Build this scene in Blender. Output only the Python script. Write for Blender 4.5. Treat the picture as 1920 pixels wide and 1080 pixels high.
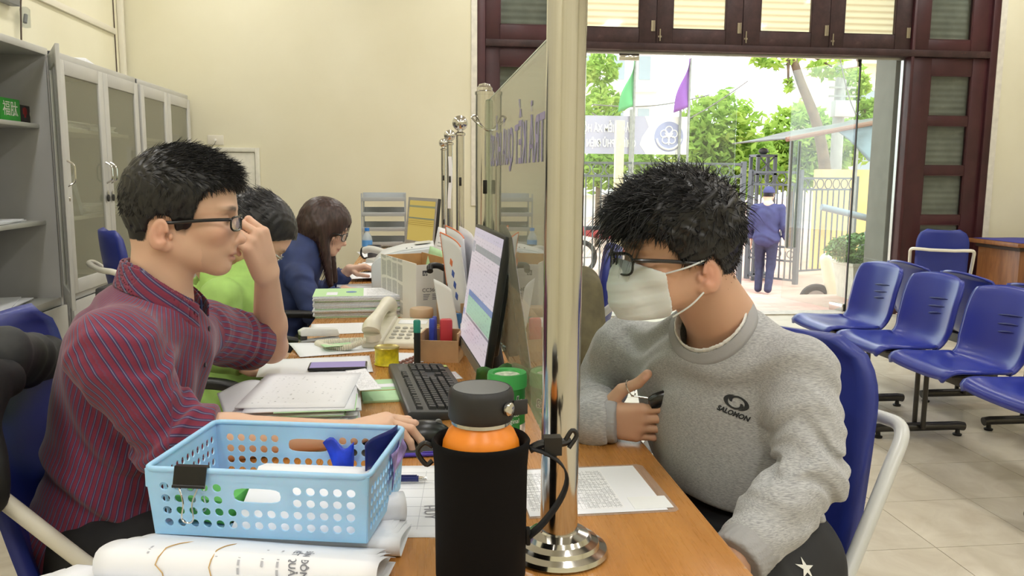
import bpy, bmesh, math, random
import numpy as np
from mathutils import Vector, Matrix, Quaternion
from mathutils.bvhtree import BVHTree

random.seed(7)
for _o in list(bpy.data.objects):
    bpy.data.objects.remove(_o, do_unlink=True)
SC = bpy.context.scene
COL = SC.collection
PI = math.pi

# ------------------------------------------------------------------ camera
FPX = 1550.0                      # focal length in pixels of the 1920x1080 frame
CAM_H = 1.28
YAW, PITCH, ROLL = math.radians(6.44), math.radians(7.9), 0.0075
CF = Vector((math.sin(YAW)*math.cos(PITCH), math.cos(YAW)*math.cos(PITCH), -math.sin(PITCH)))
_r0 = Vector((math.cos(YAW), -math.sin(YAW), 0)); _u0 = _r0.cross(CF)
CR = _r0*math.cos(ROLL) + _u0*math.sin(ROLL)
CU = _u0*math.cos(ROLL) - _r0*math.sin(ROLL)
CC = Vector((0, 0, CAM_H))
cam_data = bpy.data.cameras.new('camera')
cam_data.sensor_width = 36.0
cam_data.lens = 36.0*FPX/1920.0
cam_data.clip_start = 0.02
cam_data.clip_end = 200
camera = bpy.data.objects.new('camera', cam_data)
COL.objects.link(camera)
camera.matrix_world = Matrix(((CR.x, CU.x, -CF.x, CC.x), (CR.y, CU.y, -CF.y, CC.y), (CR.z, CU.z, -CF.z, CC.z), (0, 0, 0, 1)))
SC.camera = camera

# ------------------------------------------------------------------ sky
world = bpy.data.worlds.new('world'); SC.world = world
world.use_nodes = True
_bg = world.node_tree.nodes['Background']
_bg.inputs[0].default_value = (0.93, 0.97, 1.0, 1)
_bg.inputs[1].default_value = 3.6

# ------------------------------------------------------------------ sun (soft, hazy day outside the doors)
sun_data = bpy.data.lights.new('sun', 'SUN')
sun_data.energy = 2.2; sun_data.angle = math.radians(12); sun_data.color = (1.0, 0.96, 0.88)
sun = bpy.data.objects.new('sun', sun_data); COL.objects.link(sun)
sun.rotation_euler = (math.radians(32), math.radians(18), 0)

LAMP_POWER = 15.5                 # each ceiling fixture of the office
# ------------------------------------------------------------------ exposure
SC.view_settings.view_transform = 'Standard'
SC.view_settings.look = 'None'
SC.view_settings.gamma = 1.0
SC.view_settings.use_curve_mapping = False
SC.view_settings.exposure = 0.0
SC.cycles.use_denoising = True
SC.cycles.max_bounces = 8
SC.cycles.transparent_max_bounces = 16
SC.cycles.caustics_reflective = False
SC.cycles.caustics_refractive = False
SC.cycles.sample_clamp_indirect = 6.0

# ------------------------------------------------------------------ survey helpers: a sighted point on a known plane of the room
def _ray(px, py):
    return CF + CR*((px-960)/FPX) - CU*((py-540)/FPX)
def at(px, py, y):
    d = _ray(px, py); return CC + d*(y/d.y)
def atz(px, py, z):
    d = _ray(px, py); return CC + d*((z-CAM_H)/d.z)
def atx(px, py, x):
    d = _ray(px, py); return CC + d*(x/d.x)

# ------------------------------------------------------------------ materials
def lin(c):
    return tuple(((v/255.0)/12.92 if v/255.0 <= 0.04045 else ((v/255.0+0.055)/1.055)**2.4) for v in c)
MATS = {}
class NT:
    """small node-tree helper"""
    def __init__(s, name):
        s.m = bpy.data.materials.new(name); s.m.use_nodes = True
        s.t = s.m.node_tree; s.n = s.t.nodes; s.b = s.n['Principled BSDF']; s.out = s.n['Material Output']
        MATS[name] = s.m
    def add(s, typ, **kw):
        nd = s.n.new(typ)
        for k, v in kw.items(): setattr(nd, k, v)
        return nd
    def link(s, a, b): s.t.links.new(a, b)
    def setp(s, color=None, rough=None, metal=None, spec=None, **kw):
        if color is not None: s.b.inputs['Base Color'].default_value = (*lin(color), 1)
        if rough is not None: s.b.inputs['Roughness'].default_value = rough
        if metal is not None: s.b.inputs['Metallic'].default_value = metal
        if spec is not None: s.b.inputs['Specular IOR Level'].default_value = spec
        for k, v in kw.items(): s.b.inputs[k].default_value = v
    def coords(s, kind='Object', scale=(1, 1, 1), rot=(0, 0, 0)):
        tc = s.add('ShaderNodeTexCoord'); mp = s.add('ShaderNodeMapping')
        mp.inputs['Scale'].default_value = scale; mp.inputs['Rotation'].default_value = rot
        s.link(tc.outputs[kind], mp.inputs['Vector']); return mp.outputs['Vector']
    def noise(s, vec, scale, detail=3, rough=0.5, dist=0):
        n = s.add('ShaderNodeTexNoise'); n.inputs['Scale'].default_value = scale
        n.inputs['Detail'].default_value = detail; n.inputs['Roughness'].default_value = rough
        n.inputs['Distortion'].default_value = dist
        if vec is not None: s.link(vec, n.inputs['Vector'])
        return n.outputs['Fac']
    def ramp(s, fac, stops, interp='LINEAR'):
        r = s.add('ShaderNodeValToRGB'); r.color_ramp.interpolation = interp
        e = r.color_ramp.elements
        while len(e) < len(stops): e.new(0.5)
        for i, (p, c) in enumerate(stops):
            e[i].position = p; e[i].color = (*lin(c), 1)
        s.link(fac, r.inputs['Fac']); return r.outputs['Color']
    def math(s, op, a, b=None, clamp=False):
        n = s.add('ShaderNodeMath', operation=op, use_clamp=clamp)
        for i, v in enumerate((a, b)):
            if v is None: continue
            if isinstance(v, (int, float)): n.inputs[i].default_value = v
            else: s.link(v, n.inputs[i])
        return n.outputs[0]
    def mix(s, fac, a, b):
        n = s.add('ShaderNodeMix', data_type='RGBA')
        if isinstance(fac, (int, float)): n.inputs[0].default_value = fac
        else: s.link(fac, n.inputs[0])
        for i, v in ((6, a), (7, b)):
            if isinstance(v, tuple): n.inputs[i].default_value = (*lin(v), 1)
            else: s.link(v, n.inputs[i])
        return n.outputs[2]
    def bump(s, h, strength=0.2, dist=0.002):
        b = s.add('ShaderNodeBump'); b.inputs['Strength'].default_value = strength; b.inputs['Distance'].default_value = dist
        s.link(h, b.inputs['Height']); s.link(b.outputs['Normal'], s.b.inputs['Normal'])
    def base(s, col): s.link(col, s.b.inputs['Base Color'])
    def sep(s, vec):
        n = s.add('ShaderNodeSeparateXYZ'); s.link(vec, n.inputs[0]); return n.outputs
    def attr(s, name):
        n = s.add('ShaderNodeAttribute', attribute_name=name); return n

def M(name, color=(128, 128, 128), rough=0.5, metal=0.0, var=0.0, vscale=20, bump=0.0, bscale=200, bdist=0.001, **kw):
    """plain procedural material with soft colour variation and fine relief"""
    if name in MATS: return MATS[name]
    t = NT(name); t.setp(color, rough, metal, **kw)
    if var > 0 or bump > 0:
        v = t.coords('Object')
    if var > 0:
        d = tuple(max(0, c*(1-var)) for c in color); l = tuple(min(255, c*(1+var)) for c in color)
        t.base(t.ramp(t.noise(v, vscale, 4), [(0.3, d), (0.7, l)]))
    if bump > 0: t.bump(t.noise(v, bscale, 2), bump, bdist)
    return t.m

def emit(name, color, strength):
    if name in MATS: return MATS[name]
    t = NT(name); t.setp((0, 0, 0), 0.5)
    t.b.inputs['Emission Color'].default_value = (*lin(color), 1); t.b.inputs['Emission Strength'].default_value = strength
    return t.m

def glassy(name, tint=(255, 255, 255), ior=1.5, rough=0.0, haze=0.0, hazecol=(200, 200, 200), gain=1.0):
    """architectural glass: see-through with Fresnel reflection, a little haze"""
    if name in MATS: return MATS[name]
    t = NT(name); t.n.remove(t.b)
    tr = t.add('ShaderNodeBsdfTransparent'); tr.inputs[0].default_value = (*lin(tint), 1)
    gl = t.add('ShaderNodeBsdfGlossy'); gl.inputs['Roughness'].default_value = rough
    lw = t.add('ShaderNodeLayerWeight'); lw.inputs[0].default_value = 0.5
    f0 = ((ior-1)/(ior+1))**2
    fac = t.math('ADD', f0, t.math('MULTIPLY', t.math('POWER', lw.outputs['Facing'], 5.0), 1-f0), clamp=True)
    if gain != 1.0: fac = t.math('MULTIPLY', fac, gain, clamp=True)
    mx = t.add('ShaderNodeMixShader'); t.link(fac, mx.inputs[0]); t.link(tr.outputs[0], mx.inputs[1]); t.link(gl.outputs[0], mx.inputs[2])
    res = mx.outputs[0]
    if haze > 0:
        df = t.add('ShaderNodeBsdfDiffuse'); df.inputs[0].default_value = (*lin(hazecol), 1)
        m2 = t.add('ShaderNodeMixShader'); m2.inputs[0].default_value = haze
        t.link(res, m2.inputs[1]); t.link(df.outputs[0], m2.inputs[2]); res = m2.outputs[0]
    t.link(res, t.out.inputs['Surface'])
    return t.m

ORD = ['first', 'second', 'third', 'fourth', 'fifth', 'sixth', 'seventh', 'eighth', 'ninth', 'tenth', 'eleventh', 'twelfth', 'thirteenth', 'fourteenth', 'fifteenth', 'sixteenth']
# ------------------------------------------------------------------ objects
def tag(o, label=None, cat=None, group=None, kind=None):
    if label: o['label'] = label
    if cat: o['category'] = cat
    if group: o['group'] = group
    if kind: o['kind'] = kind
    return o
def thing(name, label, cat, loc=(0, 0, 0), rotz=0.0, group=None, rot=None):
    o = bpy.data.objects.new(name, None); COL.objects.link(o)
    o.empty_display_size = 0.1
    o.location = loc; o.rotation_euler = rot if rot is not None else (0, 0, rotz)
    return tag(o, label, cat, group)
def copy_tree(o, parent=None):
    c = o.copy(); COL.objects.link(c); c.parent = parent
    for ch in list(o.children): copy_tree(ch, c)
    return c

class MB:
    """collects simple shapes into one mesh"""
    def __init__(s): s.v = []; s.f = []; s.mi = []; s.uv = {}; s.cur = 0
    def _add(s, vs, fs):
        o = len(s.v); s.v += [tuple(v) for v in vs]
        for f in fs: s.f.append(tuple(i+o for i in f)); s.mi.append(s.cur)
        return s
    def box(s, c, d, R=None):
        hx, hy, hz = d[0]/2, d[1]/2, d[2]/2
        vs = [Vector((x, y, z)) for x in (-hx, hx) for y in (-hy, hy) for z in (-hz, hz)]
        if R is not None: vs = [R @ v for v in vs]
        c = Vector(c)
        return s._add([v+c for v in vs], [(0, 1, 3, 2), (4, 6, 7, 5), (0, 4, 5, 1), (2, 3, 7, 6), (0, 2, 6, 4), (1, 5, 7, 3)])
    def bb(s, x0, x1, y0, y1, z0, z1):
        return s.box(((x0+x1)/2, (y0+y1)/2, (z0+z1)/2), (abs(x1-x0), abs(y1-y0), abs(z1-z0)))
    def tube(s, pts, r, seg=10, cap=True, closed=False):
        pts = [Vector(p) for p in pts]; n = len(pts)
        rs = list(r) if hasattr(r, '__len__') else [r]*n
        vs = []; prev = None
        for i, p in enumerate(pts):
            if closed: t = pts[(i+1) % n]-pts[i-1]
            else: t = (pts[min(i+1, n-1)]-pts[max(i-1, 0)])
            if t.length < 1e-9: t = Vector((0, 0, 1))
            t.normalize()
            if prev is None:
                a = Vector((0, 0, 1)) if abs(t.z) < 0.9 else Vector((1, 0, 0))
                u = t.cross(a).normalized()
            else:
                u = prev - t*prev.dot(t)
                u = u.normalized() if u.length > 1e-6 else t.orthogonal().normalized()
            w = t.cross(u); prev = u
            for k in range(seg):
                an = 2*PI*k/seg
                vs.append(p + (u*math.cos(an)+w*math.sin(an))*rs[i])
        fs = []
        for i in range(n if closed else n-1):
            for k in range(seg):
                a = i*seg+k; b = i*seg+(k+1) % seg; j = ((i+1) % n)*seg
                fs.append((a, b, j+(k+1) % seg, j+k))
        if cap and not closed:
            fs.append(tuple(reversed(range(seg)))); fs.append(tuple((n-1)*seg+k for k in range(seg)))
        return s._add(vs, fs)
    def lathe(s, prof, c=(0, 0, 0), seg=32, R=None, sx=1.0, sy=1.0):
        vs = []; c = Vector(c)
        for (r, z) in prof:
            for k in range(seg):
                a = 2*PI*k/seg; v = Vector((r*math.cos(a)*sx, r*math.sin(a)*sy, z))
                vs.append((R @ v if R is not None else v)+c)
        fs = []
        for i in range(len(prof)-1):
            for k in range(seg):
                fs.append((i*seg+k, i*seg+(k+1) % seg, (i+1)*seg+(k+1) % seg, (i+1)*seg+k))
        if prof[0][0] > 1e-6: fs.append(tuple(reversed(range(seg))))
        if prof[-1][0] > 1e-6: fs.append(tuple((len(prof)-1)*seg+k for k in range(seg)))
        return s._add(vs, fs)
    def prism(s, poly, axis, a, b):
        """extrude 2-D polygon along axis 'x','y','z' from a to b"""
        def mk(p, t):
            return {'x': (t, p[0], p[1]), 'y': (p[0], t, p[1]), 'z': (p[0], p[1], t)}[axis]
        n = len(poly)
        vs = [mk(p, a) for p in poly]+[mk(p, b) for p in poly]
        fs = [tuple(range(n))[::-1], tuple(range(n, 2*n))]+[(i, (i+1) % n, n+(i+1) % n, n+i) for i in range(n)]
        return s._add(vs, fs)
    def grid(s, fn, nu, nv):
        vs = [fn(i/nu, j/nv) for i in range(nu+1) for j in range(nv+1)]
        fs = [(i*(nv+1)+j, (i+1)*(nv+1)+j, (i+1)*(nv+1)+j+1, i*(nv+1)+j+1) for i in range(nu) for j in range(nv)]
        o = len(s.v)
        for i in range(nu+1):
            for j in range(nv+1): s.uv[o+i*(nv+1)+j] = (i/nu, j/nv)
        return s._add(vs, fs)
    def quad(s, a, b, c, d):
        return s._add([a, b, c, d], [(0, 1, 2, 3)])
    def build(s, name, mat, parent=None, smooth=False, bevel=0.0, bseg=2, solid=0.0, sub=0, angle=40, recalc=True):
        me = bpy.data.meshes.new(name)
        me.from_pydata(s.v, [], s.f)
        if s.uv:
            uvl = me.uv_layers.new(name='UVMap')
            for lp in me.loops: uvl.data[lp.index].uv = s.uv.get(lp.vertex_index, (0, 0))
        bm = bmesh.new(); bm.from_mesh(me)
        for f, mi in zip(bm.faces, s.mi): f.material_index = mi
        if recalc: bmesh.ops.recalc_face_normals(bm, faces=bm.faces)
        if bevel > 0:
            eds = [e for e in bm.edges if len(e.link_faces) == 2 and e.calc_face_angle(0) > math.radians(30)]
            bmesh.ops.bevel(bm, geom=eds, offset=bevel, segments=bseg, profile=0.5, affect='EDGES', clamp_overlap=True)
        bm.to_mesh(me); bm.free()
        if smooth or bevel > 0:
            me.polygons.foreach_set('use_smooth', [True]*len(me.polygons))
            try: me.set_sharp_from_angle(angle=math.radians(angle))
            except Exception: pass
        o = bpy.data.objects.new(name, me); COL.objects.link(o)
        for m in (mat if isinstance(mat, (list, tuple)) else [mat]): me.materials.append(m)
        if parent is not None: o.parent = parent
        if solid:
            md = o.modifiers.new('solid', 'SOLIDIFY'); md.thickness = solid; md.offset = 0
        if sub:
            md = o.modifiers.new('sub', 'SUBSURF'); md.levels = sub; md.render_levels = sub
        return o

def rotm(rx=0, ry=0, rz=0):
    return Matrix.Rotation(rz, 3, 'Z') @ Matrix.Rotation(ry, 3, 'Y') @ Matrix.Rotation(rx, 3, 'X')
def spline(pts, n=8, closed=False):
    """Catmull-Rom through points"""
    P = [Vector(p) for p in pts]; N = len(P); out = []
    rng = range(N if closed else N-1)
    for i in rng:
        p0 = P[(i-1) % N] if (closed or i > 0) else P[0]*2-P[1]
        p1 = P[i]; p2 = P[(i+1) % N]
        p3 = P[(i+2) % N] if (closed or i+2 < N) else P[-1]*2-P[-2]
        for k in range(n):
            t = k/n
            out.append(0.5*((2*p1)+(p2-p0)*t+(2*p0-5*p1+4*p2-p3)*t*t+(3*p1-p0-3*p2+p3)*t**3))
    if not closed: out.append(P[-1])
    return out
def text_mesh(name, txt, size, mat, parent=None, M4=None, ext=0.0004, align='CENTER', mirror=False, shear=0.0, off=0.0, xs=1.0, conv=None):
    """lettering as a thin mesh part; M4 maps the text plane (x right, y up) to the parent's space"""
    cu = bpy.data.curves.new(name, 'FONT'); cu.body = txt; cu.size = size; cu.align_x = align; cu.align_y = 'CENTER'
    cu.extrude = ext; cu.shear = shear; cu.offset = off; cu.resolution_u = 3
    o = bpy.data.objects.new(name, cu); COL.objects.link(o)
    dg = bpy.context.evaluated_depsgraph_get()
    me = bpy.data.meshes.new_from_object(o.evaluated_get(dg))
    bpy.data.objects.remove(o, do_unlink=True)
    me.name = name; me.materials.clear(); me.materials.append(mat)
    if xs != 1.0 or mirror: me.transform(Matrix.Diagonal(((-xs if mirror else xs), 1, 1, 1)))
    if M4 is not None: me.transform(M4)
    if conv:
        for v in me.vertices: v.co = conv(v.co)
    ob = bpy.data.objects.new(name, me); COL.objects.link(ob)
    if parent is not None: ob.parent = parent
    return ob
def frame4(o, x, y):
    """4x4 from origin, x axis, y axis"""
    x = Vector(x).normalized(); y = Vector(y); y = (y-x*y.dot(x)).normalized(); z = x.cross(y); o = Vector(o)
    return Matrix(((x.x, y.x, z.x, o.x), (x.y, y.y, z.y, o.y), (x.z, y.z, z.z, o.z), (0, 0, 0, 1)))

# ------------------------------------------------------------------ implicit surfaces for bodies and clothing
F32 = np.float32
def A3(p): return np.array(tuple(p), dtype=F32)
def sd_cone(P, a, b, r1, r2):
    a = A3(a); b = A3(b); ba = b-a; pa = P-a
    t = np.clip((pa@ba)/max(float(ba@ba), 1e-9), 0, 1)
    return np.sqrt(((pa-t[:, None]*ba)**2).sum(1))-(r1+(r2-r1)*t)
def sd_ell(P, c, r, R=None):
    q = P-A3(c)
    if R is not None: q = q@np.array(R, dtype=F32)
    r = A3(r); k0 = np.sqrt(((q/r)**2).sum(1)); k1 = np.sqrt(((q/(r*r))**2).sum(1))
    return k0*(k0-1)/np.maximum(k1, 1e-6)
def smin(a, b, k):
    h = np.clip(0.5+0.5*(b-a)/k, 0, 1)
    return b+(a-b)*h-k*h*(1-h)
def smax(a, b, k): return -smin(-a, -b, k)
def sd_plane(P, o, n):
    n = A3(Vector(n).normalized()); return (P-A3(o))@n
def net(fn, lo, hi, h):
    """surface nets of fn(P)->signed distance on the box lo..hi; returns verts, quads"""
    lo = np.array(lo, float); hi = np.array(hi, float)
    K = 4
    n = (np.ceil((hi-lo)/(h*K)).astype(int)+1)*K+1
    nc = (n-1)//K
    cx = [lo[i]+(np.arange(nc[i])+0.5)*h*K for i in range(3)]
    G = np.stack(np.meshgrid(*cx, indexing='ij'), -1).reshape(-1, 3).astype(F32)
    dc = fn(G).reshape(nc)
    near = np.abs(dc) < h*K*1.75
    D = np.where(np.repeat(np.repeat(np.repeat(dc, K, 0), K, 1), K, 2) < 0, -1.0, 1.0).astype(F32)
    D = np.pad(D, ((0, 1), (0, 1), (0, 1)), mode='edge')
    blk = np.argwhere(near)
    off = np.stack(np.meshgrid(*[np.arange(K+1)]*3, indexing='ij'), -1).reshape(-1, 3)
    idx = (blk[:, None, :]*K+off[None]).reshape(-1, 3)
    flat = np.unique(np.ravel_multi_index(idx.T, n))
    ii = np.stack(np.unravel_index(flat, n), 1)
    Dv = D.reshape(-1)
    CH = 400000
    for s in range(0, len(flat), CH):
        Dv[flat[s:s+CH]] = fn((lo+ii[s:s+CH]*h).astype(F32))
    D = Dv.reshape(n)
    S = D < 0
    m = n-1
    cnt = np.zeros(m, np.int8)
    for dx in (0, 1):
        for dy in (0, 1):
            for dz in (0, 1): cnt += S[dx:dx+m[0], dy:dy+m[1], dz:dz+m[2]]
    act = (cnt > 0) & (cnt < 8)
    cells = np.argwhere(act)
    vid = np.full(m, -1, np.int64); vid[tuple(cells.T)] = np.arange(len(cells))
    acc = np.zeros((len(cells), 3)); c2 = np.zeros(len(cells))
    co = [(0, 0, 0), (1, 0, 0), (0, 1, 0), (1, 1, 0), (0, 0, 1), (1, 0, 1), (0, 1, 1), (1, 1, 1)]
    for a in range(8):
        for ax in range(3):
            if co[a][ax] == 1: continue
            b = list(co[a]); b[ax] = 1
            ia = cells+np.array(co[a]); ib = cells+np.array(b)
            da = D[tuple(ia.T)]; db = D[tuple(ib.T)]
            x = (da < 0) != (db < 0)
            t = np.where(x, da/np.where(x, da-db, 1), 0)
            p = np.array(co[a], float)[None]+t[:, None]*(np.array(b)-np.array(co[a]))[None]
            acc += np.where(x[:, None], p, 0); c2 += x
    V = lo+(cells+acc/c2[:, None])*h
    quads = []
    for ax in range(3):
        sl0 = [slice(None)]*3; sl1 = [slice(None)]*3
        sl0[ax] = slice(0, -1); sl1[ax] = slice(1, None)
        a0 = S[tuple(sl0)]; a1 = S[tuple(sl1)]
        e = np.argwhere(a0 != a1)
        u, w = (ax+1) % 3, (ax+2) % 3
        ok = (e[:, u] > 0) & (e[:, w] > 0) & (e[:, u] < m[u]) & (e[:, w] < m[w])
        e = e[ok]; neg = a0[tuple(e.T)]
        def cid(du, dw):
            c = e.copy(); c[:, u] += du; c[:, w] += dw; return vid[tuple(c.T)]
        q = np.stack([cid(-1, -1), cid(0, -1), cid(0, 0), cid(-1, 0)], 1)
        q[~neg] = q[~neg][:, ::-1]
        quads.append(q)
    Q = np.concatenate(quads)
    Q = Q[(Q >= 0).all(1)]
    return V, Q
def np_mesh(name, V, Q, mat, parent=None, attrs=None, loc=None):
    me = bpy.data.meshes.new(name)
    V = np.asarray(V, dtype=np.float64)
    if loc is not None: V = V-np.array(tuple(loc))
    me.vertices.add(len(V)); me.vertices.foreach_set('co', V.astype(F32).ravel())
    nl = Q.size; k = Q.shape[1]
    me.loops.add(nl); me.loops.foreach_set('vertex_index', Q.astype(np.int32).ravel())
    me.polygons.add(len(Q)); me.polygons.foreach_set('loop_start', np.arange(0, nl, k, dtype=np.int32))
    me.polygons.foreach_set('loop_total', np.full(len(Q), k, np.int32))
    me.polygons.foreach_set('use_smooth', np.ones(len(Q), bool))
    me.update(calc_edges=True)
    for nm, arr in (attrs or {}).items():
        arr = np.asarray(arr, dtype=F32)
        if arr.ndim == 1:
            a = me.attributes.new(nm, 'FLOAT', 'POINT'); a.data.foreach_set('value', arr)
        else:
            a = me.attributes.new(nm, 'FLOAT_COLOR', 'POINT'); a.data.foreach_set('color', arr.ravel())
    me.materials.append(mat)
    o = bpy.data.objects.new(name, me); COL.objects.link(o)
    if parent is not None: o.parent = parent
    if loc is not None and parent is None: o.location = loc
    return o
def folds(P, amp, sc, seed=0.0, dirv=(0, 0, 1)):
    """cloth folds: warped ridges running roughly across dirv"""
    d = A3(Vector(dirv).normalized()); x = (P@d)*sc
    w = 1.7*np.sin(P[:, 0]*sc*0.55+seed)+1.5*np.sin(P[:, 1]*sc*0.62+seed*1.7)+1.2*np.sin(P[:, 2]*sc*0.45+seed*0.6)
    s = np.sin(x+w)+0.5*np.sin(2.1*x+1.6*w+seed)
    m = 0.5+0.5*np.sin(P[:, 0]*9+seed*2)*np.sin(P[:, 1]*8+seed)*np.sin(P[:, 2]*10+2*seed)
    return amp*s*(0.35+0.65*m)
# ================================================================== room shell
XL, XR, YN, YB, ZC = -2.38, 7.0, -3.0, 7.2, 3.6
t = NT('wall_paint'); v = t.coords('Object'); t.setp(rough=0.75, spec=0.3)
t.base(t.ramp(t.noise(v, 1.3, 5), [(0.3, (224, 219, 192)), (0.7, (232, 228, 204))])); t.bump(t.noise(v, 60, 3), 0.15, 0.002)
t = NT('ceiling_paint'); t.setp((238, 236, 228), 0.8)
t = NT('floor_tile'); v = t.coords('Object'); t.setp(rough=0.28, spec=0.45)
oi = t.add('ShaderNodeObjectInfo')
vm = t.add('ShaderNodeVectorMath', operation='ADD'); t.link(v, vm.inputs[0]); t.link(oi.outputs['Location'], vm.inputs[1])
c1 = t.ramp(t.noise(vm.outputs[0], 5, 5, 0.6, 1.2), [(0.3, (186, 176, 156)), (0.62, (204, 196, 178)), (0.8, (216, 210, 194))])
hs = t.add('ShaderNodeHueSaturation'); t.link(c1, hs.inputs['Color'])
t.link(t.math('ADD', t.math('MULTIPLY', oi.outputs['Random'], 0.08), 0.96), hs.inputs['Value'])
t.base(hs.outputs[0])
t = NT('grout'); t.setp((150, 142, 126), 0.9)

def struct(o): return tag(o, kind='structure')
floor = struct(MB().bb(XL, XR, YN, YB, -0.12, -0.004).build('floor', MATS['grout']))
tile_me = None
for i in range(14):
    for j in range(16):
        x0 = 0.58+0.4*i; y0 = 0.945+0.4*j
        x1 = min(x0+0.4, XR); y1 = min(y0+0.4, YB)
        if y1-y0 < 0.399 or tile_me is None:
            o = MB().bb(-0.1985, 0.1985, -0.1985+0, y1-y0-0.2015, -0.0035, 0).build('floor_tile', MATS['floor_tile'], floor)
            if y1-y0 > 0.399: tile_me = o.data
        else:
            o = bpy.data.objects.new('floor_tile', tile_me); COL.objects.link(o); o.parent = floor
        o.location = (x0+0.2, y0+0.2, 0)
o = MB().bb(XL, 0.578, YN, YB, -0.0035, 0).build('floor_tiling', MATS['floor_tile'], floor); o['kind'] = 'stuff'
o = MB().bb(0.58, XR, YN, 0.943, -0.0035, 0).build('floor_tiling', MATS['floor_tile'], floor); o['kind'] = 'stuff'
wp = MATS['wall_paint']
struct(MB().bb(XL-0.15, XL, YN, YB+0.2, 0, ZC).build('wall_left', wp))
struct(MB().bb(XR, XR+0.15, YN, YB+0.2, 0, ZC).build('wall_right', wp))
struct(MB().bb(XL-0.15, XR+0.15, YN-0.15, YN, 0, ZC).build('wall_near', wp))
DX0, DX1, DZ1 = 0.50, 5.235, 3.1      # the wide timber door opening
wb = MB(); wb.bb(XL, DX0, YB, YB+0.2, 0, ZC); wb.bb(DX1, XR, YB, YB+0.2, 0, ZC); wb.bb(DX0, DX1, YB, YB+0.2, DZ1, ZC)
struct(wb.build('wall_back', wp))
struct(MB().bb(XL-0.15, XR+0.15, YN-0.15, YB+0.2, ZC, ZC+0.1).build('ceiling', MATS['ceiling_paint']))
struct(MB().bb(DX1+0.0, DX1+0.06, YB-0.012, YB, 0, DZ1+0.06).build('trim_1', M('white_trim', (222, 218, 205), 0.6, var=0.04)))
struct(MB().bb(DX0-0.05, DX0, YB-0.012, YB, 1.0, DZ1+0.06).build('trim_2', MATS['white_trim']))

# ------------------------------------------------------------------ ceiling fixtures (they light the office)
fx_body = M('fixture_white', (235, 235, 235), 0.5)
fx_tube = emit('tube_light', (255, 250, 238), 9.0)
def ceiling_light(x, y, where):
    t = thing('ceiling_light', 'white twin-tube ceiling strip light '+where, 'light', (x, y, ZC), 0, 'ceiling strip lights')
    MB().bb(-0.12, 0.12, -0.62, 0.62, -0.05, 0).build('housing', fx_body, t, bevel=0.006)
    for s in (-0.06, 0.06):
        MB().tube([(s, -0.59, -0.075), (s, 0.59, -0.075)], 0.014, 10).build('tube', fx_tube, t, smooth=True)
        for e in (-0.6, 0.6): MB().bb(s-0.016, s+0.016, e-0.012, e+0.012, -0.095, -0.05).build('lamp_holder', fx_body, t)
    L = bpy.data.lights.new('strip_light', 'AREA'); L.shape = 'RECTANGLE'; L.size = 0.22; L.size_y = 1.2; L.energy = LAMP_POWER*(1.9 if y < 0 else 1.1 if y < 3 else 0.85); L.color = (1.0, 0.985, 0.965)
    lo = bpy.data.objects.new('strip_light', L); COL.objects.link(lo); lo.parent = t; lo.location = (0, 0, -0.1)
    return t
for x, wx in ((-1.5, 'over the cabinet aisle'), (0.7, 'over the desk row'), (2.9, 'over the waiting seats'), (5.1, 'over the right wall counter')):
    for y, wy in ((-1.2, 'behind the camera'), (1.6, 'level with the two men'), (4.4, 'level with the far desk'), (6.3, 'close to the back wall')): ceiling_light(x, y, wx+', '+wy)

# ------------------------------------------------------------------ timber doors, transom and glass doors
t = NT('dark_timber'); v = t.coords('Object'); t.setp(rough=0.42, spec=0.4)
base = t.ramp(t.noise(v, 3, 5, 0.6), [(0.3, (52, 24, 28)), (0.7, (74, 38, 42))])
ch = t.math('GREATER_THAN', t.noise(t.coords('Object', (14, 14, 3)), 2.2, 6, 0.75), 0.735)
t.base(t.mix(t.math('MULTIPLY', ch, 0.75), base, (196, 176, 170)))
t = NT('worn_timber'); v = t.coords('Object'); t.setp(rough=0.5, spec=0.35)
base = t.ramp(t.noise(v, 6, 6, 0.7), [(0.3, (40, 27, 27)), (0.65, (70, 48, 48)), (0.85, (98, 78, 76))])
ch = t.math('GREATER_THAN', t.noise(t.coords('Object', (5, 5, 9)), 3.1, 6, 0.7), 0.71)
t.base(t.mix(t.math('MULTIPLY', ch, 0.7), base, (150, 86, 66)))
timber, worn = MATS['dark_timber'], MATS['worn_timber']
pane_dark = glassy('pane_glass', (236, 240, 238), 1.45, 0.05)
steel = M('stainless', (205, 203, 198), 0.13, 1.0)
# corrugated screen behind the transom glass, lit from the street
t = NT('cream_screen'); t.n.remove(t.b)
df = t.add('ShaderNodeBsdfDiffuse'); df.inputs[0].default_value = (*lin((236, 226, 196)), 1)
tl = t.add('ShaderNodeBsdfTranslucent'); tl.inputs[0].default_value = (*lin((240, 228, 190)), 1)
mx = t.add('ShaderNodeMixShader'); mx.inputs[0].default_value = 0.78
t.link(df.outputs[0], mx.inputs[1]); t.link(tl.outputs[0], mx.inputs[2]); t.link(mx.outputs[0], t.out.inputs['Surface'])
grey_screen = M('grey_louvre', (138, 136, 128), 0.8, var=0.10, vscale=8)

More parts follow.
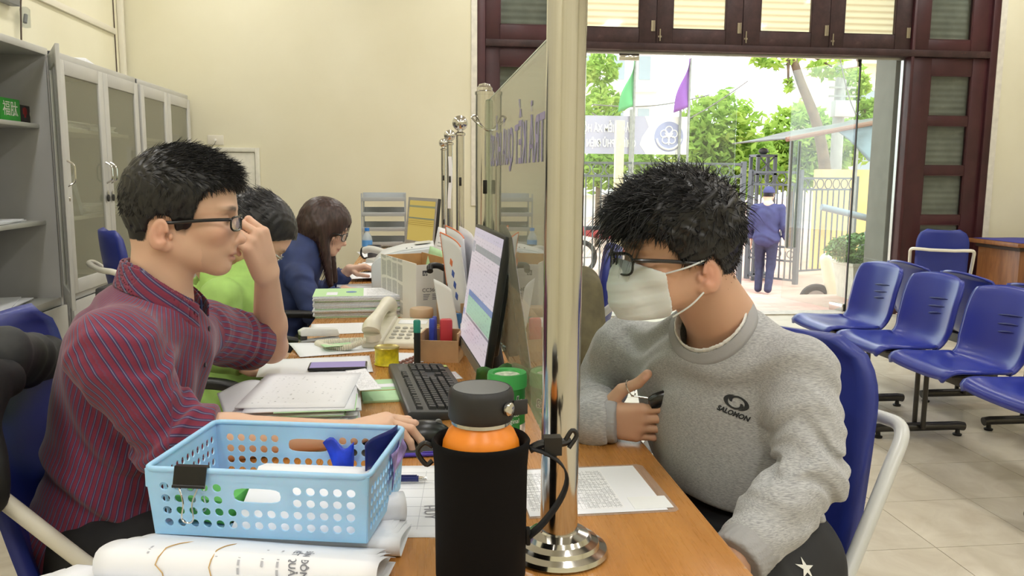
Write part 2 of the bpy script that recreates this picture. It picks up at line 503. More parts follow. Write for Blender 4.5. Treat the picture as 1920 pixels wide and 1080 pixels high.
def corrugated(mb, x0, x1, z0, z1, y, pitch, amp):
    n = max(6, int((z1-z0)/pitch*8))
    return mb.grid(lambda u, w: (x0+(x1-x0)*u, y+amp*math.sin(2*PI*(z0+(z1-z0)*w)/pitch), z0+(z1-z0)*w), 1, n)
def leaf(name, label, x0, x1, z0, z1, panes, mat, screen, y0=7.215, th=0.05, pitch=0.055, parent_kind=True):
    """timber leaf with glazed openings; panes = [(x0,x1,z0,z1)]"""
    d = thing(name, None, None, (x0, y0, z0))
    d['kind'] = 'structure'
    W, H = x1-x0, z1-z0
    ps = [(a-x0, b-x0, c-z0, e-z0) for a, b, c, e in panes]
    px0, px1 = ps[0][0], ps[0][1]
    for nm, a, b in (('stile', 0, px0), ('stile', px1, W)):
        MB().bb(a, b, 0, th, 0, H).build(nm, mat, d, bevel=0.004)
    zs = sorted((p[2], p[3]) for p in ps)
    prev = 0
    for (c, e) in zs+[(H, H)]:
        if c-prev > 0.004: MB().bb(px0, px1, 0.004, th-0.004, prev, c).build('rail', mat, d, bevel=0.003)
        prev = e
    for a, b, c, e in ps:
        p = MB().bb(a-0.004, b+0.004, 0.022, 0.027, c-0.004, e+0.004).build('pane', pane_dark, d)
        bd = MB()
        for q in ((a, b, c, c+0.008), (a, b, e-0.008, e), (a, a+0.008, c, e), (b-0.008, b, c, e)):
            bd.bb(q[0], q[1], 0.004, 0.021, q[2], q[3])
        bd.build('bead', mat, d)
        corrugated(MB(), a-0.03, b+0.03, c-0.02, e+0.02, th+0.012, pitch, 0.008 if screen is not grey_screen else 0.003).build('louvre_screen', screen, d, smooth=True)
    return d
cream = MATS['cream_screen']
# frame
fr = thing('door_1', None, None, (0, 0, 0)); fr['kind'] = 'structure'
MB().bb(DX0, DX0+0.07, 7.19, 7.33, 0, DZ1).build('frame_post', timber, fr, bevel=0.005)
MB().bb(DX1-0.07, DX1, 7.19, 7.33, 0, DZ1).build('frame_post', timber, fr, bevel=0.005)
MB().bb(DX0, DX1, 7.19, 7.33, DZ1-0.06, DZ1).build('frame_head', timber, fr, bevel=0.005)
MB().bb(DX0+0.07, DX1-0.07, 7.185, 7.33, 2.345, 2.405).build('transom_beam', worn, fr, bevel=0.006)
MB().bb(4.405, 4.435, 7.19, 7.32, 0, DZ1-0.06).build('frame_mullion', timber, fr, bevel=0.004)
MB().bb(1.255, 1.285, 7.19, 7.32, 0, DZ1-0.06).build('frame_mullion', timber, fr, bevel=0.004)
ZT0, ZT1 = 2.407, DZ1-0.062
leaf('window_1', '', DX0+0.072, 1.253, ZT0, ZT1, [(0.695, 1.115, 2.53, 2.95)], timber, grey_screen)
bx = [1.287, 2.056, 2.83, 3.632, 4.403]
pn = [(1.44, 1.905), (2.20, 2.679), (2.99, 3.464), (3.765, 4.25)]
for k in range(4):
    wleaf = leaf('window_%d' % (k+2), '', bx[k]+0.002, bx[k+1]-0.002, ZT0, ZT1, [(pn[k][0], pn[k][1], 2.53, 2.96)], worn, cream)
    hb = MB(); x = bx[k+1]-bx[k]-0.03
    hb.bb(x-0.02, x+0.006, -0.006, 0.0, 0.10, 0.19); hb.tube([(x+0.008, -0.008, 0.1), (x+0.008, -0.008, 0.19)], 0.006, 8)
    hb.build('hinge', M('old_brass', (150, 140, 118), 0.4, 0.8), wleaf)
    MB().tube([(0.03, -0.008, 0.02), (0.03, -0.008, 0.12)], 0.006, 8).bb(0.015, 0.045, -0.005, 0, 0.05, 0.065).build('bolt', MATS['old_brass'], wleaf)
leaf('window_6', '', 4.437, DX1-0.072, ZT0, ZT1, [(4.576, 4.986, 2.50, 2.95)], timber, grey_screen)
rp = [(4.62, 5.02, a, b) for a, b in ((1.825, 2.19), (1.377, 1.744), (0.922, 1.295), (0.469, 0.838))]
leaf('door_2', '', 4.437, DX1-0.072, 0.004, 2.343, rp, timber, grey_screen)
lp = [(0.69, 1.09, a, b) for a, b in ((1.825, 2.19), (1.377, 1.744), (0.922, 1.295), (0.469, 0.838))]
leaf('door_3', '', DX0+0.072, 1.253, 0.004, 2.343, lp, timber, grey_screen)
# frameless glass screen and doors
dg = glassy('door_glass', (244, 250, 247), 1.5, 0.0, haze=0.045, hazecol=(235, 238, 235))
alu = M('aluminium', (190, 190, 188), 0.3, 0.9)
g = thing('door_4', None, None, (0, 0, 0)); g['kind'] = 'structure'
MB().bb(1.287, 2.846, 7.30, 7.312, 0.01, 2.335).build('glass_panel', dg, g)
MB().bb(4.0, 4.39, 7.30, 7.312, 0.01, 2.335).build('glass_panel', dg, g)
MB().bb(1.287, 4.403, 7.285, 7.327, 2.325, 2.345).build('head_channel', alu, g)
MB().bb(4.392, 4.403, 7.285, 7.327, 0, 2.33).build('side_channel', alu, g)
MB().bb(3.985, 3.995, 7.296, 7.316, 0.0, 2.33).build('edge_seal', M('dark_seal', (40, 42, 42), 0.5), g)
MB().bb(1.75, 1.93, 7.285, 7.327, 2.27, 2.325).build('patch_fitting', steel, g, bevel=0.004)
# open leaf swung out to the street
lf = thing('door_5', None, None, (3.975, 7.306, 0)); lf['kind'] = 'structure'
lf.rotation_euler = (0, 0, math.radians(180-74))
MB().bb(0.01, 0.86, -0.006, 0.006, 0.02, 2.32).build('glass_leaf', dg, lf)
MB().bb(0.0, 0.17, -0.018, 0.018, 2.26, 2.325).build('patch_fitting', steel, lf, bevel=0.004)
MB().bb(0.0, 0.17, -0.018, 0.018, 0.005, 0.08).build('patch_fitting', steel, lf, bevel=0.004)
for s in (-0.05, 0.05):
    MB().tube([(0.77, s, 0.55), (0.77, s, 1.62)], 0.017, 12).build('pull_handle', M('brushed_grey', (128, 132, 130), 0.4, 0.6), lf, smooth=True)
MB().bb(1.287, 4.403, 7.2, 7.4, -0.02, 0.012).build('threshold', M('threshold_stone', (170, 164, 150), 0.5, var=0.08), g)

# ------------------------------------------------------------------ services on the walls
pvc = M('cream_plastic', (226, 221, 205), 0.5)
o = MB().bb(XL+0.002, XL+0.045, YB-0.075, YB-0.03, 0.0, ZC).build('cable_conduit', pvc, bevel=0.004)
tag(o, 'square cream cable conduit running up the corner behind the cabinets', 'conduit')
o = MB().bb(XL+0.001, XL+0.02, 3.2, YB-0.16, 2.34, 2.385).build('cable_trunking', pvc, bevel=0.003)
tag(o, 'flat cream trunking running along the left wall above the cabinets', 'conduit')
o = MB().tube([(XL+0.006, YB-0.155, 1.9), (XL+0.006, YB-0.155, ZC)], 0.004, 6).build('wall_cable', M('dark_cable', (70, 55, 45), 0.6))
tag(o, 'thin dark cable dropping beside the corner conduit on the left wall', 'cable')
sk = thing('wall_socket', 'small white wall outlet plate above the access panel', 'socket', (-1.672, YB, 1.535))
MB().bb(-0.065, 0.065, -0.012, 0, -0.04, 0.04).build('plate', pvc, sk, bevel=0.004)
MB().lathe([(0.0, 0), (0.011, 0), (0.009, 0.01), (0.0, 0.012)], (0.0, -0.012, 0), 16, rotm(PI/2)).build('button', M('knob_white', (245, 243, 235), 0.4), sk, smooth=True)
ap = thing('access_panel', 'pale flush access panel door set in the yellow back wall', 'wall panel', (-1.56, YB, 0.55))
pp = M('panel_paint', (222, 220, 206), 0.55, var=0.03)
MB().bb(-0.2, 0.2, -0.015, -0.0005, 0.02, 0.885).build('panel', pp, ap, bevel=0.003)
fm = MB(); fm.bb(-0.24, -0.204, -0.028, 0, -0.02, 0.925); fm.bb(0.204, 0.24, -0.028, 0, -0.02, 0.925); fm.bb(-0.204, 0.204, -0.028, 0, 0.889, 0.925); fm.bb(-0.204, 0.204, -0.028, 0, -0.02, 0.016)
fm.build('panel_frame', pp, ap, bevel=0.003)
pb = at(41, 38, 4.9)
cj = thing('cable_joint', 'clear plastic cable joint hanging on dark wire above the open cabinet', 'cable joint', atx(42, 42, XL+0.03))
MB().tube([(0, 0, 0.35), (0.004, 0.01, 0.2), (0, -0.006, 0.1), (0.002, -0.03, -0.06), (0, -0.045, -0.24)], 0.005, 8).build('wire', MATS['dark_cable'], cj, smooth=True)
MB().lathe([(0.0, -0.06), (0.026, -0.055), (0.028, 0.05), (0.016, 0.062), (0, 0.064)], (0.01, 0.02, 0.03), 16).build('jar', glassy('clear_plastic', (235, 238, 238), 1.45, 0.08, 0.12), cj, smooth=True)
MB().tube([(0.01, 0.01, 0.0), (0.01, 0.03, 0.05)], 0.012, 8).build('connector', M('grey_plastic', (120, 122, 122), 0.5), cj)
o = MB().bb(XL+0.002, XL+0.06, atx(18, 5, XL).y-0.5, atx(18, 5, XL).y, atx(18, 12, XL).z, atx(18, 12, XL).z+0.2).build('wall_box', MATS['grey_plastic'], bevel=0.006)
tag(o, 'grey box fixed on the left wall at the top corner of the photo', 'box')
# ================================================================== filing cabinets
cab_grey = M('cabinet_grey', (186, 186, 186), 0.45, 0.0, var=0.03, vscale=3)
cab_lite = M('cabinet_face', (198, 198, 194), 0.42, var=0.03, vscale=3)
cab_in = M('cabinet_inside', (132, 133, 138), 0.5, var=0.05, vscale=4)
cab_glass = glassy('cabinet_glass', (240, 242, 234), 1.5, 0.0, haze=0.16, hazecol=(206, 204, 188))
CX0, CX1, CH = -2.36, -1.86, 1.886
def cab_door(parent, y0, y1, z0, z1, glazed, hinge_y, ang, handle_side):
    d = bpy.data.objects.new('door', None); COL.objects.link(d); d.parent = parent
    d.location = (CX1-CX0, hinge_y, 0); d.rotation_euler = (0, 0, ang)
    a, b = y0-hinge_y, y1-hinge_y
    T = 0.02
    if glazed:
        fr = MB(); w = 0.075
        fr.bb(0.002, T, a, a+w, z0, z1); fr.bb(0.002, T, b-w, b, z0, z1); fr.bb(0.002, T, a+w, b-w, z1-w, z1); fr.bb(0.002, T, a+w, b-w, z0, z0+w)
        fr.build('door_frame', cab_lite, d, bevel=0.003)
        MB().bb(0.008, 0.012, a+w-0.005, b-w+0.005, z0+w-0.005, z1-w+0.005).build('pane', cab_glass, d)
    else:
        MB().bb(0.002, T, a, b, z0, z1).build('door_panel', cab_lite, d, bevel=0.003)
        v = MB()
        for k in range(5):
            v.bb(T, T+0.001, (a+b)/2-0.03+0.012*k, (a+b)/2-0.024+0.012*k, z1-0.12, z1-0.07)
        v.build('vent_slots', cab_in, d)
    hy = (b-0.035 if handle_side > 0 else a+0.035)
    zc = (z0+z1)/2+0.03 if glazed else z1-0.12
    MB().tube(spline([(T, hy, zc-0.06), (T+0.03, hy, zc-0.04), (T+0.034, hy, zc), (T+0.03, hy, zc+0.04), (T, hy, zc+0.06)], 4), 0.005, 8).build('handle', steel, d, smooth=True)
    if glazed:
        MB().lathe([(0, 0), (0.011, 0), (0.011, 0.008), (0, 0.009)], (T, hy, zc-0.12), 14, rotm(0, PI/2)).build('lock', steel, d, smooth=True)
    return d
def cabinet(y0, label, doors, W=1.2):
    c = thing('filing_cabinet', label, 'cabinet', (CX0, y0, 0), 0, 'grey steel filing cabinets along the left wall')
    Dp = CX1-CX0
    for a in (0, W-0.022): MB().bb(0, Dp, a, a+0.022, 0, CH).build('side_panel', cab_grey, c, bevel=0.002)
    MB().bb(0, Dp+0.004, 0, W, CH-0.035, CH).build('top_panel', cab_lite, c, bevel=0.003)
    MB().bb(0.0, 0.01, 0.02, W-0.02, 0.05, CH-0.035).build('back_panel', cab_in if y0 < 4 else M('cabinet_inside_lit', (190, 190, 180), 0.5), c)  # glazed cabinets: back coloured paler in place of light reaching the inside
    MB().bb(0, Dp-0.01, 0.022, W-0.022, 0.0, 0.08).build('plinth', cab_grey, c)
    MB().bb(0.01, Dp-0.004, 0.022, W-0.022, 0.58, 0.62).build('middle_panel', cab_lite, c, bevel=0.002)
    for z in (0.34, 1.0, 1.488):
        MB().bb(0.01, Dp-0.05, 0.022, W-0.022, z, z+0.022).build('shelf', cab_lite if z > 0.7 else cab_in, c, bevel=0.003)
    m = W/2
    for (i, ang) in enumerate(doors):
        a, b = (0.006, m-0.002) if i == 0 else (m+0.002, W-0.006)
        cab_door(c, a, b, 0.62, CH-0.037, True, a if i == 0 else b, ang, 1 if i == 0 else -1)
        cab_door(c, a, b, 0.085, 0.58, False, a if i == 0 else b, 0, 1 if i == 0 else -1)
    return c
c1 = cabinet(3.48, 'grey steel filing cabinet standing open, nearest to the camera', (math.radians(-172), math.radians(26)), W=1.05)
c2 = cabinet(4.60, 'grey glass-door filing cabinet with keys hanging in its locks, middle of the row', (0, 0), W=1.24)
c3 = cabinet(5.88, 'grey glass-door filing cabinet in the corner, farthest of the row', (0, 0), W=1.22)
# keys hanging from the locks of the middle cabinet
for hy in (4.60+0.6-0.02, 4.60+0.66):
    k = thing('key_ring', 'black-headed key hanging from the %s door lock of the middle cabinet' % ('nearer' if hy < 5.2 else 'farther'), 'key', (CX1+0.03, hy-0.015, 1.165), 0, 'cabinet keys')
    MB().tube([(0, 0, 0.0), (0.002, 0, -0.03)], 0.0015, 6).build('ring', steel, k)
    MB().lathe([(0, -0.07), (0.016, -0.065), (0.02, -0.045), (0.014, -0.03), (0, -0.027)], (0.002, 0, 0), 14, None, 0.35, 1).build('key_head', M('black_plastic', (24, 24, 26), 0.4), k, smooth=True)
# things on the shelves
def slab_stack(name, label, cat, loc, w, d, n, mat, group=None, rotz=0, step=0.004):
    t = thing(name, label, cat, loc, rotz, group)
    for i in range(n):
        a = random.uniform(-0.12, 0.12); ox, oy = random.uniform(-.012, .012), random.uniform(-.012, .012)
        MB().box((ox, oy, step*(i+0.5)), (d*random.uniform(.95, 1), w*random.uniform(.95, 1), step*0.85), rotm(0, 0, a)).build('sheet_bundle', mat, t)
    return t
white_paper = M('white_paper', (238, 240, 246), 0.7, var=0.015, vscale=8)
slab_stack('paper_pile', 'loose white papers on the bottom shelf of the open cabinet', 'papers', (-2.05, 4.12, 0.622), 0.5, 0.28, 5, white_paper, rotz=0.2)
slab_stack('paper_pile', 'thin white folder on the middle shelf of the open cabinet', 'papers', (-2.05, 4.18, 1.022), 0.34, 0.24, 4, white_paper, rotz=0.1)
b = thing('storage_box', 'bright green printed box on the upper shelf of the open cabinet', 'box', (-2.0, atx(-4, 225, -2.0).y, 1.512))
MB().bb(-0.06, 0.06, -0.10, 0.10, 0, 0.105).build('carton', M('green_carton', (44, 160, 52), 0.5, var=0.05), b, bevel=0.002)
text_mesh('lettering', '福肽', 0.075, M('print_white', (240, 240, 235), 0.6), b, frame4((0.0605, -0.0, 0.052), (0, 1, 0), (0, 0, 1)))
b = thing('storage_box', 'black box with red marks beside the green box in the open cabinet', 'box', (-2.0, atx(-4, 225, -2.0).y+0.19, 1.512), 0.05)
MB().bb(-0.05, 0.05, -0.082, 0.082, 0, 0.085).build('carton', M('black_carton', (34, 28, 30), 0.5), b, bevel=0.002)
MB().bb(0.05, 0.0505, -0.05, 0.0, 0.04, 0.07).bb(0.05, 0.0505, -0.035, -0.012, 0.025, 0.075).build('red_print', M('print_red', (150, 30, 35), 0.6), b)
MB().lathe([(0, 0), (0.022, 0), (0.022, 0.001), (0, 0.001)], (0.05, 0.055, 0.045), 16, rotm(0, PI/2)).build('white_print', MATS['print_white'], b)
o = MB().bb(-2.352, -2.348, 3.9, 4.02, 1.72, 1.745).build('shelf_sticker', M('sticker_blue', (60, 70, 130), 0.5)); tag(o, 'small blue sticker on the inner back of the open cabinet', 'sticker')
# contents behind the glass doors
for (y, z, w, lab) in ((4.95, 1.512, 0.5, 'white papers on the upper shelf behind the middle cabinet glass'), (5.45, 1.512, 0.36, 'white papers on the upper right shelf of the middle cabinet'), (4.98, 0.622, 0.4, 'grey folders on the low shelf behind the middle cabinet glass')):
    slab_stack('paper_pile', lab, 'papers', (-2.08, y, z), w, 0.3, 5, white_paper if z > 1 else M('grey_folder', (120, 122, 126), 0.6), step=0.008)
o = MB().box((0, 0, 0.11), (0.26, 0.05, 0.24), rotm(0.5)).build('file_binder', M('binder_blue_grey', (168, 176, 192), 0.55, var=0.08)); o.location = (-2.05, 4.95, 1.03); tag(o, 'pale blue binder leaning on the middle shelf of the middle cabinet', 'binder')
slab_stack('paper_pile', 'loose papers beside the leaning binder in the middle cabinet', 'papers', (-2.05, 5.3, 1.022), 0.5, 0.3, 9, white_paper, step=0.006)
o = MB().lathe([(0, 0), (0.10, 0), (0.11, 0.1), (0.1, 0.2), (0.05, 0.24), (0, 0.25)], (0, 0, 0), 20).build('red_bag', M('salmon_bag', (196, 110, 90), 0.6, var=0.15), smooth=True); o.location = (-2.05, 6.22, 1.512); tag(o, 'salmon red bag on the upper shelf behind the corner cabinet glass', 'bag')
o = MB().box((0, 0, 0.02), (0.3, 0.4, 0.04), rotm(0, 0, 0.2)).build('paper_parcel', white_paper, bevel=0.008); o.location = (-2.1, 5.35, CH); tag(o, 'crumpled white packet lying on top of the middle cabinet', 'packet')
o = MB().bb(-0.05, 0.05, -0.04, 0.04, 0, 0.035).build('black_adapter', M('dark_plastic', (46, 46, 48), 0.5), bevel=0.004); o.location = (-2.2, 5.72, CH); tag(o, 'small dark adapter on top of the middle cabinet', 'adapter')
o = MB().bb(0, 0.001, -0.02, 0.02, -0.015, 0.015).build('cabinet_label', M('label_white', (226, 226, 238), 0.5)); o.location = (CX1+0.0045, 4.64, CH-0.017); tag(o, 'small white label at the top corner of the middle cabinet', 'label')

# ================================================================== desks
t = NT('desk_wood'); t.setp(rough=0.3, spec=0.45)
v = t.coords('Object', (9, 0.7, 9)); n1 = t.noise(v, 3.2, 6, 0.62, 0.6)
v2 = t.coords('Object', (60, 2.5, 60)); n2 = t.noise(v2, 3.0, 3, 0.6)
c = t.ramp(n1, [(0.25, (166, 112, 54)), (0.5, (180, 124, 62)), (0.78, (192, 136, 72))])
c = t.mix(t.math('MULTIPLY', t.math('GREATER_THAN', n2, 0.62), 0.10), c, (226, 178, 112))
sc = t.math('GREATER_THAN', t.noise(t.coords('Object'), 11, 2, 0.4), 0.755)
c = t.mix(t.math('MULTIPLY', sc, 0.35), c, (196, 186, 178))
t.base(c); t.link(t.math('ADD', t.math('MULTIPLY', n2, 0.12), 0.22), t.b.inputs['Roughness']); t.bump(n2, 0.08, 0.0006)
wood = MATS['desk_wood']
DZ = 0.75
def desk(y0, y1, label):
    d = thing('office_desk', label, 'desk', (0.03, (y0+y1)/2, 0), 0, 'row of wooden office desks')
    L = (y1-y0)/2-0.003; x0, x1 = -0.413, 0.413
    MB().bb(x0, x1, -L, L, DZ-0.03, DZ).build('desktop', wood, d, bevel=0.006, bseg=3)
    for s in (-1, 1):
        MB().bb(x0+0.05, x1-0.05, s*(L-0.03)-0.012, s*(L-0.03)+0.012, 0.0, DZ-0.03).build('side_panel', wood, d, bevel=0.002)
    MB().bb(x1-0.16, x1-0.14, -L+0.05, L-0.05, 0.12, DZ-0.03).build('modesty_panel', wood, d, bevel=0.002)
    return d
desk(0.55, 2.42, 'orange-brown wooden desk in front between the two men')
desk(2.42, 4.55, 'wooden desk with the carton and booklets, second in the row')
desk(4.55, 6.75, 'wooden desk with letter trays, farthest in the row')

# ================================================================== stainless posts and glass screen
PX = 0.192
def post(y, r, top, label, style, clip_z=None):
    p = thing('steel_post', label, 'post', (PX, y, DZ), 0, 'stainless posts along the desks')
    MB().tube([(0, 0, 0.012), (0, 0, top-DZ)], r, 28).build('tube', steel, p, smooth=True)
    MB().lathe([(0.066, 0), (0.070, 0.004), (0.068, 0.010), (0.058, 0.014), (0.056, 0.02), (0.046, 0.024), (0.042, 0.030), (r+0.002, 0.034), (r, 0.036)] if r > 0.022 else
               [(0.05, 0), (0.05, 0.006), (0.035, 0.014), (r, 0.02)], (0, 0, 0), 40).build('base_flange', steel, p, smooth=True, angle=25)
    if style == 'ball':
        MB().lathe([(r, 0), (r+0.006, 0.004), (r+0.006, 0.012), (r*0.7, 0.02), (r*0.6, 0.03)], (0, 0, top-DZ-0.01), 24).build('collar', steel, p, smooth=True)
        R = 0.036
        MB().lathe([(R*math.sin(a), -R*math.cos(a)) for a in [PI*i/14 for i in range(15)]], (0, 0, top-DZ+0.048), 24).build('ball', steel, p, smooth=True)
    elif style == 'cap':
        MB().lathe([(r+0.002, 0), (r+0.002, 0.008), (r*0.88, 0.012), (r*0.86, 0.02), (r*0.66, 0.026), (r*0.62, 0.03), (0, 0.034)], (0, 0, top-DZ), 28).build('cap', steel, p, smooth=True, angle=25)
    for z in ((1.24, 0.9) if style != 'none' else ()):
        MB().bb(-0.006, 0.006, -r-0.006, -r+0.004, z-DZ-0.02, z-DZ+0.02).build('glass_clamp', M('dark_metal', (52, 50, 48), 0.4, 0.7), p, bevel=0.002)
    return p
post(1.092, 0.0262, 2.0, 'tall polished steel post beside the black water bottle, nearest', 'none')
post(2.45, 0.0262, 1.505, 'steel post with stepped flat cap holding the far edge of the glass', 'cap')
post(3.9, 0.019, 1.46, 'ball-topped steel post, nearest of the three ball-topped ones', 'ball')
post(5.2, 0.019, 1.46, 'ball-topped steel post with white paper strip, second of three', 'ball')
post(6.5, 0.019, 1.46, 'ball-topped steel post farthest down the desk row', 'ball')
o = MB().tube(spline([(0.042, 0, 0), (0.0, 0.042, 0.0), (-0.042, 0.0, 0.0), (0, -0.042, 0)], 6, True), 0.003, 8, closed=True).build('wire_hoop', steel, smooth=True)
o.location = (PX, 2.45, 1.425); o.rotation_euler = (0.55, 0.35, 0.3); tag(o, 'thin wire hoop hanging around the flat-capped steel post', 'hoop')
o = MB().grid(lambda u, w: (0.022*(u-0.5)+0.004*math.sin(w*5), -0.02, -0.32*w), 3, 10).build('paper_strip', white_paper, solid=0.001); o.location = (PX, 5.2, 1.38); tag(o, 'narrow white paper strip taped to the second ball-topped post', 'paper')
scr_glass = glassy('screen_glass', (232, 240, 236), 1.7, 0.0, haze=0.13, hazecol=(232, 230, 208))  # cream haze mixed into the pane stands in for the bright wall reflection
gp = thing('glass_screen', 'clear glass counter screen with mirrored violet lettering between two posts', 'glass screen', (PX+0.016, 1.12, 0.845))
MB().bb(-0.004, 0.004, 0.0, 1.305, 0, 0.645).build('glass_pane', scr_glass, gp)
violet = M('violet_vinyl', (150, 144, 182), 0.6)
# lettering faces the customers, so it reads mirrored from the office side
text_mesh('lettering', 'TRẢ KẾT QUẢ HỒ SƠ', 0.115, violet, gp, frame4((-0.0052, 0.74, 0.49), (0, 1, 0), (0, 0, 1)), ext=0.0002, xs=0.92, off=0.001)
MB().tube([(-0.0052, 0.10+0.05*math.cos(a), 0.40+0.14*math.sin(a)) for a in [PI*0.6+i*0.1 for i in range(20)]], 0.002, 6).build('lettering_ring', violet, gp)
MB().bb(-0.005, 0.005, -0.001, 1.306, 0.644, 0.646).build('polished_edge', M('glass_edge', (205, 225, 215), 0.1), gp)
def binder_clip(name, label, loc, rot, w=0.05, scale=1.0, both=True):
    c = thing(name, label, 'clip', loc, rot=rot)
    bk = M('clip_black', (22, 22, 24), 0.35, 0.3)
    s = scale
    pr = [(-0.012, 0.0), (-0.004, 0.024), (0.004, 0.024), (0.012, 0.0), (0.010, 0.0), (0.0032, 0.0222), (-0.0032, 0.0222), (-0.010, 0.0)]
    MB().prism([(x*s, z*s) for x, z in pr], 'y', -w/2, w/2).build('spring_body', bk, c)
    for sg in ((-1, 1) if both else (-1,)):
        MB().tube([(sg*0.012*s, -w/2, 0), (sg*0.012*s, w/2, 0)], 0.0022*s, 8).build('hinge_roll', bk, c)
        pts = [(sg*0.012*s, -w*0.30, 0.0), (sg*0.016*s, -w*0.14, -0.02*s), (sg*0.018*s, -w*0.18, -0.038*s), (sg*0.018*s, -w*0.10, -0.045*s), (sg*0.018*s, w*0.10, -0.045*s), (sg*0.018*s, w*0.18, -0.038*s), (sg*0.016*s, w*0.14, -0.02*s), (sg*0.012*s, w*0.30, 0.0)]
        MB().tube(spline(pts, 4), 0.0011*s, 6).build('wire_handle', steel, c, smooth=True)
    return c
binder_clip('binder_clip', 'black binder clip gripping the top of the glass beside the near post', (PX+0.016, 1.215, 1.475), (math.radians(180), 0, 0.0), 0.03, 1.15)
sg = thing('hanging_sheet', 'white plastic sleeve hung inside the glass by the binder clip', 'paper', (PX+0.0095, 1.215, 1.265))
MB().bb(-0.0012, 0.0, -0.05, 0.045, 0, 0.215).build('sleeve', glassy('sleeve_plastic', (245, 245, 248), 1.45, 0.1, 0.45, (235, 235, 238)), sg)
MB().bb(-0.0005, 0.001, -0.045, 0.035, 0.01, 0.08).build('printed_slip', white_paper, sg)
# ================================================================== seating
blue_pl = M('blue_plastic', (38, 52, 150), 0.28, 0.0, var=0.05, vscale=3, spec=0.5)
blue_vinyl = M('blue_vinyl', (34, 48, 132), 0.42, var=0.06, vscale=4, bump=0.08, bscale=900, bdist=0.0005)
dark_steel = M('dark_steel', (72, 70, 68), 0.35, 0.85)
tube_grey = M('grey_tube', (196, 198, 196), 0.3, spec=0.6)
tube_cream = M('cream_tube', (226, 222, 208), 0.35, spec=0.5)
# ---- moulded shell of the waiting benches: faces -X, front edge at x=0
_prof = spline([(0.0, 0, 0.395), (0.012, 0, 0.425), (0.06, 0, 0.436), (0.16, 0, 0.424), (0.27, 0, 0.416), (0.335, 0, 0.428), (0.375, 0, 0.47), (0.395, 0, 0.55), (0.415, 0, 0.65), (0.438, 0, 0.735), (0.452, 0, 0.772), (0.468, 0, 0.780)], 4)
_len = [0.0]
for i in range(1, len(_prof)): _len.append(_len[-1]+(_prof[i]-_prof[i-1]).length)
def _shell(u, w):
    s = u*_len[-1]; i = max(k for k in range(len(_len)) if _len[k] <= s+1e-9); i = min(i, len(_prof)-2)
    f = (s-_len[i])/max(1e-6, _len[i+1]-_len[i]); p = _prof[i].lerp(_prof[i+1], min(1, f))
    half = 0.232
    e = min(u, 0.35)/0.35
    if u < 0.12: half *= 0.86+0.14*math.sqrt(max(0, 1-((0.12-u)/0.12)**2))
    if 0.40 < u < 0.62: half *= 1-0.07*math.sin(PI*(u-0.40)/0.22)
    if u > 0.86: half *= 0.80+0.20*math.sqrt(max(0, 1-((u-0.86)/0.14)**2))
    y = (w*2-1); yy = half*y
    dish = 0.022*(abs(y)**3)
    if u < 0.45: q = Vector((0, 0, dish*(0.5+e)))
    else: q = Vector((-dish*1.6, 0, 0))
    lip = 0.0
    if abs(y) > 0.93: q = q+(Vector((0, 0, -0.012)) if u < 0.45 else Vector((0.014, 0, 0)))
    crown = -0.02*(abs(y)**2.2)*(max(0, u-0.8)/0.2)
    return p+Vector((0, yy, crown))+q
_shell_obj = MB().grid(_shell, 34, 20)
shell_me = None
def shell(parent, y):
    global shell_me
    if shell_me is None:
        o = _shell_obj.build('seat_shell', blue_pl, parent, smooth=True, solid=0.012, angle=180)
        shell_me = o.data
    else:
        o = bpy.data.objects.new('seat_shell', shell_me); COL.objects.link(o); o.parent = parent
        md = o.modifiers.new('solid', 'SOLIDIFY'); md.thickness = 0.012; md.offset = 0
    o.location = (0, y, 0)
    # three moulded slots in the backrest
    for k, (z, wd) in enumerate(((0.665, 0.15), (0.625, 0.13), (0.590, 0.10))):
        pts = [(0.399+0.2*(z-0.6)-0.006+0.0-0.012*abs((i/8)*2-1)**3*0, -0.05+wd*(i/8-0.5), z-0.012*(i/8)**1.5*1.0) for i in range(9)]
        MB().tube(pts, [0.0012, 0.003, 0.0042, 0.005, 0.005, 0.005, 0.0042, 0.003, 0.0012], 6).build('back_slot', M('slot_blue', (24, 34, 104), 0.4), o)
    MB().bb(0.10, 0.32, -0.12, 0.12, 0.392, 0.404).build('seat_bracket', dark_steel, o, bevel=0.002)
    return o
def bench(loc, rotz, n, label):
    b = thing('waiting_bench', label, 'bench', loc, rotz, 'blue waiting benches')
    Y = [0.525*(k-(n-1)/2) for k in range(n)]
    for y in Y: shell(b, y)
    MB().bb(0.18, 0.24, Y[0]-0.26, Y[-1]+0.26, 0.335, 0.39).build('beam', dark_steel, b, bevel=0.004)
    for y in (Y[0]+0.26, Y[-1]-0.26):
        MB().tube([(0.21, y-0.035, 0.05), (0.21, y-0.035, 0.34)], 0.012, 12).tube([(0.21, y+0.035, 0.05), (0.21, y+0.035, 0.34)], 0.012, 12).build('leg', dark_steel, b, smooth=True)
        MB().tube([(-0.03, y, 0.045), (0.0, y, 0.05), (0.42, y, 0.05), (0.45, y, 0.045)], 0.022, 14).build('foot_bar', dark_steel, b, smooth=True)
        for x in (0.0, 0.42): MB().lathe([(0, 0), (0.02, 0), (0.022, 0.008), (0.012, 0.012), (0.01, 0.03), (0, 0.03)], (x, y, 0), 14).build('levelling_foot', M('black_rubber', (20, 20, 20), 0.6), b, smooth=True)
    return b
bench((2.245, 3.985, 0), 0, 3, 'row of three blue moulded plastic seats on a steel beam facing the desks')
bench((2.245, 2.40, 0), 0, 3, 'blue bench with only its nearest seat front showing at the right edge')
bench((3.30, 4.05, 0), PI, 3, 'blue bench standing back to back behind the front seat row')

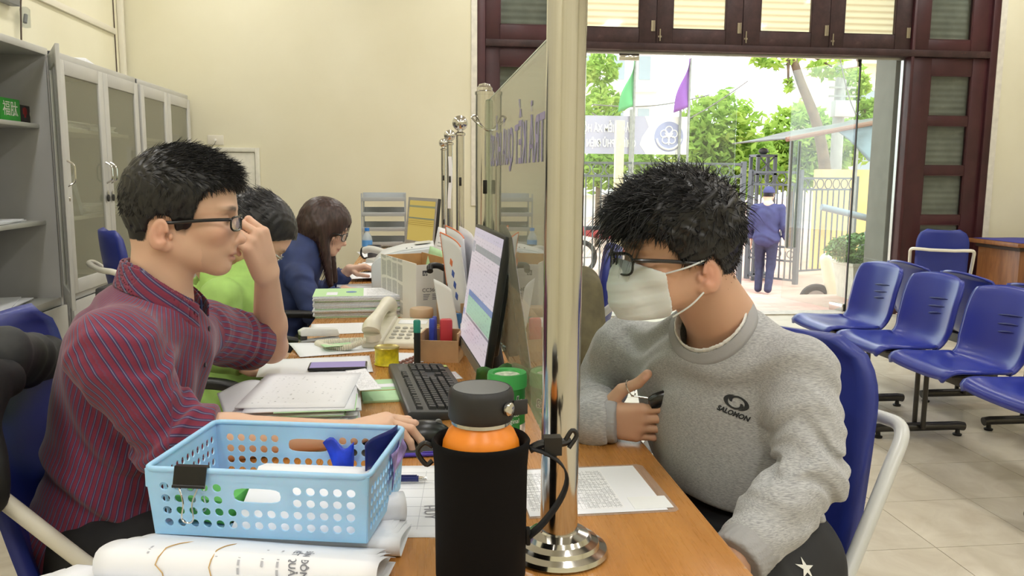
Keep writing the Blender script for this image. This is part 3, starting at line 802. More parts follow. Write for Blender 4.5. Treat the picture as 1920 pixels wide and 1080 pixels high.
# ---- tubular chairs with wide padded shell backs
def tube_chair(label, loc, rotz, tube_mat, pad=blue_vinyl, name='tubular_chair', arm=True, group='blue tubular chairs'):
    """faces +Y in its own frame"""
    c = thing(name, label, 'chair', loc, rotz, group)
    def back(u, w):
        y = -0.19-0.10*u-0.015*math.sin(PI*u)
        half = 0.215
        if u > 0.72: half *= 0.60+0.40*math.sqrt(max(0, 1-((u-0.72)/0.28)**2.2))
        if u < 0.12: half *= 0.85+0.15*math.sqrt(max(0, 1-((0.12-u)/0.12)**2))
        x = (w*2-1)
        return Vector((half*x, y+0.045*x*x, 0.47+0.52*u))
    MB().grid(back, 18, 14).build('backrest', pad, c, smooth=True, solid=0.028, angle=180)
    def seat(u, w):
        x = (w*2-1); half = 0.215*(1-0.10*max(0, 1-u*6)**2 if u < 0.17 else 1-0.12*max(0, (u-0.85)/0.15)**2)
        return Vector((half*x, -0.19+0.42*u, 0.455-0.012*math.sin(PI*u)*(1-x*x)-0.015*max(0, u-0.85)/0.15))
    MB().grid(seat, 12, 12).build('seat', pad, c, smooth=True, solid=0.035, angle=180)
    for s in (-1, 1):
        fr = MB()
        if arm:
            pts = spline([(s*0.10, -0.325, 0.81), (s*0.20, -0.320, 0.815), (s*0.256, -0.28, 0.805), (s*0.262, -0.20, 0.735), (s*0.258, -0.06, 0.59), (s*0.254, 0.09, 0.44), (s*0.25, 0.19, 0.25), (s*0.25, 0.25, 0.012)], 6)
        else:
            pts = spline([(s*0.19, -0.27, 0.80), (s*0.20, -0.2, 0.5), (s*0.22, 0.0, 0.43), (s*0.23, 0.18, 0.40), (s*0.24, 0.24, 0.012)], 6)
        fr.tube(pts, 0.0145, 14); fr.build('arm_tube', tube_mat, c, smooth=True)
        MB().tube(spline([(s*0.252, 0.03, 0.505), (s*0.245, -0.08, 0.40), (s*0.24, -0.22, 0.2), (s*0.24, -0.30, 0.012)], 6), 0.0135, 14).build('rear_leg', tube_mat, c, smooth=True)
        MB().box((s*0.252, 0.09, 0.405), (0.006, 0.20, 0.028), rotm(-0.25)).build('side_bar', tube_mat, c, bevel=0.002)
        MB().lathe([(0, 0), (0.007, 0), (0.007, 0.006), (0, 0.008)], (s*0.256, 0.03, 0.42), 12, rotm(0, s*PI/2)).build('bolt', steel, c)
        for y in (0.25, -0.30): MB().lathe([(0, 0), (0.019, 0), (0.017, 0.03), (0, 0.03)], (s*0.245, y, 0), 14).build('foot_cap', M('black_rubber', (20, 20, 20), 0.6), c, smooth=True)
    MB().tube([(-0.11, -0.325, 0.81), (0.11, -0.325, 0.81)], 0.0145, 14).build('back_bar', tube_mat, c, smooth=True)
    MB().tube([(-0.24, -0.15, 0.30), (0.24, -0.15, 0.30)], 0.011, 12).build('cross_bar', tube_mat, c, smooth=True)
    return c
D2 = math.radians
tube_chair('blue chair with grey tubular arms under the man in grey sweatshirt', (0.588, 1.540, 0), D2(129), tube_grey).scale = (1, 1, 0.955)
tube_chair('blue chair under the man in striped shirt with dark jackets over its back', (-0.56, 1.73, 0), D2(-86), tube_cream)
tube_chair('blue chair with cream arm tube turned away beside the dark doors', (at(1793, 480, 6.1).x, 6.3, 0), D2(-32), tube_cream).scale = (0.86, 0.86, 0.87)
tube_chair('blue chair behind the desk row beside the glass-door cabinets', (-1.28, 4.35, 0), D2(-60), tube_cream)
tube_chair('blue customer chair with an olive jacket, seen beside the white mask', (at(1138, 500, 3.3).x-0.25, 3.3, 0), D2(78), tube_grey)
blk_mesh = M('black_fabric', (34, 34, 36), 0.8, bump=0.2, bscale=500)
def office_chair(label, loc, rotz):
    c = thing('office_chair', label, 'chair', loc, rotz, 'black office chairs')
    MB().grid(lambda u, w: Vector((0.22*(w*2-1)*(1-0.15*max(0, u-.8)/.2), -0.24-0.06*u+0.04*(w*2-1)**2, 0.52+0.42*u)), 12, 10).build('backrest', blk_mesh, c, smooth=True, solid=0.04, angle=180)
    MB().bb(-0.24, 0.24, -0.22, 0.24, 0.43, 0.50).build('seat', blk_mesh, c, bevel=0.025, bseg=4)
    for s in (-1, 1):
        MB().tube(spline([(s*0.24, -0.2, 0.46), (s*0.29, -0.22, 0.58), (s*0.30, -0.15, 0.68), (s*0.30, 0.05, 0.70), (s*0.29, 0.2, 0.66), (s*0.24, 0.22, 0.46)], 6), 0.017, 12).build('armrest', M('black_plastic', (24, 24, 26), 0.4), c, smooth=True)
    MB().tube([(0, 0, 0.09), (0, 0, 0.43)], 0.028, 14).build('gas_column', dark_steel, c, smooth=True)
    for k in range(5):
        a = 2*PI*k/5; d = Vector((math.cos(a), math.sin(a), 0))
        MB().tube([d*0.03+Vector((0, 0, 0.09)), d*0.27+Vector((0, 0, 0.065))], [0.022, 0.014], 10).build('base_arm', MATS['black_plastic'], c, smooth=True)
        MB().lathe([(0, -0.02), (0.024, -0.02), (0.026, 0), (0.024, 0.02), (0, 0.02)], d*0.27+Vector((0, 0, 0.026)), 14, rotm(PI/2, 0, a)).build('castor', M('black_rubber', (20, 20, 20), 0.6), c, smooth=True)
    return c
office_chair('black office chair under the woman in the navy jacket', (-0.64, 3.72, 0), D2(-80))
office_chair('black office chair under the woman in the lime green top', (-0.62, 2.62, 0), D2(-100))

# ---- counter cabinet by the right wall
t = NT('brown_veneer'); v = t.coords('Object', (6, 6, 1)); t.setp(rough=0.4)
t.base(t.ramp(t.noise(v, 4, 5, 0.6, 0.5), [(0.3, (112, 68, 36)), (0.7, (150, 98, 56))]))
k = thing('wooden_counter', 'brown panelled wooden counter at the right wall with blue cloth', 'counter', (4.97, 6.4, 0))
vn = MATS['brown_veneer']
MB().bb(0.06, 1.5, 0.02, 0.55, 0.0, 0.66).build('body', vn, k, bevel=0.004)
MB().bb(-0.02, 1.56, -0.05, 0.6, 0.695, 0.73).build('counter_top', vn, k, bevel=0.006)
MB().bb(0.04, 1.5, 0.0, 0.56, 0.66, 0.695).build('cornice', M('dark_veneer', (58, 40, 28), 0.5), k)
for x in (0.16, 0.85):
    f = MB(); f.bb(x, x+0.6, 0.008, 0.02, 0.06, 0.10); f.bb(x, x+0.6, 0.008, 0.02, 0.54, 0.58); f.bb(x, x+0.04, 0.008, 0.02, 0.10, 0.54); f.bb(x+0.56, x+0.6, 0.008, 0.02, 0.10, 0.54)
    f.build('panel_moulding', vn, k, bevel=0.003)
o = MB().grid(lambda u, w: Vector((0.02+1.4*u, -0.045+0.62*w, 0.012*math.exp(-((u-0.22)/0.05)**2)*math.exp(-(w/0.2)**2)+0.001*math.sin(u*30))), 40, 8).build('blue_cloth', M('blue_cloth', (66, 66, 150), 0.8), smooth=True, solid=0.002)
o.location = (4.97, 6.4, 0.733); tag(o, 'blue cloth laid over the brown wooden counter', 'cloth')
o = MB().lathe([(0, 0), (0.14, 0), (0.16, 0.01), (0.15, 0.02), (0.03, 0.03), (0.025, 0.2), (0, 0.2)], (0, 0, 0), 24).build('device_stand', M('silver_plastic', (210, 210, 208), 0.3, 0.3), smooth=True)
o.location = (5.42, 6.62, 0.737); tag(o, 'silver round-footed device stand on the wooden counter', 'stand')
# ================================================================== things on the desks
def print_mat(name, paper=(240, 241, 246), ink_c=(120, 122, 132), lines=26, fill=0.55, margin=0.09, cols=0, table=False, dens=0.8, rot=False, wsc=28):
    """white paper with rows of fine grey print, in the sheet's own UV space"""
    if name in MATS: return MATS[name]
    t = NT(name); t.setp(rough=0.7, spec=0.25)
    tc = t.add('ShaderNodeTexCoord'); x, y, z = t.sep(tc.outputs['UV'])
    if rot: x, y = y, x
    row = t.math('MULTIPLY', y, lines); fr = t.math('FRACT', row); fl = t.math('FLOOR', row)
    on = t.math('MULTIPLY', t.math('GREATER_THAN', fr, 0.35), t.math('LESS_THAN', fr, 0.35+0.45*fill*1.4))
    cb = t.add('ShaderNodeCombineXYZ'); t.link(t.math('MULTIPLY', x, wsc), cb.inputs[0]); t.link(t.math('MULTIPLY', fl, 7.31), cb.inputs[1])
    wn = t.noise(cb.outputs[0], 1.6, 2, 0.6)
    on = t.math('MULTIPLY', on, t.math('GREATER_THAN', wn, 1-dens*0.62))
    cb2 = t.add('ShaderNodeCombineXYZ'); t.link(t.math('MULTIPLY', x, 2.2), cb2.inputs[0]); t.link(t.math('MULTIPLY', fl, 3.7), cb2.inputs[1])
    on = t.math('MULTIPLY', on, t.math('GREATER_THAN', t.noise(cb2.outputs[0], 1.3, 1), 0.42))
    for c in (x, y):
        on = t.math('MULTIPLY', on, t.math('MULTIPLY', t.math('GREATER_THAN', c, margin), t.math('LESS_THAN', c, 1-margin)))
    if table:
        fx = t.math('FRACT', t.math('MULTIPLY', x, cols)); fy = t.math('FRACT', t.math('MULTIPLY', y, lines/2))
        g = t.math('MAXIMUM', t.math('LESS_THAN', fx, 0.03*cols/6), t.math('LESS_THAN', fy, 0.05))
        for c in (x, y): g = t.math('MULTIPLY', g, t.math('MULTIPLY', t.math('GREATER_THAN', c, margin), t.math('LESS_THAN', c, 1-margin)))
        on = t.math('MAXIMUM', on, t.math('MULTIPLY', g, 0.8))
    t.base(t.mix(t.math('MULTIPLY', on, 0.75), paper, ink_c))
    return t.m
pm_text = print_mat('printed_page'); pm_text2 = print_mat('printed_page_sparse', lines=18, dens=0.55)
pm_table = print_mat('printed_table', lines=30, cols=5, table=True, ink_c=(110, 112, 124))
pm_form = print_mat('printed_form', lines=16, cols=4, table=True, dens=0.4, ink_c=(170, 172, 182)); pm_doc = print_mat('printed_doc', lines=20, dens=0.6, rot=True, ink_c=(140, 142, 150))
pm_green = print_mat('green_cover', (190, 226, 172), (120, 160, 120), lines=14, dens=0.35)
plain = M('blank_paper', (236, 238, 245), 0.7, var=0.012, vscale=5)
green_pl = M('green_paper', (184, 222, 176), 0.7, var=0.03)
def sheet(name, label, c, w, h, rz, mat, cat='paper', group=None, curl=0.002, parent=None, seed=0, z=None, thick=0.0006, lift=None):
    """a sheet of w (local x) by h (local y), gently uneven"""
    rr = random.Random(seed+int(abs(c[0])*1000)); p1, p2 = rr.uniform(0, 6), rr.uniform(0, 6)
    def fn(u, v):
        zz = curl*(0.5+0.5*math.sin(u*3.1+p1))*(0.5+0.5*math.sin(v*2.7+p2))
        if lift: zz += lift(u, v)
        return ((u-0.5)*w, (v-0.5)*h, zz+thick)
    o = MB().grid(fn, 14, 14).build(name, mat, parent, smooth=True, solid=thick)
    o.location = c; o.rotation_euler = (0, 0, rz)
    if label: tag(o, label, cat, group)
    return o

# ---- keyboard
kb = thing('computer_keyboard', 'black keyboard lying lengthwise beside the near monitor', 'keyboard', (0.022, 1.965, DZ), math.radians(97.0))
kbk = M('key_black', (46, 47, 50), 0.45, var=0.05); kbb = M('keyboard_body', (70, 71, 74), 0.4)
MB().prism([(-0.078, 0.0), (-0.080, 0.010), (-0.076, 0.014), (0.070, 0.024), (0.078, 0.022), (0.080, 0.0)], 'x', -0.232, 0.232).build('body', kbb, kb, bevel=0.003)
tilt = math.atan2(0.010, 0.146)
_keys = {}
def key(x, y, w, d):
    k = (round(w, 4), round(d, 4))
    if k not in _keys:
        m = MB(); a, b = w/2-0.0007, d/2-0.0007; i = 0.0022
        m._add([(-a, -b, 0), (a, -b, 0), (a, b, 0), (-a, b, 0), (-a+i, -b+i*0.7, 0.007), (a-i, -b+i*0.7, 0.007), (a-i, b-i, 0.0074), (-a+i, b-i, 0.0074)],
               [(3, 2, 1, 0), (4, 5, 6, 7), (0, 1, 5, 4), (1, 2, 6, 5), (2, 3, 7, 6), (3, 0, 4, 7)])
        o = m.build('key', kbk, kb); _keys[k] = o.data
    else:
        o = bpy.data.objects.new('key', _keys[k]); COL.objects.link(o); o.parent = kb
    o.location = (x, y, 0.0145+0.0085*(y+0.076)/0.146); o.rotation_euler = (tilt, 0, 0)
U = 0.0187
rows = [[1.0]*13+[2.0], [1.5]+[1.0]*12+[1.5], [1.75]+[1.0]*11+[2.25], [2.25]+[1.0]*10+[2.75], [1.25, 1.25, 1.25, 6.25, 1.25, 1.25, 1.25, 1.25]]
for ri, rw in enumerate(rows):
    x = -0.215; y = 0.022-ri*U
    for w in rw: key(x+w*U/2, y, w*U, U); x += w*U
x = -0.215
for i in range(13):
    if i in (1, 5, 9): x += 0.0075
    key(x+U/2, 0.050, U, U*0.85); x += U
for i in range(3):
    key(0.077+i*U, 0.050, U, U*0.85); key(0.077+i*U, 0.022, U, U); key(0.077+i*U, 0.022-U, U, U); key(0.077+i*U, 0.022-4*U, U, U)
key(0.077+U, 0.022-3*U, U, U)
for r in range(5):
    for i in range(4):
        if r == 4 and i == 1: continue
        if r == 4 and i == 0: key(0.146+U/2, 0.022-4*U, 2*U, U)
        elif i == 3 and r in (2, 4): continue
        elif i == 3 and r in (1, 3): key(0.146+3*U, 0.022-r*U-U/2, U, 2*U)
        else: key(0.146+i*U, 0.022-r*U, U, U)
MB().bb(0.14, 0.215, 0.043, 0.058, 0.0215, 0.0235).build('indicator_panel', kbb, kb)
MB().bb(0.195, 0.215, -0.074, -0.066, 0.0158, 0.0164).build('sticker', M('yellow_green_sticker', (198, 214, 120), 0.5), kb)
# ---- mouse and pad
rub = M('pad_rubber', (58, 56, 54), 0.85, var=0.08, bump=0.2, bscale=800)
o = MB().prism([(-0.10, -0.125), (0.095, -0.13), (0.10, 0.10), (-0.10, 0.10)], 'z', 0, 0.004).build('mouse_pad', rub, bevel=0.0015); o.location = (-0.05, 1.635, DZ); o.rotation_euler = (0, 0, 0.06)
tag(o, 'dark grey mouse pad under the resting hand', 'mouse pad')
ms = thing('computer_mouse', 'black mouse under the hand of the man in the striped shirt', 'mouse', (0.004, 1.600, DZ+0.0045), math.radians(8))
def mfn(P): return smax(sd_ell(P, (0, 0, 0.004), (0.058, 0.031, 0.034)), -sd_plane(P, (0, 0, 0.001), (0, 0, 1)), 0.004)
V, Q = net(mfn, (-0.075, -0.05, -0.01), (0.075, 0.05, 0.05), 0.003)
np_mesh('shell', V, Q, M('mouse_black', (26, 26, 28), 0.3), ms)
MB().lathe([(0, -0.004), (0.007, -0.004), (0.007, 0.004), (0, 0.004)], (0.032, 0, 0.031), 14, rotm(PI/2)).build('scroll_wheel', M('grey_plastic', (120, 122, 122), 0.5), ms, smooth=True)
MB().tube(spline([(0.056, 0.0, 0.006), (0.10, 0.02, 0.003), (0.11, 0.10, 0.003), (0.10, 0.25, 0.003)], 6), 0.0018, 6).build('cord', MATS['black_plastic'], ms, smooth=True)

# ---- near monitor (faces the man in the striped shirt)
mn = thing('computer_monitor', 'black-edged monitor showing a web form, beside the near glass', 'monitor', (0.128, 2.115, DZ), math.radians(-85.8))
# local x runs along the screen width, +y is behind the screen, tilted back
Tm = Matrix.Translation((0, 0, 0.045)) @ Matrix.Rotation(math.radians(-8.5), 4, 'X')
def xf(o): o.data.transform(Tm); return o
W2, Hm = 0.236, 0.345
xf(MB().bb(-W2, W2, 0.0, 0.018, 0.0, Hm).build('housing', M('monitor_black', (30, 31, 33), 0.4), mn, bevel=0.003))
xf(MB().bb(-W2*0.55, W2*0.55, 0.018, 0.05, 0.04, 0.25).build('rear_shell', MATS['monitor_black'], mn, bevel=0.008))
xf(MB().bb(-W2, W2, -0.003, 0.0, 0.0, 0.022).build('chin_bezel', M('bezel_silver', (138, 134, 124), 0.35, 0.4), mn))
t = NT('screen_page'); t.setp((0, 0, 0), 0.25)
tc = t.add('ShaderNodeTexCoord'); sx, sy, sz = t.sep(tc.outputs['UV'])
def band(c, a, b): return t.math('MULTIPLY', t.math('GREATER_THAN', c, a), t.math('LESS_THAN', c, b))
def rect(x0, x1, y0, y1): return t.math('MULTIPLY', band(sx, x0, x1), band(sy, y0, y1))
col = t.mix(rect(0, 1, 0.93, 1.0), (216, 206, 214), (206, 198, 214))
col = t.mix(rect(0.12, 1, 0.80, 0.86), col, (150, 154, 158))
col = t.mix(rect(0.0, 0.10, 0.78, 0.88), col, (168, 168, 178)); col = t.mix(rect(0.0, 0.07, 0.20, 0.26), col, (150, 156, 196))
col = t.mix(rect(0.12, 1, 0.72, 0.722), col, (170, 160, 170))
col = t.mix(rect(0.12, 1, 0.40, 0.45), col, (104, 128, 178)); col = t.mix(rect(0.12, 1, 0.24, 0.40), col, (158, 198, 172))
col = t.mix(rect(0.12, 1, 0.215, 0.235), col, (140, 140, 146))
rw_ = t.math('FRACT', t.math('MULTIPLY', sy, 34)); cb = t.add('ShaderNodeCombineXYZ'); t.link(t.math('MULTIPLY', sx, 30), cb.inputs[0]); t.link(t.math('FLOOR', t.math('MULTIPLY', sy, 34)), cb.inputs[1])
tx = t.math('MULTIPLY', t.math('MULTIPLY', band(rw_, 0.35, 0.7), t.math('GREATER_THAN', t.noise(cb.outputs[0], 1.1, 2), 0.56)), band(sy, 0.05, 0.97))
col = t.mix(t.math('MULTIPLY', tx, 0.4), col, (120, 116, 126))
t.link(col, t.b.inputs['Emission Color']); t.b.inputs['Emission Strength'].default_value = 0.78
xf(MB().grid(lambda u, v: (-W2+0.007+(2*W2-0.014)*u, -0.001, 0.026+(Hm-0.034)*v), 1, 1).build('screen', MATS['screen_page'], mn))
MB().tube([(0, 0.075, 0.012), (0, 0.05, 0.16)], [0.022, 0.018], 14).build('stand_neck', MATS['monitor_black'], mn, smooth=True)
MB().lathe([(0.0, 0), (0.10, 0), (0.10, 0.006), (0.085, 0.012), (0, 0.014)], (0, 0.085, 0), 32, None, 1.1, 0.62).build('stand_foot', MATS['monitor_black'], mn, smooth=True)
for k, (x0, c_) in enumerate(((-0.12, MATS['black_plastic']), (-0.08, MATS['black_plastic']))):
    pts = spline([(x0, 0.05, 0.15+0.02*k), (x0+0.02, 0.085, 0.15), (x0+0.01, 0.095, 0.11), (x0-0.02, 0.09, 0.05), (x0+0.03, 0.1, 0.006), (x0+0.2, 0.1, 0.005)], 6)
    MB().tube(pts, 0.003, 8).build('cable', c_, mn, smooth=True)
    MB().tube([pts[9], pts[14]], [0.0065, 0.0085], 10).build('cable_plug', c_, mn, smooth=True)

# ---- blue perforated basket
bk = thing('plastic_basket', 'light blue perforated plastic basket with handle slots, in front of the striped shirt', 'basket', (-0.200, 1.205, 0.782), math.radians(-11.5))
bl = M('basket_blue', (158, 206, 244), 0.4, var=0.02, spec=0.4); bl.node_tree.nodes['Principled BSDF'].inputs['Subsurface Weight'].default_value = 0.15
TX, TY, BX, BY, BH = 0.155, 0.108, 0.149, 0.100, 0.096
def perforated(mb, fn, nu, nv, u0, u1, v0, v1, slot=None, rr=0.34):
    """plate with round holes; fn maps (u,v); slot = (i0,i1,j0,j1) cells merged into one long handle hole"""
    N = 16
    def ring(cu, cv, hu, hv, ru, rv, p=1.0):
        vs = []
        for k in range(N):
            a = 2*PI*k/N; c, s = math.cos(a), math.sin(a); m = max(abs(c), abs(s))
            vs.append(fn(cu+hu*c/m, cv+hv*s/m))
        for k in range(N):
            a = 2*PI*k/N; c, s = math.cos(a), math.sin(a)
            if p != 1.0: c = math.copysign(abs(c)**p, c); s = math.copysign(abs(s)**p, s)
            vs.append(fn(cu+ru*c, cv+rv*s))
        mb._add(vs, [(k, (k+1) % N, N+(k+1) % N, N+k) for k in range(N)])
    def plate(a, b, c, d): mb._add([fn(a, c), fn(b, c), fn(b, d), fn(a, d)], [(0, 1, 2, 3)])
    du, dv = (u1-u0)/nu, (v1-v0)/nv
    plate(0, 1, 0, v0); plate(0, 1, v1, 1); plate(0, u0, v0, v1); plate(u1, 1, v0, v1)
    asp = rr
    for i in range(nu):
        for j in range(nv):
            if slot and slot[0] <= i < slot[1] and slot[2] <= j < slot[3]: continue
            ring(u0+(i+.5)*du, v0+(j+.5)*dv, du/2, dv/2, du*rr, dv*rr)
    if slot:
        i0, i1, j0, j1 = slot; cu, cv = u0+(i0+i1)/2*du, v0+(j0+j1)/2*dv
        ring(cu, cv, (i1-i0)*du/2, (j1-j0)*dv/2, (i1-i0)*du*0.36, (j1-j0)*dv*0.30, 0.55)
def bwall(c0, c1, b0, b1, nu, slot):
    c0, c1, b0, b1 = [Vector(p) for p in (c0, c1, b0, b1)]
    def fn(u, v): return b0.lerp(b1, u).lerp(c0.lerp(c1, u), v)
    m = MB(); perforated(m, fn, nu, 4, 0.045, 0.955, 0.10, 0.84, slot)
    return m.build('basket_wall', bl, bk, solid=0.0024)
T = [(-TX, -TY, BH), (TX, -TY, BH), (TX, TY, BH), (-TX, TY, BH)]; Bq = [(-BX, -BY, 0), (BX, -BY, 0), (BX, BY, 0), (-BX, BY, 0)]
bwall(T[0], T[1], Bq[0], Bq[1], 15, (5, 10, 2, 4)); bwall(T[2], T[3], Bq[2], Bq[3], 15, (5, 10, 2, 4))
bwall(T[1], T[2], Bq[1], Bq[2], 12, None); bwall(T[3], T[0], Bq[3], Bq[0], 12, None)
m = MB(); perforated(m, lambda u, v: Vector((-BX+2*BX*u, -BY+2*BY*v, 0.001)), 12, 8, 0.05, 0.95, 0.06, 0.94); m.build('basket_floor', bl, bk, solid=0.0024)
rim = [Vector(p) for p in T]
ring_ = []
for i in range(4):
    a, b = rim[i], rim[(i+1) % 4]; d = (b-a).normalized()
    ring_ += [a+d*0.014, b-d*0.014]
pts = []
for i in range(4):
    a, b = ring_[2*i], ring_[2*i+1]; nx = ring_[(2*i+2) % 8]; co = rim[(i+1) % 4]
    pts += [a, b]+[(b*(1-t)**2+co*2*t*(1-t)+nx*t*t) for t in (0.25, 0.5, 0.75)]
MB().tube(pts, 0.0042, 10, closed=True).build('rim', bl, bk, smooth=True)
for (x, y) in ((-TX+0.002, -TY+0.004), (TX-0.004, -TY+0.004)): MB().box((x, y, BH-0.014), (0.008, 0.007, 0.026)).build('rim_tab', bl, bk, bevel=0.002)
binder_clip('binder_clip', 'black binder clip with wire handles on the blue basket rim', tuple(bk.matrix_basis @ Vector((-0.088, -TY-0.001, BH-0.018))), (0, 0, math.radians(-11.5+90)), 0.045, 1.05)
bkm = Matrix.LocRotScale(bk.location, bk.rotation_euler, None)
def inb(x, y, z): return tuple(bkm @ Vector((x, y, z)))
o = MB().prism([(-0.096, 0.0), (0.078, 0.0), (0.078, 0.010), (0.040, 0.052), (0.010, 0.058), (-0.050, 0.024), (-0.095, 0.004)], 'x', -0.045, 0.138).build('paper_bundle', plain, bevel=0.001)
o.location = inb(0, 0, 0.003); o.rotation_euler = (0, 0, math.radians(-11.5)); tag(o, 'bundle of white papers slumped inside the blue basket', 'papers')
o = MB().box((0, 0, 0.018), (0.085, 0.10, 0.034), rotm(0, 0.06, 0)).build('green_notebook', M('bright_green', (84, 168, 80), 0.6, var=0.1), bevel=0.002); o.location = inb(-0.095, -0.02, 0.005); o.rotation_euler = (0, 0, math.radians(-15)); tag(o, 'bright green notebook inside the blue basket', 'notebook')
cob = M('cobalt_film', (24, 60, 200), 0.35, var=0.2, vscale=30); nav = M('navy_film', (30, 34, 104), 0.4, var=0.15, vscale=20)
o = MB().grid(lambda u, v: Vector((0.052*(u-0.5)*(1-0.55*v)+0.008*v, 0.006*math.sin(u*5+v*4), 0.012-0.058*v+0.008*math.sin(u*7))), 10, 10).build('blue_film', cob, smooth=True, solid=0.001)
o.location = inb(0.055, TY-0.020, BH-0.034); o.rotation_euler = (0, 0, math.radians(-11)); tag(o, 'scrap of bright blue plastic film hung in the basket handle slot', 'plastic film')
o = MB().grid(lambda u, v: Vector((0.10*(u-0.5), 0.003*math.sin(u*6), 0.030-0.07*v*(0.6+0.4*u))), 10, 8).build('blue_film', nav, smooth=True, solid=0.001)
o.location = inb(TX-0.022, 0.052, BH-0.022); o.rotation_euler = (0, 0, math.radians(-11+75)); tag(o, 'navy plastic film lining the right end of the basket', 'plastic film')
o = MB().grid(lambda u, v: Vector((0.004*math.sin(u*5+v*3), 0.09*(u-0.5), -0.055*v*(1-0.6*u))), 10, 8).build('blue_film', M('lilac_film', (150, 130, 190), 0.4, var=0.3, vscale=40), smooth=True, solid=0.001)
o.location = inb(TX+0.003, 0.052, BH-0.008); o.rotation_euler = (0, 0, math.radians(-11)); tag(o, 'lilac and blue film hanging outside the right end of the basket', 'plastic film')

# ---- folded document rolls under and before the basket
def folded_roll(name, label, c, L, wd, ht, rz, mat, n=3, seed=0, bands=()):
    t = thing(name, label, 'documents', c, rz)
    for k in range(n):
        s = 1-0.16*k
        def fn(u, v, s=s, k=k):
            a = PI*(0.5+1.02*v)                     # folded sheet: lower leaf, fold, upper leaf
            if v < 0.42: y = wd*(0.5-v/0.42)*1.0+wd*0.12*(k); z = 0.0015+0.002*k+0.002*math.sin(u*4)
            elif v < 0.58: b = (v-0.42)/0.16*PI; y = -wd*0.5-math.sin(b)*ht*0.42*s+wd*0.12*k; z = ht*s*0.5*(1-math.cos(b))+0.0015+0.002*k
            else: w = (v-0.58)/0.42; y = -wd*0.5+wd*w+wd*0.12*k; z = ht*s*(1-0.80*w**1.6)+0.0015+0.002*k+0.003*math.sin(u*3+w*2)
            return ((u-0.5)*L*(1-0.05*k), y, z)
        MB().grid(fn, 16, 36).build('folded_sheet', mat if k == 0 else plain, t, smooth=True, solid=0.0007, angle=180)
    for (x, tilt_) in bands:
        def prof(v):
            if v < 0.42: return (wd*(0.5-v/0.42), -0.0002)
            if v < 0.58: b = (v-0.42)/0.16*PI; return (-wd*0.5-math.sin(b)*(ht*0.42+0.0015), ht*0.5*(1-math.cos(b))*1.04)
            w = (v-0.58)/0.42; return (-wd*0.5+wd*w, ht*(1-0.80*w**1.6)+0.0045)
        pts = [Vector((x+tilt_*prof(i/40)[0]*(1 if i/40 > 0.5 else 0.3), prof(i/40)[0], max(0.0005, prof(i/40)[1]+0.0012))) for i in range(3, 40)]
        MB().tube(pts, 0.0008, 6, closed=True).build('rubber_band', M('rubber_tan', (200, 164, 104), 0.5), t, smooth=True)
    return t
r1 = folded_roll('folded_documents', 'thick folded white documents with tan rubber bands, nearest on the desk', (-0.222, 1.055, DZ+0.012), 0.365, 0.085, 0.038, math.radians(-12), plain, 3, 1, ((-0.085, 0.25), (-0.025, 0.08)))
tf = lambda x, y, z: frame4((x, y, z), (0.05, -1, 0), (1, 0.05, 0))
grey_ink = M('print_grey', (120, 122, 132), 0.7)
def on_roll(x0, ht=0.038, wd=0.085):
    def conv(co):
        y = -0.014-co.x; x = x0+co.y+0.12*co.x
        if y > -wd/2: return Vector((x, y, ht*(1-0.80*max(0, y/wd+0.5)**1.6)+0.0042))
        th_ = min(2.6, (-wd/2-y)/(ht*0.5)); return Vector((x, -wd/2-math.sin(th_)*(ht*0.42+0.0012), ht*0.5*(1+math.cos(th_))+0.0026))
    return conv
for (tx_, x, sz) in (('BẢN ĐÔNG', 0.085, 0.0125), ('KẾT QUẢ', 0.070, 0.0125)):
    text_mesh('lettering', tx_, sz, grey_ink, r1, None, ext=0.0, off=0.0003, align='LEFT', conv=on_roll(x))
for (x, n) in ((0.05, 5), (0.03, 4), (0.0, 5), (-0.03, 3), (-0.12, 3)):
    for i in range(n): MB().grid(lambda u, v: on_roll(x)(Vector((0.004+0.011*i+0.008*u, 0.003*v, 0))), 3, 1).build('print_line', M('print_pale', (176, 178, 188), 0.7), r1)
folded_roll('folded_documents', 'folded white table printouts under the front document roll', (-0.285, 0.985, DZ+0.001), 0.42, 0.09, 0.022, math.radians(-13), pm_table, 3, 2, ((-0.11, 0.2),))
folded_roll('folded_documents', 'folded sheets bundled under the basket, ends curling to the right', (-0.185, 1.17, DZ+0.001), 0.33, 0.10, 0.024, math.radians(-8), plain, 4, 3)
o = MB().grid(lambda u, v: Vector((0.10*(u-0.5), 0.024*math.cos(v*5.2+0.6)*(1-0.25*v), 0.024+0.022*math.sin(v*5.2+0.6))), 8, 24).build('rolled_sheet', M('sleeve_white', (226, 228, 234), 0.3), smooth=True, solid=0.0008); o.location = (-0.075, 1.20, DZ+0.003); o.rotation_euler = (0, 0, math.radians(14)); tag(o, 'glossy rolled sheet poking out right of the basket', 'paper')
sheet('form_sheet', 'printed form with pencilled name beside the black bottle', (-0.045, 1.31, DZ), 0.185, 0.30, math.radians(-4), pm_form, curl=0.001)
fo = bpy.data.objects['form_sheet']
text_mesh('lettering', 'HUY', 0.026, M('pencil', (150, 150, 160), 0.8), fo, frame4((0.062, -0.06, 0.0018), (0.1, -1, 0), (1, 0.1, 0)), ext=0.0)
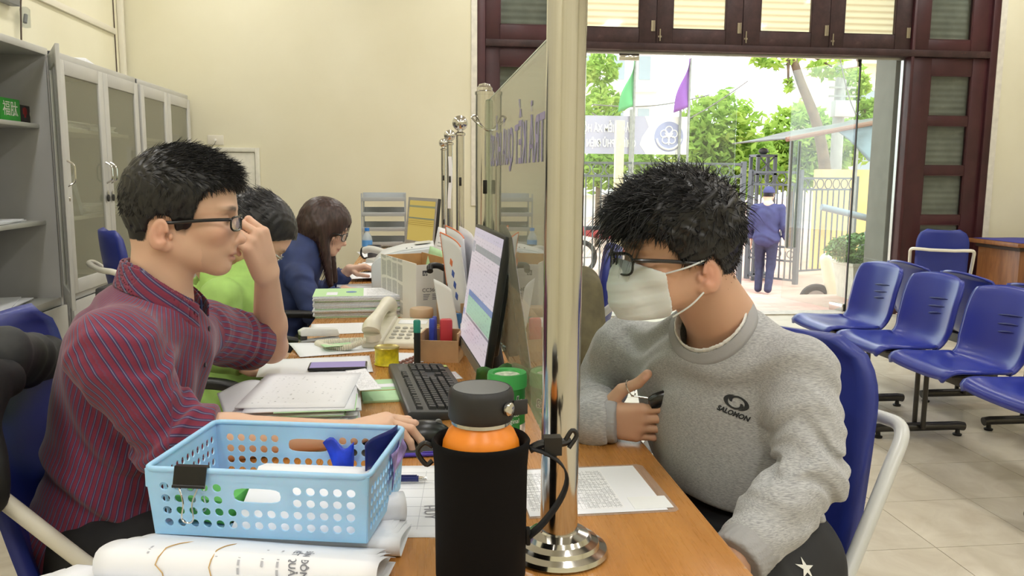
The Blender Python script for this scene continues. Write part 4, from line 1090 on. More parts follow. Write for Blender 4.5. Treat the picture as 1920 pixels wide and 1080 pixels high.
def pen(label, c, rz, body, L=0.14, r=0.0052, tip=steel):
    t = thing('ballpoint_pen', label, 'pen', c, rz)
    MB().tube([(-L/2, 0, r), (L*0.40, 0, r)], r, 12).build('barrel', body, t, smooth=True)
    MB().tube([(L*0.40, 0, r), (L*0.46, 0, r), (L*0.5, 0, r)], [r*0.85, r*0.7, r*0.55], 12).build('button', tip, t, smooth=True)
    MB().bb(L*0.10, L*0.38, -0.0018, 0.0018, 2*r, 2*r+0.0016).build('clip', body, t, bevel=0.0005)
    MB().tube([(-L/2, 0, r), (-L/2-0.014, 0, r)], [r*0.9, 0.0012], 12).build('nose', body, t, smooth=True)
    return t
pen('thick navy pen lying across the printed form', (-0.06, 1.376, DZ+0.0035), math.radians(-4), M('pen_navy', (36, 44, 104), 0.25))
pen('slim violet pen at the top edge of the printed form', (-0.01, 1.505, DZ+0.0008), math.radians(1), M('pen_violet', (72, 56, 168), 0.25), 0.13, 0.0042)

# ---- insulated bottle in a black sleeve
bt = thing('water_bottle', 'orange insulated bottle with black cap in a black neoprene sleeve', 'bottle', (0.074, 0.985, DZ), math.radians(0))
neo = M('neoprene', (11, 11, 13), 0.9, spec=0.2, bump=0.25, bscale=1200, bdist=0.0004)
MB().lathe([(0.0, 0.002), (0.040, 0.002), (0.052, 0.012), (0.0555, 0.03), (0.0560, 0.10), (0.0565, 0.17), (0.0585, 0.197), (0.0600, 0.203), (0.0575, 0.2065), (0.0535, 0.203), (0.0525, 0.19), (0.0525, 0.05), (0, 0.05)], (0, 0, 0), 48, None, 1.02, 0.98).build('sleeve', neo, bt, smooth=True, angle=70)
MB().lathe([(0.048, 0.06), (0.0490, 0.185), (0.0470, 0.203), (0.0410, 0.216), (0.0345, 0.222), (0.0335, 0.226), (0, 0.226)], (0, 0, 0), 40).build('flask', M('orange_coat', (238, 138, 32), 0.35), bt, smooth=True, angle=60)
MB().lathe([(0.033, 0.224), (0.0365, 0.226), (0.0365, 0.2305), (0.033, 0.232)], (0, 0, 0), 40).build('neck_ring', steel, bt, smooth=True)
MB().lathe([(0.0, 0.231), (0.0385, 0.231), (0.0405, 0.235), (0.0405, 0.262), (0.0385, 0.2685), (0.0365, 0.2705), (0.0355, 0.2695), (0, 0.2695)], (0, 0, 0), 40).build('cap', M('cap_black', (34, 35, 38), 0.5), bt, smooth=True, angle=45)
MB().lathe([(0, 0), (0.0345, 0), (0.0345, 0.0012), (0, 0.0016)], (0, 0, 0.2693), 40).build('cap_top', M('cap_grey', (92, 94, 96), 0.45), bt, smooth=True)
MB().lathe([(0, 0), (0.0085, 0), (0.0085, 0.004), (0.006, 0.006), (0, 0.006)], (0.030, -0.029, 0.250), 20, rotm(0, PI/2, -0.75)).build('cap_button', steel, bt, smooth=True)
MB().box((0.047, -0.012, 0.247), (0.020, 0.004, 0.019), rotm(0, 0, 0.35)).build('cap_strap', M('cap_black', (34, 35, 38), 0.5), bt, bevel=0.0015)
strap = M('webbing', (26, 26, 28), 0.8, bump=0.3, bscale=1500)
MB().tube(spline([(-0.060, -0.005, 0.198), (-0.070, -0.006, 0.203), (-0.078, -0.006, 0.192), (-0.068, -0.006, 0.176), (-0.060, -0.005, 0.180)], 5), 0.0032, 8).build('strap_ring', M('black_plastic', (24, 24, 26), 0.4), bt, smooth=True)
MB().grid(lambda u, v: Vector((0.060+0.052*math.sin(PI*u)**0.8*(1-0.2*u), -0.010+0.018*(v-0.5), 0.195-0.115*u+0.012*math.sin(PI*u))), 16, 2).build('carry_strap', strap, bt, smooth=True, solid=0.0022)
MB().tube(spline([(0.060, -0.004, 0.19), (0.075, -0.004, 0.197), (0.10, 0.0, 0.196), (0.112, 0.004, 0.198)], 5), 0.0055, 8).bb(0.078, 0.10, -0.010, 0.006, 0.183, 0.206).build('strap_buckle', MATS['black_plastic'], bt, smooth=True)
MB().tube(spline([(0.105, 0.0, 0.198), (0.114, 0.0, 0.212), (0.120, 0.0, 0.205), (0.110, -0.002, 0.19)], 4), 0.003, 8).build('strap_hook', MATS['black_plastic'], bt, smooth=True)
MB().box((0.059, -0.006, 0.078), (0.006, 0.012, 0.022)).build('sleeve_tab', strap, bt, bevel=0.002)

# ---- green sweets can
cn = thing('sweets_can', 'green round sweets can with white script lettering against the glass', 'can', (0.1635, 1.52, DZ)); cn.scale = (1, 1, 1.16)
gcan = M('can_green', (38, 128, 52), 0.35); glid = M('lid_green', (70, 178, 92), 0.35)
MB().lathe([(0, 0), (0.034, 0), (0.0345, 0.004), (0.0345, 0.122), (0, 0.122)], (0, 0, 0), 40).build('can_body', gcan, cn, smooth=True)
MB().lathe([(0.0345, 0.112), (0.0375, 0.113), (0.0380, 0.130), (0.0360, 0.136), (0.027, 0.135), (0.025, 0.131), (0, 0.131)], (0, 0, 0), 40).build('lid', glid, cn, smooth=True, angle=50)
MB().lathe([(0, 0), (0.0245, 0), (0, 0.0008)], (0, 0, 0.1315), 32).build('lid_label', M('lid_label', (206, 212, 196), 0.4, var=0.2, vscale=120), cn)
def wrapc(r, z0, a0):
    return lambda co: Vector((r*math.cos(a0+co.x/r), r*math.sin(a0+co.x/r), z0+co.y))
for (off_, mt, ex) in ((0.0010, MATS['print_white'], 0.0350), (0.0, M('print_dark_green', (20, 56, 44), 0.5), 0.0353)):
    text_mesh('lettering', 'Ricola', 0.030, mt, cn, None, ext=0.0, shear=0.15, off=off_, conv=wrapc(ex, 0.090, -PI*0.55))
text_mesh('lettering', 'Kräuter\noriginal', 0.011, MATS['print_white'], cn, None, ext=0.0, conv=wrapc(0.0351, 0.066, -PI*0.45))
MB().grid(lambda u, v: Vector((0.0351*math.cos(-0.9+1.1*u), 0.0351*math.sin(-0.9+1.1*u), 0.008+0.045*v)), 10, 1).build('picture_label', M('label_flowers', (206, 196, 190), 0.5, var=0.25, vscale=90), cn)

# ---- laminated notice on the customers' side
ln = thing('laminated_sheet', 'laminated printed table lying on the customers\' edge of the desk', 'paper', (0.288, 1.318, DZ), math.radians(1.5))
MB().prism([(-0.125, -0.108), (0.110, -0.108), (0.118, -0.10), (0.118, 0.100), (0.110, 0.108), (-0.125, 0.108)], 'z', 0.0003, 0.001).build('laminate', glassy('laminate_film', (250, 248, 245), 1.45, 0.12, 0.22, (225, 205, 190)), ln)
def qgrid(x0, x1, y0, y1, z): return MB().grid(lambda u, v: Vector((x0+(x1-x0)*u, y0+(y1-y0)*v, z)), 1, 1)
qgrid(-0.123, 0.100, -0.101, 0.101, 0.0013).build('page', plain, ln, solid=0.0002)
pm_tab2 = print_mat('notice_table', lines=30, cols=22, table=True, ink_c=(126, 128, 138), margin=0.02, dens=0.9, rot=False)
qgrid(-0.120, 0.035, -0.086, 0.086, 0.0016).build('table_print', pm_tab2, ln)
qgrid(0.048, 0.112, -0.094, -0.045, 0.0017).build('sticker', M('sticker_white', (236, 238, 240), 0.5), ln, solid=0.0003)
o = sheet('tint_sheet', 'sheet with orange printed band behind the bottle strap on the desk', (0.12, 1.36, DZ), 0.09, 0.20, 0.02, print_mat('orange_band', (240, 232, 228), (226, 96, 60), lines=7, dens=0.5, fill=0.7))

# ---- paper stack in front of the man's hand
for k in range(13):
    z = DZ+0.0036*k; a = random.uniform(-5, 6) if k < 12 else -3
    mt = plain if k < 12 else pm_doc
    nm = thing('document_bundle', 'printed form on top of the document stack before the keyboard' if k == 12 else 'white stapled document, %s from the top of the stack before the keyboard' % ORD[12-k], 'documents', (-0.262+random.uniform(-.012, .012)*(k < 12), 1.85+random.uniform(-.02, .02)*(k < 12), z), math.radians(a), 'document stack before the keyboard')
    MB().grid(lambda u, v: Vector(((u-0.5)*0.225, (v-0.5)*0.29, 0.0022+0.0022*math.sin(u*3+k)*(v > 0.3)*math.sin(v*4+k)**2)), 8, 8).build('pages', mt, nm, smooth=True, solid=0.0028)
    if k in (3, 8, 11): MB().bb(-0.05, 0.115, -0.150, -0.02, 0.0005, 0.0015).build('green_slip', green_pl, nm)
sheet('paper_sheet', 'loose white sheet sticking out left of the document stack', (-0.385, 1.83, DZ+0.016), 0.10, 0.22, math.radians(18), plain, curl=0.03)
sheet('paper_sheet', 'white strip with printed squares leaning right of the document stack', (-0.135, 1.93, DZ+0.045), 0.05, 0.20, math.radians(14), pm_text, curl=0.004)
gn = thing('green_booklet', 'pale green booklet with a rubber band beside the keyboard', 'booklet', (-0.098, 1.985, DZ), math.radians(6))
MB().bb(-0.045, 0.045, -0.10, 0.10, 0, 0.006).build('cover', green_pl, gn, bevel=0.001)
MB().bb(-0.01, 0.043, 0.02, 0.05, 0.006, 0.0066).build('label', plain, gn)
MB().bb(-0.047, 0.047, -0.012, -0.010, -0.0005, 0.0072).build('rubber_band', M('rubber_tan', (200, 164, 104), 0.5), gn)
# ---- phone, tin, pills
sp = thing('smartphone', 'dark smartphone with a lilac lit screen by the yellow tin', 'phone', (-0.222, 2.235, DZ+0.004), math.radians(2))
MB().bb(-0.078, 0.078, -0.037, 0.037, 0, 0.008).build('body', M('phone_black', (30, 30, 36), 0.3), sp, bevel=0.003)
MB().bb(-0.073, 0.073, -0.033, 0.033, 0.008, 0.0084).build('screen', emit('phone_screen', (178, 160, 214), 0.7), sp)
tn = thing('yellow_tin', 'small open yellow tin next to the telephone', 'tin', (-0.092, 2.275, DZ))
MB().lathe([(0, 0.0), (0.033, 0.0), (0.0355, 0.003), (0.033, 0.007), (0.033, 0.044), (0.0355, 0.049), (0.0335, 0.051), (0.0325, 0.049), (0.032, 0.012), (0, 0.012)], (0, 0, 0), 36).build('tin', M('tin_yellow', (214, 206, 40), 0.4, var=0.12, vscale=60), tn, smooth=True, angle=45)
MB().lathe([(0.0336, 0.0475), (0.0358, 0.049), (0.0340, 0.0515), (0.0322, 0.050)], (0, 0, 0), 36).build('tin_rim', M('tin_gold', (176, 160, 90), 0.3, 0.8), tn, smooth=True)
bp = thing('pill_blister', 'foil blister pack of brown pills beside the keyboard', 'medicine', (-0.022, 2.315, DZ), math.radians(60))
MB().bb(-0.06, 0.06, -0.022, 0.022, 0, 0.002).build('foil', M('foil', (206, 204, 204), 0.3, 0.6), bp, bevel=0.0005)
for i in range(6):
    for j in range(2): MB().lathe([(0.0075, 0), (0.0065, 0.004), (0.003, 0.006), (0, 0.0065)], (-0.05+0.02*i, -0.011+0.022*j, 0.002), 12).build('pill', M('pill_brown', (140, 92, 80), 0.35), bp, smooth=True)
# ---- desk telephone
ph = thing('desk_telephone', 'cream push-button telephone with coiled cord', 'telephone', (-0.062, 2.58, DZ), math.radians(-12))
cre = M('phone_cream', (226, 222, 204), 0.4, var=0.02); btn = M('phone_button', (176, 174, 164), 0.45)
MB().prism([(-0.105, 0.0), (-0.105, 0.022), (0.09, 0.062), (0.105, 0.055), (0.105, 0.0)], 'x', -0.03, 0.095).build('base', cre, ph, bevel=0.006, bseg=3)
MB().prism([(-0.11, 0.0), (-0.11, 0.028), (0.09, 0.070), (0.108, 0.06), (0.108, 0.0)], 'x', -0.095, -0.028).build('cradle', cre, ph, bevel=0.008, bseg=3)
sl = math.atan2(0.04, 0.195)
for r in range(4):
    for c_ in range(4):
        MB().lathe([(0, 0), (0.0088 if c_ < 3 else 0.006, 0), (0.0075 if c_ < 3 else 0.005, 0.004), (0, 0.0052)], (-0.008+0.024*c_, -0.075+0.026*r, 0.0285+0.026*r*0.205), 14, rotm(sl), 1.05, 0.8).build('button', btn, ph, smooth=True)
MB().box((0.03, 0.055, 0.0555), (0.09, 0.03, 0.002), rotm(sl)).build('name_card', M('sticker_white', (236, 238, 240), 0.5), ph)
hp = spline([(-0.062, -0.115, 0.055), (-0.062, -0.095, 0.074), (-0.062, -0.03, 0.088), (-0.062, 0.04, 0.102), (-0.062, 0.09, 0.106), (-0.062, 0.112, 0.092)], 6)
MB().tube(hp, [0.028-0.010*math.sin(PI*min(1, max(0, (i-4)/(len(hp)-9)))) for i in range(len(hp))], 18).build('handset', cre, ph, smooth=True)
for y, z in ((-0.10, 0.048), (0.10, 0.082)): MB().lathe([(0.026, 0), (0.028, -0.02), (0.018, -0.026), (0, -0.026)], (-0.062, y, z), 20, rotm(sl)).build('handset_cup', cre, ph, smooth=True)
cl = []
path = spline([(-0.075, -0.13, 0.03), (-0.13, -0.155, 0.012), (-0.20, -0.135, 0.010), (-0.235, -0.09, 0.010), (-0.18, -0.055, 0.010), (-0.11, -0.04, 0.012)], 110)
for i, p in enumerate(path):
    a = i*0.75; tn_ = (path[min(i+1, len(path)-1)]-path[max(i-1, 0)]).normalized(); sd = tn_.cross(Vector((0, 0, 1))).normalized()
    cl.append(p+sd*0.0075*math.cos(a)+Vector((0, 0, 1))*0.0075*math.sin(a))
MB().tube(cl, 0.0024, 5).build('coiled_cord', cre, ph, smooth=True)
# ---- stapler and loose papers
stp = thing('stapler', 'light grey stapler on the papers left of the telephone', 'stapler', (-0.312, 2.60, DZ+0.005), math.radians(28))
MB().bb(-0.065, 0.06, -0.014, 0.014, 0, 0.008).build('base', M('stapler_grey', (170, 172, 176), 0.4), stp, bevel=0.002)
MB().prism([(-0.065, 0.022), (-0.068, 0.038), (-0.05, 0.046), (0.055, 0.034), (0.062, 0.012), (0.05, 0.010)], 'y', -0.013, 0.013).build('arm', M('stapler_white', (220, 220, 218), 0.4), stp, bevel=0.003)
MB().bb(-0.067, -0.045, -0.010, 0.010, 0.010, 0.024).build('staple_head', dark_steel, stp)
for (lab, c, w, h, a, mt, cu) in (
    ('white sheet under the resting elbow and smartphone', (-0.285, 2.27, DZ), 0.30, 0.21, 6, plain, 0.004),
    ('folded white sheet showing green inside by the stapler', (-0.25, 2.50, DZ), 0.26, 0.17, 20, plain, 0.014),
    ('small green slip on the folded sheet by the stapler', (-0.245, 2.47, DZ+0.016), 0.09, 0.05, 20, green_pl, 0.004),
    ('printed sheet lying in front of the green booklets', (-0.22, 2.83, DZ), 0.30, 0.20, 5, pm_text2, 0.003),
    ('white note under the base of the telephone', (-0.05, 2.36, DZ), 0.14, 0.12, -10, plain, 0.003),
    ('white card with red print at the foot of the near monitor', (0.075, 2.13, DZ), 0.055, 0.08, 12, print_mat('red_card', (232, 234, 240), (216, 110, 110), lines=5, dens=0.8, fill=0.9), 0.002),
    ('white page beneath the green booklet pile, jutting out behind it', (-0.14, 3.38, DZ+0.002), 0.30, 0.22, 4, plain, 0.004),
    ('printed pages before the woman in the navy jacket', (-0.20, 4.22, DZ+0.006), 0.30, 0.32, 4, pm_text2, 0.012),
    ('white folder beside the marker on the second desk', (-0.22, 3.85, DZ+0.004), 0.32, 0.20, 5, M('grey_white_folder', (214, 216, 222), 0.6), 0.016),
    ('white papers stacked near the far mug', (-0.20, 4.75, DZ+0.004), 0.26, 0.3, 0, plain, 0.014),
    ('papers spread on the far desk beside the drinking bottle', (-0.26, 5.35, DZ), 0.24, 0.30, 12, pm_text2, 0.012)):
    sheet('paper_sheet', lab, c, w, h, math.radians(a), mt, curl=cu)
o = MB().tube([(-0.06, 0, 0.009), (0.06, 0, 0.009)], 0.009, 12).build('green_marker', M('marker_green', (64, 128, 100), 0.4), smooth=True); o.location = (-0.10, 3.84, DZ+0.021); o.rotation_euler = (0, 0, 0.15); tag(o, 'green marker lying on the white folder of the second desk', 'marker')
o = MB().lathe([(0, 0), (0.012, 0), (0.012, 0.024), (0, 0.026)], (0, 0, 0), 16).build('small_cap', M('cap_white', (238, 236, 228), 0.4), smooth=True); o.location = (-0.225, 3.52, DZ); tag(o, 'tiny white cap standing near the green booklets', 'cap')
# ---- pile of green and white booklets
for k in range(14):
    top = k == 13
    b = thing('booklet', 'topmost booklet with green cover and blue emblem on the pile' if top else 'thin printed booklet, %s from the top of the pile beside the carton' % ORD[13-k], 'booklet', (-0.232+random.uniform(-.006, .006), 3.14+random.uniform(-.006, .006), DZ+0.0058*k), math.radians(4+random.uniform(-1.6, 1.6)), 'pile of booklets')
    w, h = 0.315, 0.21
    MB().bb(-w/2, w/2, -h/2, h/2, 0.0006, 0.0048).build('pages', M('page_edge', (216, 218, 224), 0.7, var=0.08, vscale=200) if k % 5 else M('page_edge_green', (192, 212, 190), 0.7, var=0.08, vscale=200), b)
    if top:
        MB().grid(lambda u, v: Vector((-w/2+w*0.58*u, -h/2+h*v, 0.0052)), 1, 1).build('green_cover', pm_green, b, solid=0.0004)
        MB().grid(lambda u, v: Vector((-w/2+w*0.58+w*0.42*u, -h/2+h*v, 0.0052)), 1, 1).build('printed_page', pm_text, b, solid=0.0004)
        MB().lathe([(0, 0), (0.020, 0), (0.020, 0.0006), (0, 0.0006)], (-0.02, 0.0, 0.0056), 20).build('emblem', M('emblem_blue', (110, 140, 190), 0.6), b)
        MB().bb(-0.11, -0.07, -0.075, -0.0, 0.0055, 0.006).build('label', plain, b)
    else: MB().bb(-w/2-0.001, w/2+0.001, -h/2-0.001, h/2+0.001, 0.0047, 0.0055).build('cover', plain if k % 5 else green_pl, b)
# ---- open cartridge carton
cb_ = thing('cartridge_carton', 'open white and grey cardboard carton printed CC364A', 'carton', (0.0, 3.10, DZ), math.radians(-70))
# local x along the big printed side (towards the camera), y depth
t = NT('carton_print'); t.setp(rough=0.6)
tc = t.add('ShaderNodeTexCoord'); x, y, z = t.sep(tc.outputs['UV'])
fx = t.math('FRACT', t.math('MULTIPLY', x, 6.2)); fy = t.math('FRACT', t.math('ADD', t.math('MULTIPLY', y, 3.0), t.math('MULTIPLY', t.noise(tc.outputs['UV'], 3, 1), 0.5)))
blk = t.math('MULTIPLY', t.math('MULTIPLY', t.math('GREATER_THAN', fx, 0.16), t.math('GREATER_THAN', fy, 0.14)), t.math('LESS_THAN', x, 0.64))
blk = t.math('MULTIPLY', blk, t.math('GREATER_THAN', y, 0.06))
c_ = t.mix(t.math('MULTIPLY', blk, t.math('ADD', 0.35, t.math('MULTIPLY', t.noise(tc.outputs['UV'], 26, 2), 0.5))), (232, 230, 224), (160, 160, 158))
cr_ = t.math('MULTIPLY', t.math('LESS_THAN', y, 0.2), t.math('LESS_THAN', x, 0.5))
t.base(t.mix(t.math('MULTIPLY', cr_, t.math('MULTIPLY', t.noise(tc.outputs['UV'], 14, 3), 0.5)), c_, (110, 84, 84)))
brown = M('cardboard', (186, 146, 96), 0.8, var=0.05)
CL, CD, CHt = 0.40, 0.17, 0.215
MB().grid(lambda u, v: Vector((-CL/2+CL*u, -CD/2, CHt*v+0.0)), 1, 1).build('printed_side', MATS['carton_print'], cb_, solid=0.003)
MB().grid(lambda u, v: Vector((-CL/2+CL*u, -CD/2+0.002, CHt*v)), 1, 1).build('side_lining', brown, cb_, solid=0.001)
MB().bb(-CL/2, CL/2, CD/2-0.003, CD/2, 0, CHt).build('rear_side', brown, cb_)
for s in (-1, 1): MB().bb(s*CL/2-0.0015, s*CL/2+0.0015, -CD/2, CD/2, 0, CHt*0.98).build('end_side', brown if s < 0 else M('carton_white', (226, 224, 218), 0.6), cb_)
MB().bb(-CL/2, CL/2, -CD/2, CD/2, 0.0, 0.003).build('bottom', brown, cb_)
ex_ = CL/2+0.0018
text_mesh('lettering', 'CC364A', 0.019, M('print_dark', (70, 70, 76), 0.6), cb_, frame4((ex_, -0.030, 0.120), (0, 1, 0), (0, 0, 1)), ext=0.0002)
MB().bb(ex_-0.0004, ex_+0.0004, -0.062, -0.044, 0.172, 0.190).build('logo_plate', M('print_dark', (70, 70, 76), 0.6), cb_)
text_mesh('lettering', 'hp', 0.015, MATS['print_white'], cb_, frame4((ex_+0.0006, -0.053, 0.180), (0, 1, 0), (0, 0, 1)), ext=0.0001, shear=0.3)
for i in range(2):
    for k in range(4): MB().bb(ex_-0.0004, ex_+0.0003, -0.060+0.034*i, -0.035+0.032*i-0.003*k, 0.104-0.006*k, 0.1065-0.006*k).build('small_print', grey_ink, cb_)
# things standing in the carton and organiser behind
def upright(name, label, c, w, h, rz, lean, mat, cat='document', bend=0.02, edge=None):
    """a sheet or envelope standing on edge"""
    t = thing(name, label, cat, c, rz)
    MB().grid(lambda u, v: Vector(((u-0.5)*w, bend*math.sin(u*2.4+0.4)*v+lean*v, h*v*(1-0.10*u*v))), 10, 12).build('sheet', mat, t, smooth=True, solid=0.0015)
    if edge is not None:
        MB().tube([Vector((-0.5*w, bend*math.sin(0.4)*v+lean*v, h*v)) for v in [i/10 for i in range(11)]], 0.0022, 6).tube([Vector(((u-0.5)*w, bend*math.sin(u*2.4+0.4)+lean, h*(1-0.10*u))) for u in [i/10 for i in range(11)]], 0.0022, 6).build('border', edge, t)
    return t
orange_ed = M('orange_edge', (222, 120, 72), 0.6)
upright('upright_document', 'printed sheet with green foot standing behind the carton', (0.055, 3.30, DZ+0.01), 0.17, 0.30, math.radians(-62), 0.06, print_mat('upright_print', lines=22, dens=0.9, ink_c=(130, 132, 138)), bend=0.03)
upright('paper_sheet', 'pale green sheet edge showing inside the carton', (0.02, 3.16, DZ+0.01), 0.15, 0.235, math.radians(-66), 0.05, green_pl, 'paper')
upright('postal_envelope', 'white envelope with orange border standing behind the near monitor', (0.142, 2.84, DZ+0.045), 0.20, 0.30, math.radians(-74), -0.03, plain, 'envelope', 0.02, orange_ed)
e2 = upright('postal_envelope', 'white postal envelope with blue and orange stripes, in front of the other envelopes', (0.136, 2.70, DZ+0.045), 0.24, 0.285, math.radians(-76), -0.045, plain, 'envelope', 0.02, orange_ed)
for k in range(4): MB().box((0.09, -0.020-0.012*0.5-0.045*(0.75-0.13*k), 0.205-0.036*k), (0.022, 0.002, 0.018), rotm(0, 0.35)).build('stripe', M('stripe_blue', (50, 84, 170), 0.5) if k else orange_ed, e2)
upright('postal_envelope', 'grey-white envelope behind the striped postal envelope', (0.152, 2.80, DZ+0.045), 0.22, 0.30, math.radians(-80), 0.0, M('envelope_grey', (216, 216, 222), 0.6), 'envelope', 0.02)
upright('folded_letter', 'folded white letter leaning left of the near monitor', (0.094, 2.52, DZ+0.04), 0.15, 0.16, math.radians(-70), -0.03, print_mat('letter_print', lines=14, dens=0.3), 'paper', 0.01)
og = thing('desk_organiser', 'plywood desk organiser holding envelopes behind the near monitor', 'organiser', (0.140, 2.68, DZ), math.radians(-78))
ply = M('plywood', (196, 160, 120), 0.6, var=0.06, vscale=12)
MB().bb(-0.15, 0.15, -0.052, 0.052, 0, 0.006).build('base', ply, og); MB().bb(-0.15, 0.15, 0.046, 0.052, 0.006, 0.19).build('back', ply, og); MB().bb(-0.15, 0.15, -0.052, -0.046, 0.006, 0.10).build('front', ply, og)
for s in (-1, 1): MB().bb(s*0.147-0.003, s*0.147+0.003, -0.046, 0.046, 0.006, 0.13).build('end', ply, og)
th_ = thing('tape_dispenser', 'black tape dispenser arm beside the carton lettering', 'dispenser', (0.100, 2.84, DZ), math.radians(-80))
MB().bb(-0.035, 0.035, -0.012, 0.012, 0, 0.20).build('holder', MATS['black_plastic'], th_, bevel=0.004)
MB().tube(spline([(-0.03, 0, 0.195), (-0.03, -0.03, 0.21), (-0.02, -0.06, 0.21), (0.0, -0.065, 0.195)], 5), 0.011, 10).build('arm', MATS['black_plastic'], th_, smooth=True)
pbx = thing('pen_box', 'small plywood pen box with markers beside the near monitor', 'pen holder', (0.062, 2.33, DZ), math.radians(-12))
for (a, b, c_, d) in ((-0.055, 0.055, -0.042, -0.037), (-0.055, 0.055, 0.037, 0.042), (-0.055, -0.05, -0.037, 0.037), (0.05, 0.055, -0.037, 0.037)): MB().bb(a, b, c_, d, 0, 0.062 if c_ < 0 and d < 0 else 0.082).build('side', ply, pbx)
MB().bb(-0.05, 0.05, -0.037, 0.037, 0, 0.004).build('bottom', ply, pbx)
def marker(label, c, h, r, col, tilt_=0.0, capc=None):
    t = thing('marker_pen', label, 'marker', c, rot=(tilt_, tilt_*0.5, 0)); 
    MB().tube([(0, 0, 0), (0, 0, h*0.72)], r, 14).build('barrel', M('mk_%d_%d_%d' % col, col, 0.4), t, smooth=True)
    MB().tube([(0, 0, h*0.72), (0, 0, h*0.97), (0, 0, h)], [r*1.08, r*1.08, r*0.8], 14).build('cap', M('mk_%d_%d_%d' % (capc or col), capc or col, 0.4), t, smooth=True)
marker('teal marker standing beside the plywood pen box', (-0.008, 2.275, DZ), 0.125, 0.0095, (30, 36, 38), 0.0, (40, 140, 120))
marker('blue marker in the plywood pen box', (0.032, 2.345, DZ+0.005), 0.112, 0.008, (60, 80, 190), 0.05)
marker('violet pen in the plywood pen box', (0.045, 2.355, DZ+0.005), 0.115, 0.006, (86, 96, 180), -0.05)
o = MB().box((0, 0, 0.055), (0.036, 0.026, 0.11)).build('red_stamp', M('stamp_red', (206, 60, 70), 0.4), bevel=0.007); o.location = (0.075, 2.345, DZ+0.005); tag(o, 'red self-inking stamp standing in the plywood pen box', 'stamp')
o = MB().tube([(0, 0, 0), (0, 0, 0.10)], 0.011, 14).build('glue_stick', M('glue_blue', (90, 150, 220), 0.4), smooth=True); o.location = (0.118, 2.52, DZ); tag(o, 'light blue glue stick behind the folded letter', 'glue stick')
jr = thing('cream_jar', 'mint jar with a beige lid in front of the carton', 'jar', (0.006, 2.80, DZ))
MB().lathe([(0, 0), (0.036, 0), (0.038, 0.005), (0.038, 0.042), (0, 0.042)], (0, 0, 0), 32).build('jar', M('mint', (140, 200, 190), 0.4), jr, smooth=True)
MB().lathe([(0, 0.043), (0.039, 0.043), (0.040, 0.047), (0.040, 0.068), (0.037, 0.073), (0, 0.074)], (0, 0, 0), 32).build('lid', M('beige_lid', (206, 178, 146), 0.5), jr, smooth=True)
o = MB().lathe([(0.018, 0), (0.030, 0), (0.030, 0.024), (0.018, 0.024), (0.018, 0)], (0, 0, 0), 32).build('tape_roll', M('tape_tan', (200, 160, 90), 0.35), smooth=True, angle=40); o.location = (0.050, 2.73, DZ); tag(o, 'roll of tan tape lying before the mint jar', 'tape')
o = MB().grid(lambda u, v: Vector((0.085*(u-0.5), 0.012*math.sin(v*4+u*5), 0.10*v+0.006*math.sin(u*9))), 8, 8).build('green_packet', M('packet_green', (54, 96, 44), 0.5, var=0.25, vscale=30), smooth=True, solid=0.004); o.location = (0.165, 1.80, DZ); o.rotation_euler = (0, 0, 0.15); tag(o, 'dark green packet behind the near monitor above the sweets can', 'packet')
o = MB().lathe([(0, 0), (0.03, 0), (0.032, 0.09), (0.02, 0.11), (0, 0.11)], (0, 0, 0), 20).build('white_cup', M('cup_white', (236, 236, 232), 0.35), smooth=True); o.location = (0.150, 2.39, DZ); tag(o, 'white plastic cup behind the near monitor cables', 'cup')
# ---- second desk: grey printer
pr = thing('receipt_printer', 'pale grey desktop printer with curved lid behind the carton', 'printer', (-0.055, 3.72, DZ), math.radians(0))
pg = M('printer_grey', (196, 204, 210), 0.45)
MB().prism([(-0.150, 0.0), (-0.150, 0.135), (-0.118, 0.168), (-0.03, 0.190), (0.10, 0.208), (0.12, 0.205), (0.12, 0.0)], 'y', -0.16, 0.16).build('body', pg, pr, bevel=0.006)
MB().prism([(-0.145, 0.142), (-0.11, 0.176), (-0.02, 0.200), (0.12, 0.216), (0.12, 0.207), (-0.02, 0.191), (-0.112, 0.166), (-0.14, 0.138)], 'y', -0.13, 0.165).build('lid', M('printer_light', (214, 218, 220), 0.4), pr, bevel=0.002)
MB().box((0.07, 0.05, 0.2165), (0.07, 0.12, 0.002), rotm(0, -0.11)).build('keypad', M('printer_pad', (200, 200, 190), 0.5), pr)
MB().tube(spline([(0.0, -0.1, 0.205), (0.004, -0.1, 0.19), (0.02, -0.1, 0.19), (0.024, -0.1, 0.207)], 4), 0.004, 6).build('lid_latch', M('dark_metal', (52, 50, 48), 0.4, 0.7), pr)
# ---- far desk: trays, monitor, bottle, mug
tr = thing('letter_tray', 'grey four-tier letter tray at the far end of the desks', 'tray', (-0.248, 6.0, DZ))
tg = M('tray_grey', (180, 186, 190), 0.5)
for k in range(4):
    z = 0.015+0.105*k
    MB().bb(-0.15, 0.15, -0.12, 0.12, z, z+0.004).build('tray_floor', tg, tr)
    MB().bb(-0.15, 0.15, -0.125, -0.12, z, z+0.028).build('tray_lip', tg, tr, bevel=0.001)
    MB().bb(-0.15, 0.15, 0.12, 0.125, z, z+0.055).build('tray_back', tg, tr)
for s in (-1, 1):
    for y in (-0.11, 0.11): MB().bb(s*0.15-0.005, s*0.15+0.005, y-0.008, y+0.008, 0, 0.385).build('upright', tg, tr)
for k in range(4): sheet('paper_sheet', ['papers in the bottom tier of the letter tray', 'papers in the second tier of the letter tray', 'papers in the third tier of the letter tray', 'papers in the top tier of the letter tray'][k], (-0.24, 5.99, DZ+0.020+0.105*k), 0.24, 0.2, 0.02, plain, curl=0.008, thick=0.004)
m2 = thing('computer_monitor', 'far monitor with a yellow page on screen beside the letter trays', 'monitor', (0.0, 5.55, DZ), math.radians(-62))
